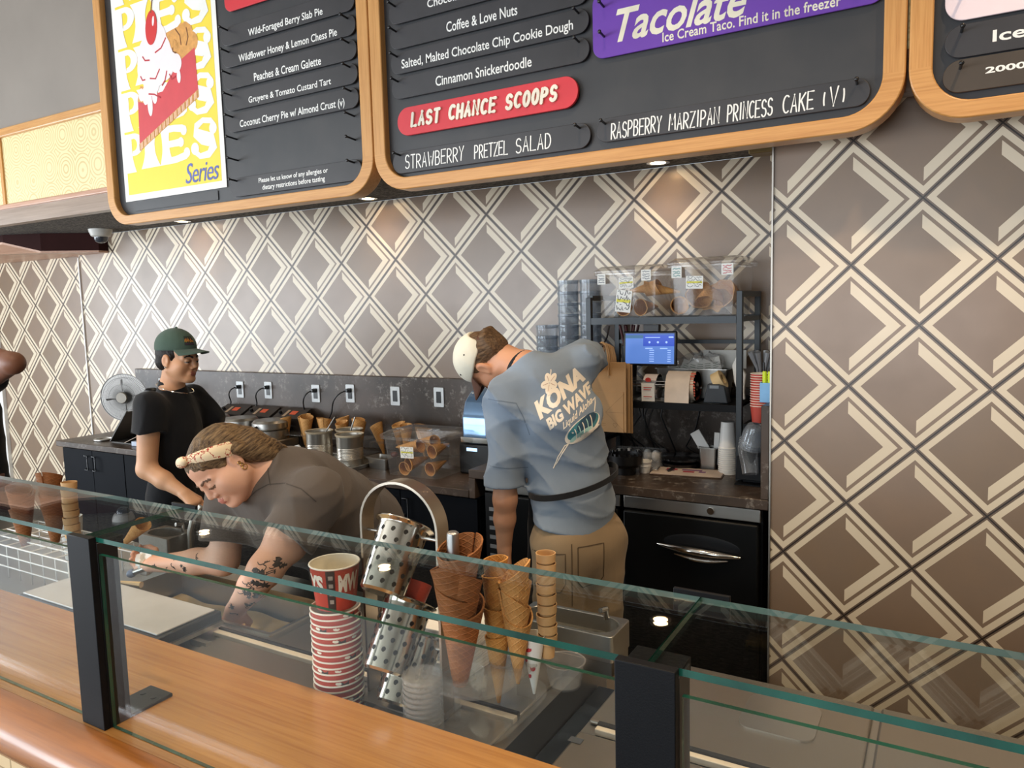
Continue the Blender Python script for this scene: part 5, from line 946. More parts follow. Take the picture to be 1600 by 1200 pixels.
# arched cutlery stand with three perforated canisters
t = thing('canister_stand', 'arched steel stand holding tilted perforated canisters', 'stand', (-1.10, 1.36, ZT2))
ap = [(-.112, 0, .0)]+[(-.112, 0, .05*i) for i in range(1, 9)]+[(-.112*math.cos(PI*i/20), 0, .435+.105*math.sin(PI*i/20)) for i in range(21)]+[(.112, 0, .05*i) for i in range(8, 0, -1)]+[(.112, 0, 0)]
MB().strap(ap, (0, 1, 0), .022, .006).build('arch', m_steel('warm_brushed_steel', '#b5aa9b', .3, 2), t, smooth=40)
MB().box((-.13, -.06, -.0003), (.13, .06, .004)).build('foot', STEEL, t, bevel=.001)
HOLE = mat('hole_dark', '#15130f', .7)
def canister(z, label):
    c = thing('canister', label, 'canister', (-1.105, 1.325, z), group='perforated steel canisters'); M = Rx(-.62)
    r0, r1, h = .053, .060, .165; n = 60; rows = 28; mb = MB()
    pr_ = [(r0*.9, -h/2), (r0, -h/2+.005)]
    mb.lathe([(0, -h/2), (r0*.88, -h/2), (r0, -h/2+.006), (r1, h/2-.012), (r1+.002, h/2-.006), (r1+.013, h/2), (r1+.012, h/2+.003), (r1-.002, h/2-.004), (r1-.003, h/2-.012), (r0-.003, -h/2+.008), (0, -h/2+.004)], 56, M); mb.build('shell', m_steel('polished_steel', '#d2cdc2', .16, 2, .08), c)
    hm = MB()
    for row in range(6):
        zz = -h/2+.022+.0235*row; r = r0+(r1-r0)*(zz+h/2-.006)/(h-.018)+.0007
        for k in range(12):
            a = 2*PI*(k+.5*(row % 2))/12; e = [M @ Vector((r*math.cos(a+u/r), r*math.sin(a+u/r), zz+v)) for u, v in ell(0, 0, .0054, .0058, 14)]; hm.add(e, [tuple(range(12))])
    hm.build('perforations', HOLE, c, smooth=0, merge=False)
    ap_ = MB(); ap_.cyl((-.108, .035, .049), (-.058, .035, .049), .004, n=10); ap_.cyl((.108, .035, .049), (.058, .035, .049), .004, n=10); ap_.build('pin', STEEL, c, merge=False); return c
canister(1.19, 'topmost perforated steel canister, rising above the glass edge'); canister(1.00, 'middle perforated steel canister, seen through the front glass')
canister(.895+.02, 'lowest perforated steel canister, behind the clear lids').location = (-1.09, 1.345, .915)
sp = thing('red_tasting_cup', 'red printed cup standing inside the middle canister', 'cup', (-1.10, 1.365, 1.05), rot=(-.6, 0, 0)); MB().lathe([(.03, 0), (.038, .07), (.036, .07), (.028, .004)], 28, cap1=False).build('body', REDP, sp)
# clear lids, napkins, marker
for k in range(11):
    o = MB().lathe([(.030, 0), (.042, .001), (.045, .006), (.0445, .012), (.040, .0115), (.034, .008), (0, .008)], 36, cap0=False, cap1=False).build('deli_cover', FILM, loc=(-.985+.001*math.sin(k), 1.262+.001*math.cos(3*k), ZT2+.0125*k))
    tag(o, 'topmost clear lid of the stack in front of the canisters' if k == 10 else 'clear lid inside the stack in front of the canisters', 'lid', 'clear lids stacked by the glass')
for k, (w_, d_, z_, lb) in enumerate(((.09, .075, 0, 'lower bundle of white paper behind the canisters'), (.085, .07, .042, 'middle bundle of white paper behind the canisters'), (.088, .072, .084, 'upper bundle of white paper behind the canisters'))):
    t = thing('paper_bundle', lb, 'paper', (-1.12+.01*k, 1.56, ZT2+z_), .1*k-.1, group='bundles of white paper'); MB().box((-w_, -d_, 0), (w_, d_, .040)).build('stack', PAPER, t, bevel=.002)
    m = MB()
    for j in range(4): m.box((-w_-.0004, -d_-.0004, .007+.009*j), (w_+.0004, d_+.0004, .008+.009*j))
    m.build('page_edges', mat('page_shadow_grey', '#c9c5bb', .7), t, merge=False)
t = thing('marker_pen', 'silver marker with black cap standing beside the arched stand', 'pen', (-.945, 1.335, 1.03), rot=(0, .02, 0)); MB().lathe([(0, .245), (.010, .245), (.0135, .242), (.014, .236), (.014, .128)], 24, cap1=False).build('barrel', m_steel('marker_silver', '#b9b9b8', .35, 2, .05), t); MB().lathe([(.0142, .128), (.013, .10), (.0115, .05), (.010, .045), (0, .045)], 24, cap0=False).build('cap', BLACKP, t)
lm = MB(); tv, tf = text_geo('Sharpie', shear=.2)
for v in [0]: lm.add([Vector((.0144*math.cos(-1.9+(b-.5)*.014/.0144), .0144*math.sin(-1.9+(b-.5)*.014/.0144), .145+a*.05)) for a, b in tv], tf)
lm.build('lettering', BLACKP, t, smooth=0, merge=False)
t = thing('marker_holder', 'thin clear holder under the silver marker', 'holder', (-.945, 1.335, ZT2)); MB().lathe([(.03, 0), (.03, .004), (.008, .006), (.008, .25)], 20).build('body', CLEAR, t)
# acrylic cone table
t = thing('cone_stand', 'two tier clear acrylic cone stand on the steel cabinet', 'stand', (-.91, 1.42, ZT2))
MB().prism(rrect(-.10, -.17, .10, .17, .09, 12), 0, .006).build('base_plate', CLEAR, t, bevel=.001); MB().prism(rrect(-.105, -.165, .105, .165, .095, 12), .105, .112).build('top_plate', CLEAR, t, bevel=.001)
for x, y in ((-.05, -.09), (.06, .07)): MB().box((x-.025, y-.003, .006), (x+.025, y+.003, .105)).build('leg', CLEAR, t, bevel=.001)
for x, y, r in ((-.02, -.095, .04), (.03, .01, .03), (.07, .075, .03)): MB().ring(ell(x, y, r, r, 32), ell(x, y, r-.004, r-.004, 32), .112, .1165).build('hole_ring', CLEAR, t)
def stack(src, x, y, z, n, dz, names, group, tilt=.02, sc_=1.0, first=True, yaw=0.0):
    for k in range(n):
        o = src if (k == 0 and first) else src.copy()
        if o is not src: C.objects.link(o)
        o.location = (x+.0012*math.sin(2.3*k), y+.001*math.cos(1.7*k), z+dz*k); o.rotation_euler = (tilt*math.sin(k*1.9+1), tilt*math.cos(k*1.3), yaw+k*1.4); o.scale = (sc_,)*3
        tag(o, names(k, n), 'cone', group)
P5 = ['lowest', 'second from bottom', 'third from bottom', 'fourth from bottom', 'fifth from bottom', 'sixth from bottom', 'seventh from bottom', 'eighth from bottom', 'ninth from bottom']
def nm5(txt): return lambda k, n: ('%s, %s' % (txt, 'topmost' if k == n-1 else P5[k]))
bigd = cone_mesh(.051, .185, WAFD, .22, seam=.14, tip=.016)
stack(bigd, -.928, 1.325, .925, 5, .034, nm5('large dark cone in the biggest stack'), 'dark waffle cones in the big stack', .05, yaw=2.0)
pale = cone_mesh(.037, .17, WAF, .3, seam=.16)
stack(pale, -.838, 1.43, .90, 4, .034, nm5('golden cone in the pale stack right of the dark stack'), 'golden waffle cones in the pale stack', .03, yaw=2.6)
sug = cone_mesh(.030, .17, WAFS, .05, seam=.06)
stack(sug, -.895, 1.435, ZT2+.008, 6, .036, nm5('slim cone in the narrow stack behind the dark stack'), 'slim cones in the narrow stack', .02)
ck_ = MB().lathe([(.013, 0), (.0155, .002), (.0175, .035), (.0225, .038), (.0235, .058), (.0215, .058), (.0205, .04), (.0155, .036), (.013, .006), (0, .006)], 28).build('cake_cone', CAKE)
stack(ck_, -.795, 1.50, ZT2+.115, 9, .0245, nm5('small flat-bottomed cake cone in the slim stack at the right'), 'cake cones in the right stack', .02)
t = thing('wrapped_cone', 'cone in a white and red paper sleeve on the clear stand', 'cone', (-.82, 1.475, ZT2+.03)); MB().lathe([(.003, 0), (.030, .145), (.028, .145), (.002, .006)], 28).build('paper_sleeve', PAPER, t)
m = MB()
for a, z in ((-2.2, .09), (-1.6, .12), (-1.2, .07), (-2.6, .12), (-1.9, .05)):
    r = .003+.027*z/.145+.0006; m.add([(r*math.cos(a+u/.02), r*math.sin(a+u/.02), z+v) for u, v in ell(0, 0, .008, .007, 14)], [tuple(range(14))])
m.build('printing', mat('sleeve_red', '#c0333c', .5), t, smooth=0, merge=False)
for k, (x, y, r_, lb) in enumerate(((-.80, 1.60, .05, 'clear plastic cup lying behind the cone stand at the right'), (-.985, 1.45, .035, 'clear plastic cup under the cone stand at the left'))):
    tag(MB().lathe([(r_*.8, 0), (r_, .06), (r_*1.05, .062), (r_*.97, .062), (r_*.75, .003), (0, .003)], 30, cap0=False).build('clear_cup', FILM, loc=(x, y, ZT2)), lb, 'cup')
# left end: cones on a wire rack, small things
t = thing('wire_rack', 'white wire cone rack at the far left behind the glass', 'rack', (-2.90, 1.50, ZK+.0005)); WW = mat('white_wire', '#e8e6e0', .4)
m = MB()
for i in range(9): x = -.32+.08*i; m.tube([(x, -.12, .0), (x, -.12, .12), (x, .12, .12), (x, .12, 0)], .003, 6)
for y in (-.12, -.06, 0, .06, .12): m.tube([(-.32, y, .12), (.32, y, .12)], .003, 6)
for z in (.04, .08): m.tube([(-.32, -.12, z), (.32, -.12, z)], .003, 6); m.tube([(-.32, .12, z), (.32, .12, z)], .003, 6)
m.build('frame', WW, t, merge=False)
bl = bigd.copy(); C.objects.link(bl)
stack(bl, -2.84, 1.48, .945, 4, .032, nm5('dark cone in the far left stack beside the cake cones'), 'dark waffle cones left', .04, .85, yaw=1.0)
bl2 = bigd.copy(); C.objects.link(bl2)
stack(bl2, -2.97, 1.44, .925, 3, .032, nm5('dark cone in the stack at the far left edge'), 'dark waffle cones far left', .04, .85, yaw=.3)
c2 = ck_.copy(); C.objects.link(c2)
stack(c2, -2.70, 1.47, .945, 8, .0255, nm5('cake cone in the far left stack on the wire rack'), 'cake cones left', .02, 1.12)
tag(MB().lathe([(.045, 0), (.05, .004), (.05, .012), (.03, .016), (0, .016)], 30).build('deli_cover', FILM, loc=(-2.62, 1.66, ZT2+.0)), 'clear lid lying left of the small dipper well', 'lid')
tag(MB().tube([(-2.42, 1.43, .879), (-2.38, 1.44, .881), (-2.30, 1.46, .8795)], [.004, .006, .011], 8).build('wooden_spoon', mat('birch_wood', '#c9a873', .6)), 'small wooden spoon on the white topped lid', 'spoon')
t = thing('sample_spoon_cup', 'white cup of papers at the far left behind the glass', 'cup', (-2.98, 1.62, ZK+.14)); MB().lathe([(.03, -.139), (.042, .03), (.039, .03), (.028, -.13)], 26).build('body', PAPER, t)
# ---------------------------------------------------------------- smooth bodies from blended volumes
V3 = lambda *a: np.array(a, dtype=np.float32)
class Prim:
    def __init__(s, fn, lo, hi, mat=0, k=.02, op='add'): s.fn, s.lo, s.hi, s.mat, s.k, s.op = fn, np.array(lo, np.float32), np.array(hi, np.float32), mat, k, op
def cap(a, b, ra, rb=None, mat=0, k=.02, flat=None, op='add', cut=None):
    """tapered limb from a to b; flat = (axis, ratio) squashes it along an axis; cut = [(point, normal)] planes that trim it"""
    rb = ra if rb is None else rb; a = np.array(a, np.float32); b = np.array(b, np.float32); ba = b-a; L2 = float(ba @ ba)+1e-12
    if flat: fa = np.array(flat[0], np.float32); fa = fa/np.linalg.norm(fa); fr = flat[1]
    def fn(p):
        q = p-a; t = np.clip(q @ ba/L2, 0, 1); q = q-t[..., None]*ba; r = ra+(rb-ra)*t
        if flat: c = q @ fa; q = q+(c*(1/fr-1))[..., None]*fa; d = (np.sqrt((q*q).sum(-1))-r)*(1.0 if fr > 1 else (fr+1)/2)
        else: d = np.sqrt((q*q).sum(-1))-r
        if cut:
            for cp, cn in cut: d = np.maximum(d, (p-np.array(cp, np.float32)) @ (np.array(cn, np.float32)/np.linalg.norm(cn)))
        return d
    R = max(ra, rb)*(max(1, flat[1]) if flat else 1); return Prim(fn, np.minimum(a, b)-R, np.maximum(a, b)+R, mat, k, op)
def elp(c, r, M=None, mat=0, k=.02, op='add', cut=None):
    """ellipsoid; M = 3x3 with columns = its axes"""
    c = np.array(c, np.float32); r = np.array(r, np.float32); A = np.array(M, np.float32) if M is not None else np.eye(3, dtype=np.float32)
    def fn(p):
        q = (p-c) @ A; k0 = np.sqrt(((q/r)**2).sum(-1)); k1 = np.sqrt(((q/(r*r))**2).sum(-1))+1e-9; d = k0*(k0-1)/k1
        if cut:
            for cp, cn in cut: d = np.maximum(d, (p-np.array(cp, np.float32)) @ (np.array(cn, np.float32)/np.linalg.norm(cn)))
        return d
    e = np.abs(A) @ r; return Prim(fn, c-e, c+e, mat, k, op)
def volume(prims, res, disp=None, clip=None):
    adds = [p for p in prims if p.op == 'add']; pad = 4*res+.012
    lo = np.min([p.lo for p in adds], 0)-pad; hi = np.max([p.hi for p in adds], 0)+pad; n = np.ceil((hi-lo)/res).astype(int)+1
    ax = [lo[i]+res*np.arange(n[i], dtype=np.float32) for i in range(3)]; D = np.full(n, .2, np.float32)
    for p in prims:
        m = max(2.5*p.k, 3*res)+.004; i0 = np.maximum(0, np.floor((p.lo-m-lo)/res).astype(int)); i1 = np.minimum(n, np.ceil((p.hi+m-lo)/res).astype(int)+1)
        if np.any(i1 <= i0): continue
        P = np.stack(np.meshgrid(ax[0][i0[0]:i1[0]], ax[1][i0[1]:i1[1]], ax[2][i0[2]:i1[2]], indexing='ij'), -1); d = p.fn(P); S = D[i0[0]:i1[0], i0[1]:i1[1], i0[2]:i1[2]]; k = p.k
        if p.op == 'add': h = np.clip(.5+.5*(S-d)/k, 0, 1); S[...] = S*(1-h)+d*h-k*h*(1-h)
        elif p.op == 'sub': h = np.clip(.5-.5*(S+d)/k, 0, 1); S[...] = S*(1-h)-d*h+k*h*(1-h)
    P = None
    if disp or clip:
        P = np.stack(np.meshgrid(*ax, indexing='ij'), -1)
        if disp: D = D+disp(P)
        for cp, cn in (clip or []): D = np.maximum(D, (P-np.array(cp, np.float32)) @ (np.array(cn, np.float32)/np.linalg.norm(cn)))
    # naive surface nets
    s = D < 0; c = [s[i:n[0]-1+i, j:n[1]-1+j, k:n[2]-1+k] for i in (0, 1) for j in (0, 1) for k in (0, 1)]; tot = sum(x.astype(np.int8) for x in c); act = (tot > 0) & (tot < 8)
    idx = np.full(act.shape, -1, np.int64); I = np.argwhere(act); idx[act] = np.arange(len(I)); acc = np.zeros((len(I), 3), np.float64); cnt = np.zeros(len(I))
    for axis in range(3):
        o1, o2 = [q for q in range(3) if q != axis]
        for a in (0, 1):
            for b in (0, 1):
                p0 = I.copy(); p0[:, o1] += a; p0[:, o2] += b; p1 = p0.copy(); p1[:, axis] += 1; d0 = D[tuple(p0.T)]; d1 = D[tuple(p1.T)]; x = (d0 < 0) != (d1 < 0)
                t = np.where(x, d0/np.where(x, d0-d1, 1), 0); pos = p0.astype(np.float64); pos[:, axis] += t; acc[x] += pos[x]; cnt[x] += 1
    V = lo+res*(acc/np.maximum(cnt, 1)[:, None]); F = []
    for axis in range(3):
        o1, o2 = (axis+1) % 3, (axis+2) % 3; sl0 = [slice(None)]*3; sl1 = [slice(None)]*3; sl0[axis] = slice(0, -1); sl1[axis] = slice(1, None); a = s[tuple(sl0)]; b = s[tuple(sl1)]
        E = np.argwhere(a != b); E = E[(E[:, o1] > 0) & (E[:, o2] > 0) & (E[:, o1] < n[o1]-1) & (E[:, o2] < n[o2]-1)]; ins = a[tuple(E.T)]; q = []
        for da, db in ((1, 1), (0, 1), (0, 0), (1, 0)): e = E.copy(); e[:, o1] -= da; e[:, o2] -= db; q.append(idx[tuple(e.T)])
        q = np.stack(q, 1); q[~ins] = q[~ins][:, ::-1]; F.append(q)
    return V, np.concatenate(F)
def flesh(name, prims, res, mats, parent=None, disp=None, clip=None, relax=2):
    V, F = volume(prims, res, disp, clip); me = bpy.data.meshes.new(name)
    for _ in range(relax):
        A = np.zeros_like(V); c = np.zeros(len(V))
        for a, b in ((0, 1), (1, 2), (2, 3), (3, 0)): np.add.at(A, F[:, a], V[F[:, b]]); np.add.at(A, F[:, b], V[F[:, a]]); np.add.at(c, F[:, a], 1); np.add.at(c, F[:, b], 1)
        V = V*.5+.5*A/np.maximum(c, 1)[:, None]
    me.vertices.add(len(V)); me.vertices.foreach_set('co', V.astype(np.float32).ravel()); me.loops.add(F.size); me.loops.foreach_set('vertex_index', F.astype(np.int32).ravel())
    me.polygons.add(len(F)); me.polygons.foreach_set('loop_start', np.arange(0, F.size, 4, dtype=np.int32)); me.polygons.foreach_set('loop_total', np.full(len(F), 4, np.int32))
    mats = mats if isinstance(mats, (list, tuple)) else [mats]
    for m in mats: me.materials.append(m)
    if len(mats) > 1:
        cen = V[F].mean(1).astype(np.float32); best = np.full(len(F), 1e9, np.float32); mi = np.zeros(len(F), np.int32)
        for p in prims:
            if p.op != 'add': continue
            d = p.fn(cen)-(.0012 if p.mat else 0); w_ = d < best; best[w_] = d[w_]; mi[w_] = p.mat
        me.polygons.foreach_set('material_index', mi)
    me.update(calc_edges=True); me.validate()
    for p in me.polygons: p.use_smooth = True
    o = bpy.data.objects.new(name, me); C.objects.link(o)
    if parent: o.parent = parent; o.matrix_parent_inverse = Matrix.Translation(parent.location).inverted()
    return o
def frame(fwd, up):
    f = np.array(fwd, float); f /= np.linalg.norm(f); u = np.array(up, float); r = np.cross(f, u); r /= np.linalg.norm(r); u = np.cross(r, f); return np.stack([r, f, u], 1)   # columns: person's right, forward, up
class Head:
    """all head pieces in one frame: x to the person's right, y where the face looks, z up; unit = metres"""
    def __init__(s, c, fwd, up, size=1.0): s.c = np.array(c, float); s.A = frame(fwd, up); s.k = size
    def P(s, *q): return s.c+s.A @ (np.array(q, float)*s.k)
    def D(s, *q): return s.A @ np.array(q, float)
    def cap(s, a, b, ra, rb=None, **kw): return cap(s.P(*a), s.P(*b), ra*s.k, None if rb is None else rb*s.k, **{**kw, 'k': kw.get('k', .01)})
    def elp(s, c, r, **kw):
        kw = dict(kw); kw.setdefault('k', .012)
        if 'cut' in kw: kw['cut'] = [(s.P(*a), s.D(*b)) for a, b in kw['cut']]
        return elp(s.P(*c), np.array(r)*s.k, s.A, **kw)
    def skin(s, jaw=1.0, nose=1.0, lid=.5, full=0.0, brow=1.0):
        """materials: 0 skin, 1 lip, 2 eye white, 3 dark hair/brow/iris"""
        o = [s.elp((0, -.018, .035), (.074, .094, .082)), s.elp((0, .028, -.02), (.062*jaw, .062, .082), k=.02), s.elp((0, .045, .045), (.058, .045, .05), k=.02)]
        for x in (-1, 1): o += [s.cap((x*.056*jaw, .0, -.048), (x*.018, .068, -.090), .021, .018, k=.02), s.elp((x*.038, .058, -.022), (.027+full, .024+full, .025+full), k=.022), s.cap((x*.012, .088, .020), (x*.046, .072, .016), .009, .008, k=.014)]
        for x in (-1, 1): o += [s.elp((x*.046*jaw, .030, -.045), (.022+full, .036+full, .036+full), k=.03)]
        o += [s.elp((0, .078, -.093), (.020, .015, .016), k=.02), s.elp((0, .04, -.085), (.04+full, .035, .022+full), k=.025)]
        for x in (-1, 1): o += [s.elp((x*.031, .100, -.002), (.016, .014, .011), op='sub', k=.012)]
        o += [s.cap((0, .088, .010), (0, .103*nose, -.026), .0085, .0115, k=.012)]
        for x in (-1, 1): o += [s.elp((x*.0125, .096*nose, -.034), (.0085, .010, .0075), k=.006)]
        for x in (-1, 1): o += [s.elp((x*.006, .102*nose, -.0415), (.003, .004, .0025), op='sub', k=.003)]
        o += [s.elp((0, .086, -.062), (.026, .012, .016), k=.012), s.elp((0, .0960, -.0565), (.0195, .0065, .0036), mat=1, k=.004), s.elp((0, .0950, -.0665), (.0175, .0068, .0048), mat=1, k=.004), s.elp((0, .106, -.0612), (.024, .006, .0014), op='sub', k=.002)]
        for x in (-1, 1):
            o += [s.elp((x*.031, .0795, -.001), (.0125, .0125, .0125), mat=2, k=.002), s.elp((x*.031, .0915, -.002), (.0052, .0022, .0052), mat=3, k=.001)]
            o += [s.elp((x*.031, .0812, .0075-.006*lid), (.0150, .0135, .0085+.003*lid), k=.003), s.elp((x*.031, .0805, -.0125), (.0145, .0125, .0062), k=.004)]
            o += [s.cap((x*.018, .0940, .0002-.005*lid), (x*.032, .0950, -.0008-.006*lid), .0014, .0018, mat=3, k=.001), s.cap((x*.032, .0950, -.0008-.006*lid), (x*.046, .0850, -.0002-.005*lid), .0018, .0018, mat=3, k=.001)]
            if brow: o += [s.cap((x*.013, .0985, .0205), (x*.033, .0935, .0255), .0034*brow, .0030*brow, mat=3, k=.002), s.cap((x*.033, .0935, .0255), (x*.052, .079, .0185), .0030*brow, .0014*brow, mat=3, k=.002)]
            o += [s.elp((x*.077, -.008, -.004), (.011, .021, .032), k=.006), s.elp((x*.088, -.002, -.002), (.007, .012, .020), op='sub', k=.006), s.elp((x*.078, .002, -.030), (.008, .009, .009), k=.006)]
        return o
def hand(wr, d, n, s_, size=1.0, curl=(.5, .6, .7, .8), thumb=.5, mat=0, k=.006, spread=1.0):
    """wr wrist, d towards the fingertips, n out of the back of the hand, s_ = +1 / -1: which side the thumb leaves (along d x n)"""
    d = np.array(d, float); d /= np.linalg.norm(d); n = np.array(n, float); n -= d*(n @ d); n /= np.linalg.norm(n); t = np.cross(d, n)*s_; wr = np.array(wr, float); z = size; P = []
    at = lambda a, b, c: wr+(d*a+t*b+n*c)*z
    for b, r in ((.024, .0145), (.008, .0165), (-.010, .0165), (-.026, .0145)): P.append(cap(at(.005, b*.6, 0), at(.080-abs(b-.008)*.25, b, .002), r*z*1.02, r*z*.86, mat, k=.014))
    for (b, L, r), cu in zip(((.029, .070, .0088), (.0095, .080, .0092), (-.010, .073, .0088), (-.028, .056, .0078)), curl):
        p = at(.083-abs(b-.008)*.22, b*spread, .001); a = 0.12; dirn = lambda an: (d*math.cos(an)-n*math.sin(an)+t*b*1.2*(spread-.7)); segs = (.45, .32, .25)
        for q, sg in enumerate(segs):
            a += cu*(.75, 1.0, .7)[q]; e = p+dirn(a)*L*sg*z; P.append(cap(p, e, r*z*(1-.08*q), r*z*(1-.08*(q+1)), mat, k=.004)); p = e
    b0 = at(.022, .026, -.006); b1 = at(.052, .052, -.018-.012*thumb); b2 = at(.078, .060-.014*thumb, -.026-.02*thumb); b3 = at(.100, .058-.028*thumb, -.030-.026*thumb)
    P += [cap(b0, b1, .0150*z, .0118*z, mat, k=.010), cap(b1, b2, .0112*z, .0098*z, mat, k=.005), cap(b2, b3, .0098*z, .0078*z, mat, k=.004)]
    return P
def folds(seed, amp, freq, dirs=4, calm=None):
    """creases: warped ridges in a few directions"""
    r = np.random.RandomState(seed); W = [(r.normal(size=3), r.normal(size=3), r.uniform(0, 6)) for _ in range(dirs)]
    def f(P):
        d = np.zeros(P.shape[:3], np.float32)
        for i, (v, u, ph) in enumerate(W):
            fr = freq*(.6, 1.0, 1.5, .8)[i % 4]; v = (v/np.linalg.norm(v)*fr).astype(np.float32); u = (u/np.linalg.norm(u)*fr*.45).astype(np.float32)
            w_ = np.sin(P @ u+ph); x = np.sin(P @ v+2.2*w_+ph); m_ = .5+.5*np.sin(.6*(P @ u)+2*ph); d += amp*m_*(1-2*np.abs(x)**.6).astype(np.float32)*(1.0, .8, .5, .9)[i % 4]
        if calm: q = P-np.array(calm[0], np.float32); d *= np.clip((np.sqrt((q*q).sum(-1))-calm[1])/.08, 0, 1)
        return -d/dirs*1.8
    return f
def drape(obj, pts_faces, to_world, off, name, mats, parent, direction=None):
    """lays flat print pieces on the surface of obj along a direction"""
    tree = BVHTree.FromPolygons([v.co.copy() for v in obj.data.vertices], [tuple(p.vertices) for p in obj.data.polygons]); vs = []; fs = []; mi = []
    for pc_ in pts_faces:
        V_, F_, m_ = pc_[:3]; lay = pc_[3] if len(pc_) > 3 else 0
        bm = bmesh.new(); vv = [bm.verts.new((a, b, 0)) for a, b in V_]
        for f in F_:
            try: bm.faces.new([vv[i] for i in f])
            except ValueError: pass
        bmesh.ops.triangulate(bm, faces=bm.faces)
        for _ in range(3):
            es = [e for e in bm.edges if e.calc_length() > .012]
            if not es: break
            bmesh.ops.subdivide_edges(bm, edges=es, cuts=1); bmesh.ops.triangulate(bm, faces=bm.faces)
        bm.verts.index_update(); o0 = len(vs); ok = {}
        for v in bm.verts:
            w0, dr = to_world(v.co.x, v.co.y); h, nn, ix, ds = tree.ray_cast(Vector(w0), Vector(dr))
            if h is None: ok[v.index] = None
            else: ok[v.index] = len(vs); vs.append(tuple(h-Vector(dr).normalized()*(off+.0007*lay)))
        for f in bm.faces:
            q = [ok[v.index] for v in f.verts]
            if None not in q: fs.append(tuple(q)); mi.append(m_)
        bm.free()
    me = bpy.data.meshes.new(name); me.from_pydata(vs, [], fs)
    for m in mats: me.materials.append(m)
    me.polygons.foreach_set('material_index', mi); o = bpy.data.objects.new(name, me); C.objects.link(o); o.parent = parent; o.matrix_parent_inverse = Matrix.Translation(parent.location).inverted()
    for p in me.polygons: p.use_smooth = True
    return o
# ---------------------------------------------------------------- people
def m_skin(name, c, c2, rough=.5):
    t = NT(name); n = t.noise(t.coord('Object'), 18, 4); n2 = t.noise(t.coord('Object'), 4, 2)
    t.set(**{'Base Color': t.mix(t.ramp(n2, .3, .7), lin(c), lin(c2)), 'Roughness': rough, 'Subsurface Weight': .12, 'Subsurface Radius': (.012, .005, .003), 'Subsurface Scale': .6}); t.bump(n, .05, .002); return t.m
def m_cloth(name, c, rough=.85, var=.12, bump=.25):
    t = NT(name); n = t.noise(t.coord('Object'), 3.5, 4); f = t.noise(t.coord('Object'), 420, 2); b2 = t.noise(t.coord('Object', (1, 1, .45)), 16, 3); cc = lin(c)
    t.set(**{'Base Color': t.mix(t.ramp(n, .3, .7), cc, tuple(x*(1-var*2) for x in cc[:3])+(1,)), 'Roughness': rough, 'Specular IOR Level': .25, 'Sheen Weight': .15})
    t.bump(t.math('ADD', t.math('MULTIPLY', f, .06), b2), bump, .01); return t.m
def m_hair(name, c1, c2, flow=(0, 0, 1)):
    t = NT(name); fl_ = Vector(flow).normalized(); u = fl_.orthogonal().normalized(); v = fl_.cross(u); tc = t.node('ShaderNodeTexCoord'); cb = t.node('ShaderNodeCombineXYZ')
    for i, (ax, k) in enumerate(((fl_, 5), (u, 95), (v, 95))):
        dn = t.node('ShaderNodeVectorMath', operation='DOT_PRODUCT'); t.l.new(tc.outputs['Object'], dn.inputs[0]); dn.inputs[1].default_value = ax*k; t.l.new(dn.outputs['Value'], cb.inputs[i])
    n = t.noise(cb.outputs[0], 1.6, 4, .65); t.set(**{'Base Color': t.mix(t.ramp(n, .35, .7), lin(c1), lin(c2)), 'Roughness': .5, 'Specular IOR Level': .22}); t.bump(n, .7, .006); return t.m
EYEW = mat('eye_white', '#bdb1a6', .3, 0, .02); DARKB = mat('dark_brow', '#241a16', .7, 0, .05)
def torso_skin(pel, chest, neck, sh, r1, fwd):
    return [cap(pel, chest, .12, .125, k=.05, flat=(fwd, .7)), cap(sh[0], sh[1], .05, k=.05), cap(chest, neck, .07, .052, k=.05)]
# --- worker in black with the green cap
t = thing('person', 'person in black tee and faded green cap standing by the waffle irons', 'person', (-3.40, 2.40, 0))
fw = (.93, .36, 0); rt = np.array((.36, -.93, 0)); H1 = Head((-3.322, 2.395, 1.552), (.965, .22, -.10), (.06, .03, 1), 1.0)
cen = np.array((-3.385, 2.392, 0)); shR = tuple(cen+rt*.185+(0, 0, 1.335)); shL = tuple(cen-rt*.185+(0, 0, 1.335)); elR = (-3.325, 2.185, 1.035); wrR = (-3.125, 2.235, .925)
sk = H1.skin(jaw=.97, lid=.6, brow=.85)+[cap((-3.375, 2.385, 1.37), H1.P(0, -.03, -.06), .055, .050, k=.025)]+torso_skin((-3.41, 2.40, .90), tuple(cen+(0, 0, 1.22)), (-3.375, 2.385, 1.40), (shR, shL), .1, fw)
sk += [cap(shR, elR, .056, .046, k=.02), cap(elR, tuple(.55*np.array(elR)+.45*np.array(wrR)), .046, .043, k=.02), cap(tuple(.55*np.array(elR)+.45*np.array(wrR)), wrR, .040, .027, k=.02)]
sk += hand(wrR, (.80, .15, -.58), (.45, -.2, .85), -1, .98, (.7, .75, .8, .9)); elL = (-3.33, 2.655, 1.09); sk += [cap(shL, elL, .05, .042, k=.02), cap(elL, (-3.12, 2.60, .985), .041, .028, k=.02)]+hand((-3.12, 2.60, .985), (.9, -.2, -.3), (.3, .1, .95), 1, .98)
sk += [cap((-3.41+.03, 2.40-.085, .90), (-3.41+.03, 2.32, .55), .06, .05, k=.03), cap((-3.44, 2.485, .90), (-3.44, 2.48, .55), .06, .05, k=.03)]
flesh('body', sk, .0042, [m_skin('tan_skin', '#dba984', '#c8936d'), mat('lip_rose', '#9a5a4c', .45), EYEW, DARKB], t)
TEE1 = m_cloth('black_tee_cotton', '#17181c', .85, .12); slc = (tuple(np.array(shR)+(0.0, -.01, -.125)), (.0, -.05, -1))
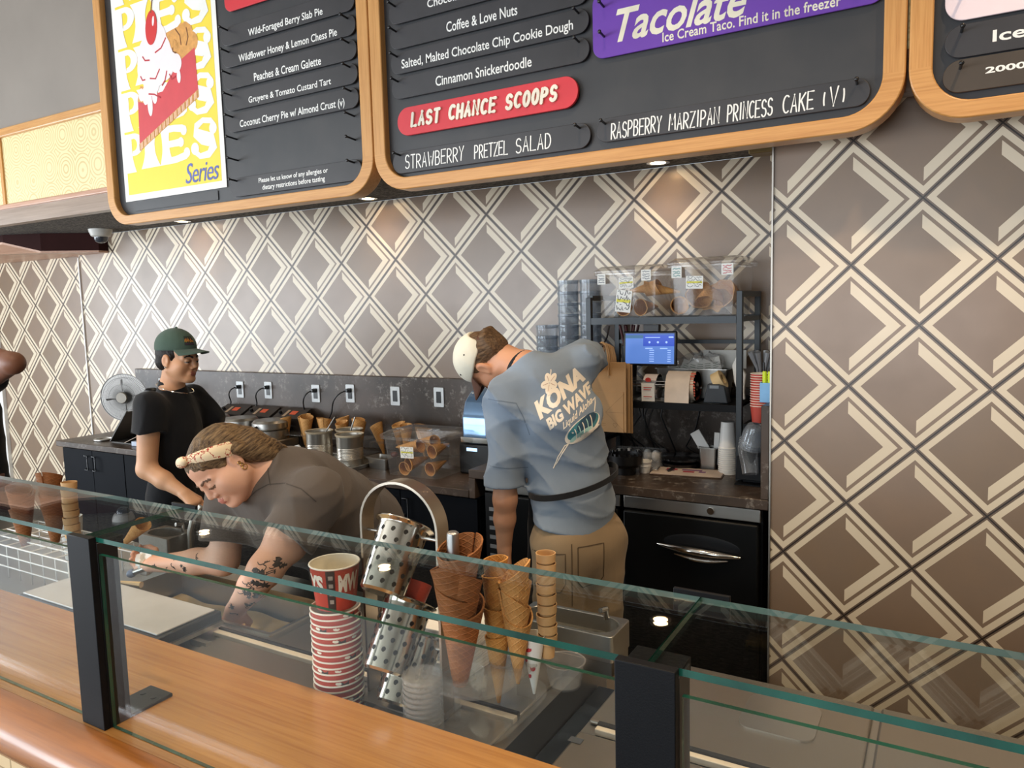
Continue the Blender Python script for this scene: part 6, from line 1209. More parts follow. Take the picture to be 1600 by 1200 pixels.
ts = [cap((-3.41, 2.40, .80), tuple(cen+(-.005, 0, 1.19)), .168, .172, k=.05, flat=(fw, .70)), cap(tuple(cen+rt*.14+(0, 0, 1.30)), tuple(cen-rt*.14+(0, 0, 1.30)), .085, k=.06, flat=(fw, .85)), cap(tuple(cen+(0, 0, 1.30)), (-3.372, 2.386, 1.425), .095, .064, k=.04, cut=[((-3.37, 2.385, 1.440), (.28, .08, 1))])]
ts += [cap(shR, tuple(np.array(shR)*.52+np.array(elR)*.48), .078, .080, k=.035, cut=[slc]), cap(shL, tuple(np.array(shL)*.5+np.array(elL)*.5), .075, .080, k=.035)]
flesh('tee_shirt', ts, .0065, TEE1, t, folds(3, .020, 22, calm=((-3.37, 2.385, 1.43), .09)), [((0, 0, .80), (0, 0, -1))])
PANT1 = m_cloth('black_trousers', '#15161a'); tp = [cap((-3.41, 2.40, .93), (-3.41, 2.40, .82), .150, .155, k=.05, flat=(fw, .8))]
for s_ in (1, -1): hx = np.array((-3.41, 2.40, 0))+rt*.088*s_; tp += [cap(tuple(hx+(0, 0, .85)), tuple(hx+(.02, 0, .48)), .098, .075, k=.05), cap(tuple(hx+(.02, 0, .48)), tuple(hx+(0, 0, .07)), .074, .062, k=.03)]
flesh('trousers', tp, .009, PANT1, t, folds(5, .009, 26), [((0, 0, .055), (0, 0, -1))])
def shoes(feet, fwd, par, m):
    f = np.array(fwd, float)
    for c in feet:
        c = np.array(c, float); s_ = [elp(tuple(c+f*.06+(0, 0, .04)), (.045, .14, .045), frame(fwd, (0, 0, 1)), k=.02), cap(tuple(c-f*.02+(0, 0, .05)), tuple(c-f*.02+(0, 0, .10)), .045, .045, k=.02)]; flesh('shoe', s_, .009, m, par, None, [((0, 0, .001), (0, 0, -1))])
SHOE = mat('black_shoe', '#1c1c1e', .5); shoes([tuple(np.array((-3.41, 2.40, 0))+rt*.088*s_) for s_ in (1, -1)], fw, t, SHOE)
# hair, cap, necklace, earring
HAIRB = m_hair('black_hair', '#15110f', '#2b221d'); hs = [H1.elp((0, -.022, .030), (.080, .098, .085)), H1.elp((0, -.055, -.02), (.070, .058, .05))]+[H1.cap((x*.072, .018, .02), (x*.074, .012, -.012), .010, .006) for x in (-1, 1)]
hs += [H1.elp((0, .10, -.05), (.09, .078, .088), op='sub', k=.01)]+[H1.elp((x*.085, .0, -.012), (.02, .028, .036), op='sub', k=.006) for x in (-1, 1)]
flesh('hair', hs, .004, HAIRB, t, folds(8, .002, 160))
GCAP = m_cloth('faded_green_twill', '#4c6156', .85, .14, .1)
def cap_hat(H, m, par, side_lo=.018, name='cap', bill=True, mb=None, bl=.075, dz=0.0, tilt=0.0):
    cs = [H.elp((0, -.016, .045+dz), (.0885, .106, .094), cut=[((0, 0, .030+dz), (0, .10+tilt, -1))])]
    o = flesh(name, cs, .0042, m, par, folds(11, .0012, 70))
    if bill:
        g = MB(); n, k = 22, 10
        for side in (0, 1):
            for j in range(k+1):
                for i in range(n+1):
                    a = -1.05+2.1*i/n; q = j/k; r = 1+.72*q*(math.cos(a*.86))**.8; x = .0885*math.sin(a)*(1+.06*q); y = -.016+.106*math.cos(a)+bl*q*max(0, math.cos(a*1.28))**.55; z = .034+dz+(.012+tilt*.1)-.006*q-.030*(x/.09)**2*(.35+.65*q); p = H.P(x, y, z-(.004 if side else 0)); g.v.append(tuple(p))
        W = (n+1)*(k+1)
        for side in (0, 1):
            for j in range(k):
                for i in range(n): q = side*W+j*(n+1)+i; g.f.append((q, q+1, q+n+2, q+n+1)); g.mi.append(side)
        for i in range(n): q = k*(n+1)+i; g.f.append((q, q+1, W+q+1, W+q)); g.mi.append(0)
        for j in range(k):
            for i in (0, n): q = j*(n+1)+i; g.f.append((q, q+n+1, W+q+n+1, W+q)); g.mi.append(0)
        b = g.build('bill', [m, mb or m], o, smooth=60); b.matrix_parent_inverse = o.matrix_world.inverted() if False else Matrix.Translation(par.location).inverted() @ Matrix.Identity(4); b.matrix_parent_inverse = Matrix.Identity(4)
        b.parent = par; b.matrix_parent_inverse = Matrix.Translation(par.location).inverted()
    bt = MB().ball(tuple(H.P(0, -.016, .139+dz)), .007*H.k, 12, 8).build('cap_button', m, par); bt.matrix_parent_inverse = Matrix.Translation(par.location).inverted(); return o
def keep(o, par): o.parent = par; o.matrix_parent_inverse = Matrix.Translation(par.location).inverted(); return o
c1 = cap_hat(H1, GCAP, t, dz=.016, bl=.080)
pf = []; rnd = random.Random(4)
def cap_pt(H): return lambda a, b: (tuple(H.P(.30*math.sin(a), .30*math.cos(a), b)), tuple(-H.D(math.sin(a), math.cos(a), .0)))
pf.append(([(-.10, .079), (.52, .079), (.52, .121), (-.10, .121)], [(0, 1, 2, 3)], 0))
for i in range(15): x = -.09+.040*i; h = rnd.uniform(.006, .016); z = .096+rnd.uniform(-.004, .004); pf.append(([(x, z), (x+.035, z), (x+.04, z+h), (x+.01, z+h*1.2)], [(0, 1, 2, 3)], 1+i % 2, 1))
for i in range(9): x = -.08+.066*i; pf.append(([(x, .082), (x+.045, .082), (x+.045, .088), (x, .088)], [(0, 1, 2, 3)], 3, 1))
drape(c1, pf, cap_pt(H1), .0012, 'cap_patch', [mat('patch_dark_green', '#26352f', .8), mat('patch_yellow', '#d9a83a', .7), mat('patch_rust', '#b4502e', .7), mat('patch_plum', '#54304f', .7)], t)
ch = [(-3.375+.078*math.cos(a)*1.0+.012, 2.385+.078*math.sin(a), 1.432-.032*(1+math.cos(a-.25))*.75-.0) for a in [2*PI*i/48 for i in range(48)]]
keep(MB().tube([(x+.016*(1+math.cos(2*PI*i/48-.25)), y, z) for i, (x, y, z) in enumerate(ch)], .0018, 6, closed=True).build('necklace', CHROME, t), t)
keep(MB().ball(tuple(H1.P(.084, -.002, -.036)), .004, 12, 8).build('earring', CHROME, t), t)
# --- worker bending over the open well
t = thing('person', 'person with a patterned headband bending over the open ice cream well, scooping', 'person', (-1.95, 2.08, 0))
fw = (-.08, -1, 0); H2 = Head((-2.010, 1.585, 1.285), (.02, -.74, -.66), (-.38, -.60, .70), 1.02)
nb = np.array((-1.935, 1.735, 1.235)); shL = (-1.740, 1.715, 1.175); shR = (-2.150, 1.735, 1.155); elL = (-1.795, 1.545, .985); wrL = (-1.925, 1.530, .840); elR = (-2.140, 1.665, .925); wrR = (-2.378, 1.560, .908)
pel = (-1.95, 2.10, .93); che = (-1.94, 1.80, 1.15)
sk = H2.skin(jaw=1.08, lid=1.0, full=.006, brow=.7)+[cap(tuple(nb), H2.P(0, -.03, -.06), .058, .056, k=.035), cap(pel, che, .15, .15, k=.06), cap(shL, shR, .06, k=.05), cap(che, tuple(nb), .10, .07, k=.05)]
sk += [cap(shL, elL, .067, .052, k=.025), elp(tuple(.5*np.array(shL)+.5*np.array(elL)+np.array((0, -.01, -.01))), (.066, .066, .08), k=.03), cap(elL, tuple(.6*np.array(elL)+.4*np.array(wrL)), .050, .046, k=.025), cap(tuple(.6*np.array(elL)+.4*np.array(wrL)), wrL, .046, .030, k=.02)]+hand(wrL, (-.35, -.10, -.92), (.55, -.75, -.1), -1, .95, (.9, 1.0, 1.0, 1.1), .7)
sk += [cap(shR, elR, .066, .050, k=.025), cap(elR, tuple(.6*np.array(elR)+.4*np.array(wrR)), .049, .043, k=.025), cap(tuple(.6*np.array(elR)+.4*np.array(wrR)), wrR, .043, .028, k=.02)]+hand(wrR, (-.96, .08, -.15), (-.1, .3, -.95), -1, .95, (.8, .9, 1.0, 1.05), .6)
for s_ in (1, -1): sk += [cap((-1.95+.1*s_, 2.12, .92), (-1.95+.1*s_, 2.12, .55), .10, .075, k=.04)]
wb = flesh('body', sk, .0042, [m_skin('fair_skin', '#e2b398', '#d29c80'), mat('lip_pink', '#c27a6c', .45), EYEW, mat('brown_brow', '#6b4c38', .7)], t)
TEE2 = m_cloth('washed_brown_grey_cotton', '#5e5650', .9, .10); ax_ = np.array(elL)-np.array(shL); ax_ = ax_/np.linalg.norm(ax_); ax2 = np.array(elR)-np.array(shR); ax2 = ax2/np.linalg.norm(ax2)
ts = [cap(pel, (-1.945, 1.85, 1.10), .205, .195, k=.08, flat=((0, -.4, .9), .95)), cap((-1.945, 1.85, 1.10), tuple(nb+(0, .05, -.06)), .185, .13, k=.07), cap(shL, shR, .092, k=.06), cap(tuple(nb+(0, .03, -.02)), tuple(nb+(-.008, -.045, .022)), .095, .078, k=.03, cut=[(tuple(nb+(-.012, -.050, .030)), (-.2, -.80, .55))])]
ts += [cap(shL, tuple(np.array(shL)+ax_*.175), .092, .098, k=.04, cut=[(tuple(np.array(shL)+ax_*.155), ax_)]), cap(shR, tuple(np.array(shR)+ax2*.20), .090, .098, k=.04, cut=[(tuple(np.array(shR)+ax2*.18), ax2)])]
wshirt = flesh('tee_shirt', ts, .0065, TEE2, t, folds(21, .017, 19, calm=(tuple(nb), .10)), [((0, 0, .80), (0, 0, -1))])
def plane_map(org, ex, ey, dr): org, ex, ey, dr = (np.array(q, float) for q in (org, ex, ey, dr)); return lambda x, y: (tuple(org+ex*x+ey*y), tuple(dr))
def dense(pts, n=8): return [(a[0]+(b[0]-a[0])*k/n, a[1]+(b[1]-a[1])*k/n) for a, b in zip(pts[:-1], pts[1:]) for k in range(n)]+[pts[-1]]
def seam(shirt, lines, pm, name, m, par, wd=.0035): return drape(shirt, [(q, [(0, 1, 2, 3)], 0) for ln in lines for q in ribbon(dense(ln), wd)], pm, .0008, name, [m], par)
seam(wshirt, [[(-.040, .098), (-.038, .055), (-.034, .018)], [(-.108, -.020), (-.078, .006), (-.040, .022), (.010, .020), (.058, -.004), (.10, -.05)], [(-.105, -.165), (-.06, -.158), (-.01, -.15), (.03, -.14)]], plane_map((-0.839, 0.760, 1.512), (.62, .784, 0), (0, 0, 1), (-0.722, 0.655, -0.223)), 'stitching', m_cloth('dark_seam_thread', '#453f3a'), t)
tp = [cap((-1.95, 2.12, .92), (-1.95, 2.12, .80), .185, .18, k=.05, flat=(fw, .85))]
for s_ in (1, -1): tp += [cap((-1.95+.1*s_, 2.12, .82), (-1.95+.1*s_, 2.10, .46), .115, .085, k=.05), cap((-1.95+.1*s_, 2.10, .46), (-1.95+.1*s_, 2.13, .07), .084, .068, k=.03)]
flesh('trousers', tp, .010, PANT1, t, folds(6, .005, 28), [((0, 0, .055), (0, 0, -1))]); shoes([(-1.95+.1*s_, 2.13, 0) for s_ in (1, -1)], fw, t, SHOE)
HAIRW = m_hair('brown_blond_hair', '#382a20', '#8f7656', (.05, .74, .35)); L = H2
hs = [L.elp((0, -.024, .036), (.083, .102, .086)), L.elp((0, -.085, -.005), (.072, .055, .070), k=.03)]+[L.cap((x*.074, -.035, .012), (x*.066, -.085, -.055), .026, .026, k=.02) for x in (-1, 1)]+[L.cap((-.045, -.10, -.02), (-.058, -.125, -.085), .040, .024, k=.03), L.cap((.045, -.10, -.02), (.055, -.115, -.08), .038, .022, k=.03), L.cap((-.06, -.06, -.03), (-.075, -.10, -.115), .030, .014, k=.025), L.cap((-.02, -.115, -.05), (-.035, -.15, -.125), .038, .016, k=.03), L.cap((0, -.11, -.02), (0, -.13, -.08), .045, .028, k=.03)]
hs += [L.elp((0, .042, .052), (.061, .046, .051), k=.02)]+[L.elp((0, .116, -.036), (.090, .072, .090), op='sub', k=.012)]+[L.elp((x*.088, .004, -.010), (.022, .026, .036), op='sub', k=.006) for x in (-1, 1)]+[L.cap((x*.050, .060, .058), (x*.070, .022, .012), .011, .006, k=.006) for x in (-1, 1)]
flesh('hair', hs, .004, HAIRW, t, folds(31, .0035, 120))
band = []
for i in range(57):
    a = -.75+(PI+1.5)*i/56; dv = np.array((math.cos(a), math.sin(a), .85*math.sin(a)-.05)); s_ = 1/math.sqrt((dv[0]/.0835)**2+(dv[1]/.103)**2+(dv[2]/.087)**2); s_ *= 1.0+.10*max(0, math.sin(a))**.7*(1-.25*max(0, math.sin(a))**8); q = dv*s_+np.array((0, -.022, .036)); band.append(tuple(L.P(*q)))
bm_m = NT('cream_print_headband'); _n1 = bm_m.noise(bm_m.coord('Object'), 26, 3); _w = bm_m.ramp(bm_m.math('ABSOLUTE', bm_m.math('SUBTRACT', _n1, .5)), .018, .008); _n2 = bm_m.noise(bm_m.coord('Object', (1, 1, 1), (0, 0, 0), (3, 1, 2)), 30, 2); _w2 = bm_m.ramp(_n2, .70, .74)
bm_m.set(**{'Base Color': bm_m.mix(_w2, bm_m.mix(_w, lin('#ecd9b6'), lin('#a83a2e')), lin('#3f4a34')), 'Roughness': .8})
def band_strap(pts, H, half, th, m, name, par):
    g = MB(); n = len(pts); u = H.D(0, -.65, .76)
    for i, p in enumerate(pts):
        p = np.array(p); ctr = H.c; o_ = p-ctr; o_ = o_-u*(o_ @ u); o_ /= np.linalg.norm(o_); tw = half*(1-.42*math.sin(PI*i/(n-1))**3)
        for du, do in ((-1, 0), (-.5, th), (.5, th), (1, -.1*th), (.5, -th*.4), (-.5, -th*.4)): g.v.append(tuple(p+u*tw*du+o_*do))
    for i in range(n-1):
        for k in range(6): g.f.append((i*6+k, i*6+(k+1) % 6, i*6+6+(k+1) % 6, i*6+6+k)); g.mi.append(0)
    return keep(g.build(name, m, par, smooth=60), par)
band_strap(band, H2, .025, .0065, bm_m.m, 'headband', t)
kn = [L.elp((.005, .066, .106), (.020, .018, .018)), L.elp((.024, .064, .103), (.014, .014, .013)), L.elp((-.014, .066, .107), (.014, .014, .013))]; flesh('headband_knot', kn, .004, bm_m.m, t)
for dz, r_ in ((-.034, .008), (-.012, .004), (-.022, .005)): keep(MB().tube([tuple(L.P(-.0865, -.004+r_*math.sin(a), dz-.004+r_*math.cos(a))) for a in [2*PI*i/20 for i in range(20)]], .0014, 6, closed=True).build('earring', mat('gold', '#c9a050', .25, 1.0), t), t)
# tattoos on both forearms
def tattoo(obj, a, b, side, seed, n, name, par, size=.012):
    a = np.array(a); b = np.array(b); d = b-a; Ld = np.linalg.norm(d); d /= Ld; view = np.array(side, float); view -= d*(view @ d); view /= np.linalg.norm(view); w_ = np.cross(d, view); rnd = random.Random(seed); P_ = []
    for k in range(n):
        cx, cy = rnd.uniform(.02, Ld), rnd.uniform(-.03, .03); kind = rnd.random()
        if kind < .45:
            m_ = rnd.randint(5, 8); ph = rnd.uniform(0, 6); rr = size*rnd.uniform(.6, 1.3); P_.append(([(cx+rr*(1 if q % 2 else .45)*math.cos(ph+PI*q/m_), cy+rr*(1 if q % 2 else .45)*math.sin(ph+PI*q/m_)) for q in range(2*m_)], [tuple(range(2*m_))], 0))
        else:
            an = rnd.uniform(0, 6); pts = [(cx+size*2*(q/9-.5)*math.cos(an)+.005*math.sin(q*1.1), cy+size*2*(q/9-.5)*math.sin(an)+.005*math.cos(q*.9)) for q in range(10)]
            for q in ribbon(pts, .0026): P_.append((q, [(0, 1, 2, 3)], 0))
    return drape(obj, P_, lambda x, y: (tuple(a+d*x+w_*y+view*.12), tuple(-view)), .0006, name, [mat('tattoo_ink', '#3a3431', .6, 0, .1)], par)
tattoo(wb, tuple(.35*np.array(shL)+.65*np.array(elL)), wrL, (.75, -.62, .15), 12, 30, 'tattoo', t, .015); tattoo(wb, elR, wrR, (.6, -.75, .2), 9, 7, 'tattoo', t, .009)
cn = sug.copy(); C.objects.link(cn); cn.data = proto.data; cn.location = (-2.545, 1.545, .945); cn.rotation_euler = Vector((.62, .25, .62)).to_track_quat('Z', 'Y').to_euler(); cn.scale = (.72,)*3; tag(cn, 'waffle cone held up in the bending worker\'s raised hand', 'cone')
scp = thing('ice_cream_scoop', 'ice cream scoop with a blue grey grip end below the held cone', 'scoop', (-2.455, 1.525, .872), rot=(.2, 1.2, .5)); MB().ball((0, 0, 0), (.015, .015, .018), 16, 10).build('grip_end', mat('blue_grey_grip', '#5f6f8c', .4), scp); MB().cyl((0, 0, .015), (0, 0, .10), .010, n=14).build('handle', STEEL, scp)
crumple('napkin', .034, .026, .075, PAPER, 'white paper sleeve bunched below the held waffle cone', 'napkin', (-2.425, 1.560, .858), 17, .4)
# --- worker in the blue tee, seen from behind
t = thing('person', 'person in a printed grey blue tee and backwards glance, reaching into the rack', 'person', (-1.20, 2.50, 0)); t['label'] = 'person in a printed grey blue tee seen from behind, reaching into the rack'
fwv = np.array((-.84, .54, 0.)); rt = np.array((.54, .84, 0.)); H3 = Head((-1.575, 2.515, 1.552), (-.32, .20, -.92), (-.93, -.30, .12), 1.0)
shL = (-1.405, 2.375, 1.435); shR = (-1.225, 2.635, 1.545); elL = (-1.402, 2.335, 1.06); wrL = (-1.43, 2.365, .862); elR = (-1.285, 2.88, 1.555); wrR = (-1.415, 3.10, 1.485); nb = np.array((-1.372, 2.485, 1.535)); wst = np.array((-1.195, 2.50, 1.06))
sk = H3.skin(lid=.9)+[cap(tuple(nb+(.03, -.01, -.02)), H3.P(0, -.035, -.055), .062, .060, k=.035), cap(tuple(wst+(0, 0, -.1)), (-1.27, 2.50, 1.36), .11, .14, k=.06, flat=(fwv, .72)), cap(shL, shR, .055, k=.05), cap((-1.30, 2.50, 1.42), tuple(nb), .08, .06, k=.05)]
sk += [cap(shL, elL, .052, .043, k=.02), cap(elL, tuple(.6*np.array(elL)+.4*np.array(wrL)), .043, .039, k=.02), cap(tuple(.6*np.array(elL)+.4*np.array(wrL)), wrL, .039, .027, k=.02)]+hand(wrL, (-.05, .10, -1), (-.35, -.93, -.1), 1, .98, (.35, .4, .45, .5), .4)
sk += [cap(shR, elR, .052, .043, k=.02), cap(elR, wrR, .042, .028, k=.02)]+hand(wrR, (-.4, .8, -.4), (.1, .4, 1), 1, .98, (.6, .7, .7, .8))
for s_ in (1, -1): hx = np.array((-1.19, 2.50, 0))+rt*.088*s_; sk += [cap(tuple(hx+(0, 0, .90)), tuple(hx+(0, 0, .55)), .06, .05, k=.03)]
flesh('body', sk, .0042, [m_skin('warm_skin', '#d09a78', '#bb7f5d'), mat('lip_rose2', '#a8645a', .45), EYEW, DARKB], t)
TEE3 = m_cloth('washed_blue_grey_cotton', '#8593a3', .88, .13); axl = np.array((0, -.02, -1.))
ts = [cap(tuple(wst+(-.005, 0, -.03)), (-1.265, 2.505, 1.33), .160, .190, k=.07, flat=(fwv, .74)), cap(tuple(wst+(-.005, 0, -.10)), tuple(wst+(-.003, 0, -.02)), .170, .163, k=.05, flat=(fwv, .76)), cap((-1.265, 2.505, 1.33), (-1.305, 2.50, 1.42), .165, .12, k=.06, flat=(fwv, .8)), cap(shL, shR, .085, k=.07), cap((-1.31, 2.495, 1.45), tuple(nb+(-.01, 0, .0)), .092, .078, k=.04, cut=[(tuple(nb+(-.012, -.002, .012)), (-.80, .12, .55))])]
ts += [cap(shL, (-1.405, 2.338, 1.12), .080, .088, k=.045, cut=[((-1.41, 2.34, 1.098), (0, 0, -1))]), cap(shR, tuple(np.array(elR)*.92+np.array(shR)*.08), .082, .074, k=.05)]
shirt3 = flesh('tee_shirt', ts, .0055, TEE3, t, folds(43, .022, 17, calm=(tuple(nb), .09)), [((-1.357, 2.45, .985), (-.24, 0, -1))])
PANT3 = m_cloth('tan_canvas', '#9b8466', .85, .10); tp = [cap((-1.205, 2.51, 1.05), (-1.19, 2.505, .86), .136, .156, k=.05, flat=(fwv, .82))]
for s_ in (1, -1): hx = np.array((-1.185, 2.505, 0))+rt*.092*s_; tp += [cap(tuple(hx+(0, 0, .88)), tuple(hx+(.0, 0, .50)), .106, .095, k=.05), cap(tuple(hx+(0, 0, .50)), tuple(hx+(0, 0, .07)), .098, .095, k=.03)]
pants3 = flesh('trousers', tp, .0075, PANT3, t, folds(51, .020, 18, calm=(tuple(wst+(0, 0, -.06)), .16)), [((0, 0, .05), (0, 0, -1)), ((-1.2, 2.5, 1.035), (.2, 0, 1))])
shoes([tuple(np.array((-1.185, 2.505, 0))+rt*.092*s_) for s_ in (1, -1)], tuple(fwv), t, SHOE)
# back pockets stitched on the trousers
pk = []
for x0, x1, y1 in ((-.135, -.012, .145), (.035, .135, .165)):
    pts = [(x0, y1), (x1, y1), (x1, .03), (x1-.02, .0), (x0+.02, .0), (x0, .03), (x0, y1)]
    for q in ribbon([p for a, b in zip(pts[:-1], pts[1:]) for p in [(a[0]+(b[0]-a[0])*k/8, a[1]+(b[1]-a[1])*k/8) for k in range(8)]]+[pts[-1]], .004): pk.append((q, [(0, 1, 2, 3)], 0))
pk += [(q, [(0, 1, 2, 3)], 0) for q in ribbon([(.012, -.06+.02*k) for k in range(13)], .004)]
rview = (.855, .518, 0.); drv = (-.518, .855, 0.)
drape(pants3, pk, plane_map((-1.03, 2.15, .735), rview, (0, 0, 1), drv), .001, 'pocket_stitching', [mat('dark_tan_thread', '#5f4d38', .8)], t)
# apron: front panel, waist tie, neck strap
AP = m_cloth('black_apron_canvas', '#17171a', .8); ap_ = [cap(tuple(wst+(-.01, 0, -.42)), tuple(wst+(-.005, 0, .06)), .192, .178, k=.05, flat=(fwv, .80))]
flesh('apron', ap_, .0075, AP, t, folds(61, .007, 22), [(tuple(wst+fwv*.055), tuple(-fwv)), ((0, 0, .63), (0, 0, -1)), ((0, 0, 1.115), (0, 0, 1))])
ring_ = []
for i in range(41): a = 2*PI*i/40; d_ = fwv*math.cos(a)*.136+rt*math.sin(a)*.178; ring_.append(tuple(wst+(-.004, 0, .055)+d_+np.array((0, 0, .07*math.sin(a)*.55))))
keep(MB().strap(ring_, (0, 0, 1), .011, .004).build('apron_tie', AP, t), t)
d_ = np.array(H3.P(0, -.035, -.055))-nb; d_ /= np.linalg.norm(d_); e1 = np.cross(d_, (0, 0, 1.)); e1 /= np.linalg.norm(e1); e2 = np.cross(d_, e1)
keep(MB().strap([tuple(nb+(.012, -.004, -.008)+d_*(.040+.016*math.sin(a))+(e1*math.cos(a)+e2*math.sin(a))*.0700) for a in [2*PI*i/32 for i in range(33)]], tuple(d_), .017, .004).build('neck_strap', AP, t), t)
HAIR3 = m_hair('light_brown_hair', '#3f2e20', '#7d6145', (.9, .1, .35)); L = H3
hs = [L.elp((0, -.024, .034), (.079, .100, .084)), L.elp((0, -.078, -.012), (.062, .048, .062), k=.03)]+[L.cap((x, -.095, .0), (x*1.1, -.125, .02), .022, .014, k=.03) for x in (-.035, 0, .035)]+[L.elp((0, .10, -.04), (.088, .074, .090), op='sub', k=.012)]
flesh('hair', hs, .004, HAIR3, t, folds(71, .004, 130))
CCAP = m_cloth('cream_twill', '#e2dcc8', .85, .06, .1); BRN = mat('brown_bill', '#5d3a2a', .7)
L = H3; cs = [L.elp((0, -.012, .050), (.0885, .106, .092), cut=[((0, 0, .032), (0, .05, -1))]), L.elp((0, -.115, .055), (.042, .035, .034), op='sub', k=.006)]
c3 = flesh('cap', cs, .0042, CCAP, t, folds(12, .0012, 70))
g = MB(); n, k = 22, 8
for side in (0, 1):
    for j in range(k+1):
        for i in range(n+1):
            a = -1.05+2.1*i/n; q = j/k; x = .0885*math.sin(a)*(1+.06*q); y = -.012+.106*math.cos(a)+.075*q*max(0, math.cos(a*1.28))**.55; z = .044-.022*q-.030*(x/.09)**2*(.35+.65*q); g.v.append(tuple(L.P(x, y, z-(.005 if side else 0))))
W = (n+1)*(k+1)
for side in (0, 1):
    for j in range(k):
        for i in range(n): q = side*W+j*(n+1)+i; g.f.append((q, q+1, q+n+2, q+n+1)); g.mi.append(0)
for i in range(n): q = k*(n+1)+i; g.f.append((q, q+1, W+q+1, W+q)); g.mi.append(0)
keep(g.build('bill', BRN, t, smooth=60), t)
st = [tuple(L.P(.052*math.cos(a), -.108-.012*math.sin(a), .036+.004*math.sin(a))) for a in [PI*i/16 for i in range(17)]]; keep(MB().strap(st, tuple(L.D(0, .1, 1)), .009, .003).build('cap_strap', BRN, t), t)
ey = MB()
for a, z in ((-.9, .095), (.0, .10), (.9, .095), (1.9, .09), (-1.9, .09)): ey.ball(tuple(L.P(.082*math.sin(a), -.012+.098*math.cos(a), z-.01)), .0035, 10, 6)
keep(ey.build('cap_eyelets', DARKB, t, merge=False), t)
# printed back of the tee
PR = []
def wordp(s, x0, y0, x1, y1, mi=0, **kw):
    v, f = text_geo(s, **kw); PR.append(([(x0+a*(x1-x0), y0+b*(y1-y0)) for a, b in v], f, mi))
wordp('KONA', 0, 0, .215, .066, bold=.055); wordp('BIG WAVE', .020, -.052, .222, -.010, bold=.05); wordp('Liquid Aloha', .068, -.088, .208, -.058, bold=.02, shear=.4)
fx, fy = .080, .086
for i in range(5): a = 2*PI*i/5+.3; PR.append((ell(fx+.020*math.cos(a), fy+.018*math.sin(a), .017, .0125, 16, a), [tuple(range(16))], 0))
for i in range(5): a = 2*PI*i/5+.3; PR += [(q, [(0, 1, 2, 3)], 4, 1) for q in ribbon([(fx+.006*math.cos(a), fy+.006*math.sin(a)), (fx+.028*math.cos(a), fy+.026*math.sin(a))], .0022)]
PR += [(q, [(0, 1, 2, 3)], 0) for q in ribbon([(fx, fy), (fx+.02, fy+.03), (fx+.022, fy+.036)], .004)]
def leaf(cx, cy, rx, ry, mi, rot=0.0, lay=0): PR.append((ell(.135+cx, -.128+cy, rx, ry, 28, rot), [tuple(range(28))], mi, lay))
leaf(0, 0, .078, .036, 0, -.1); leaf(.005, .004, .070, .029, 1, -.1, 1); leaf(.024, .010, .044, .021, 2, -.1, 2); leaf(-.012, -.012, .050, .011, 3, -.1, 3); leaf(.004, -.024, .062, .007, 0, -.1, 4)
for i in range(5): PR += [(q, [(0, 1, 2, 3)], 3 if i % 2 else 0, 5) for q in ribbon([(.17-.018*i+.010*math.sin(u*2), -.148+.042*u) for u in [k/6 for k in range(7)]], .0035)]
PR += [(q, [(0, 1, 2, 3)], 0) for q in ribbon([(.065, -.138), (.03, -.150), (.0, -.166), (-.022, -.176), (.012, -.150), (.05, -.134), (.065, -.138)], .004)]; PR += [(q, [(0, 1, 2, 3)], 0) for q in ribbon([(.20, -.11), (.215, -.09), (.222, -.075), (.208, -.076)], .005)]
an, a2 = math.radians(37), math.radians(20); ex = np.array(rview)*math.cos(an)+np.array((0, 0, 1.))*math.sin(an); eyv = -np.array(rview)*math.sin(a2)+np.array((0, 0, 1.))*math.cos(a2)
drape(shirt3, PR, plane_map((-1.055, 1.95, 1.372), ex, eyv, (-.445, .895, -.02)), .0012, 'shirt_print', [mat('print_cream', '#f0e4d2', .7, 0, .03), mat('print_teal', '#3f7f88', .7, 0, .1), mat('print_deep_blue', '#27465c', .7, 0, .1), mat('print_foam', '#a9cfc6', .7, 0, .1), mat('print_pale_pink', '#c9aa98', .7)], t)
seam(shirt3, [[(-.186, -.012), (-.135, -.016), (-.081, -.026), (-.055, -.08), (-.036, -.145)], [(-.19, -.255), (-.12, -.262), (-.045, -.268)]], plane_map((-0.976, 1.780, 1.464), rview, (0, 0, 1), (-.445, .895, -.02)), 'stitching', m_cloth('blue_seam_thread', '#6c7a8a'), t)
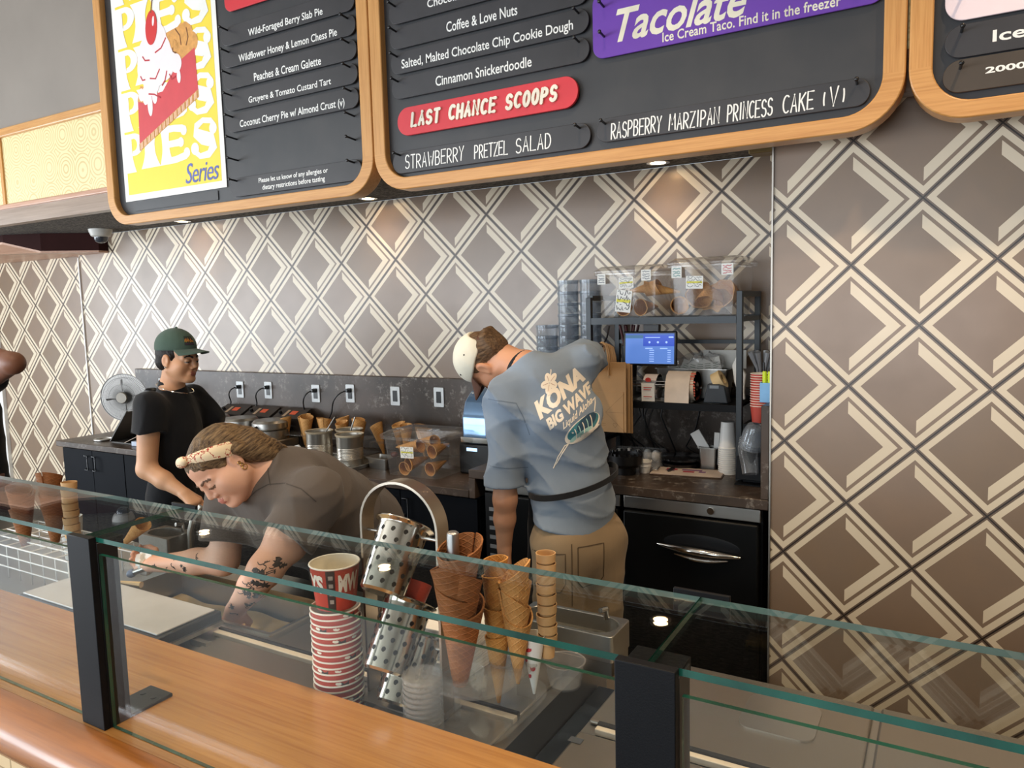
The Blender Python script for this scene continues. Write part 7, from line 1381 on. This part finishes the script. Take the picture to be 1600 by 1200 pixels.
# --- a further worker, only the raised elbow shows at the left edge
t = thing('person', 'person at the left edge of the photo, only a raised bare elbow showing', 'person', (-4.48, 1.99, 0))
H4 = Head((-4.47, 1.93, 1.63), (.1, -.98, -.15), (0, 0, 1)); shL = (-4.33, 1.97, 1.44); shR = (-4.68, 1.98, 1.40); el = (-3.82, 1.875, 1.565); wr = (-4.07, 1.80, 1.66)
sk = H4.skin()+[cap((-4.53, 1.99, 1.40), H4.P(0, -.03, -.06), .06, .056, k=.03), cap((-4.53, 2.0, .95), (-4.53, 1.99, 1.30), .13, .14, k=.05, flat=((0, 1, 0), .72)), cap(shL, shR, .055, k=.05)]
sk += [cap(shL, el, .052, .046, k=.02), cap(el, wr, .048, .030, k=.03)]+hand(wr, (-.9, -.1, .4), (.2, -.9, .3), 1, 1.0)+[cap(shR, (-4.76, 1.95, 1.12), .05, .042, k=.02), cap((-4.76, 1.95, 1.12), (-4.69, 1.75, .98), .042, .028, k=.02)]+hand((-4.69, 1.75, .98), (.3, -.9, -.2), (0, .2, 1), 1, 1.0)
for s_ in (1, -1): sk += [cap((-4.53+.09*s_, 2.0, .92), (-4.53+.09*s_, 2.0, .55), .085, .065, k=.03)]
b4 = flesh('body', sk, .006, [m_skin('deep_brown_skin', '#85573f', '#6b4331'), mat('lip_brown', '#6d3f38', .45), EYEW, DARKB], t)
tattoo(b4, (-4.05, 1.93, 1.50), (-3.86, 1.88, 1.55), (.5, -.8, .2), 3, 5, 'tattoo', t, .012)
flesh('tee_shirt', [cap((-4.53, 2.0, .90), (-4.53, 1.99, 1.28), .17, .175, k=.05, flat=((0, 1, 0), .75)), cap(shL, shR, .08, k=.06), cap(shL, tuple(np.array(shL)*.7+np.array(el)*.3), .08, .08, k=.04), cap(shR, (-4.74, 1.96, 1.24), .075, .08, k=.04)], .008, TEE1, t, folds(81, .009, 26), [((0, 0, .86), (0, 0, -1))])
flesh('hair', [H4.elp((0, -.02, .036), (.082, .10, .088)), H4.elp((0, .10, -.04), (.088, .074, .090), op='sub', k=.012)], .006, HAIRB, t)
tp = [cap((-4.53, 2.0, .93), (-4.53, 2.0, .82), .16, .16, k=.05, flat=((0, 1, 0), .8))]
for s_ in (1, -1): tp += [cap((-4.53+.09*s_, 2.0, .85), (-4.53+.09*s_, 2.0, .07), .10, .068, k=.05)]
flesh('trousers', tp, .010, PANT1, t, None, [((0, 0, .055), (0, 0, -1))]); shoes([(-4.53+.09*s_, 2.0, 0) for s_ in (1, -1)], (0, -1, 0), t, SHOE)
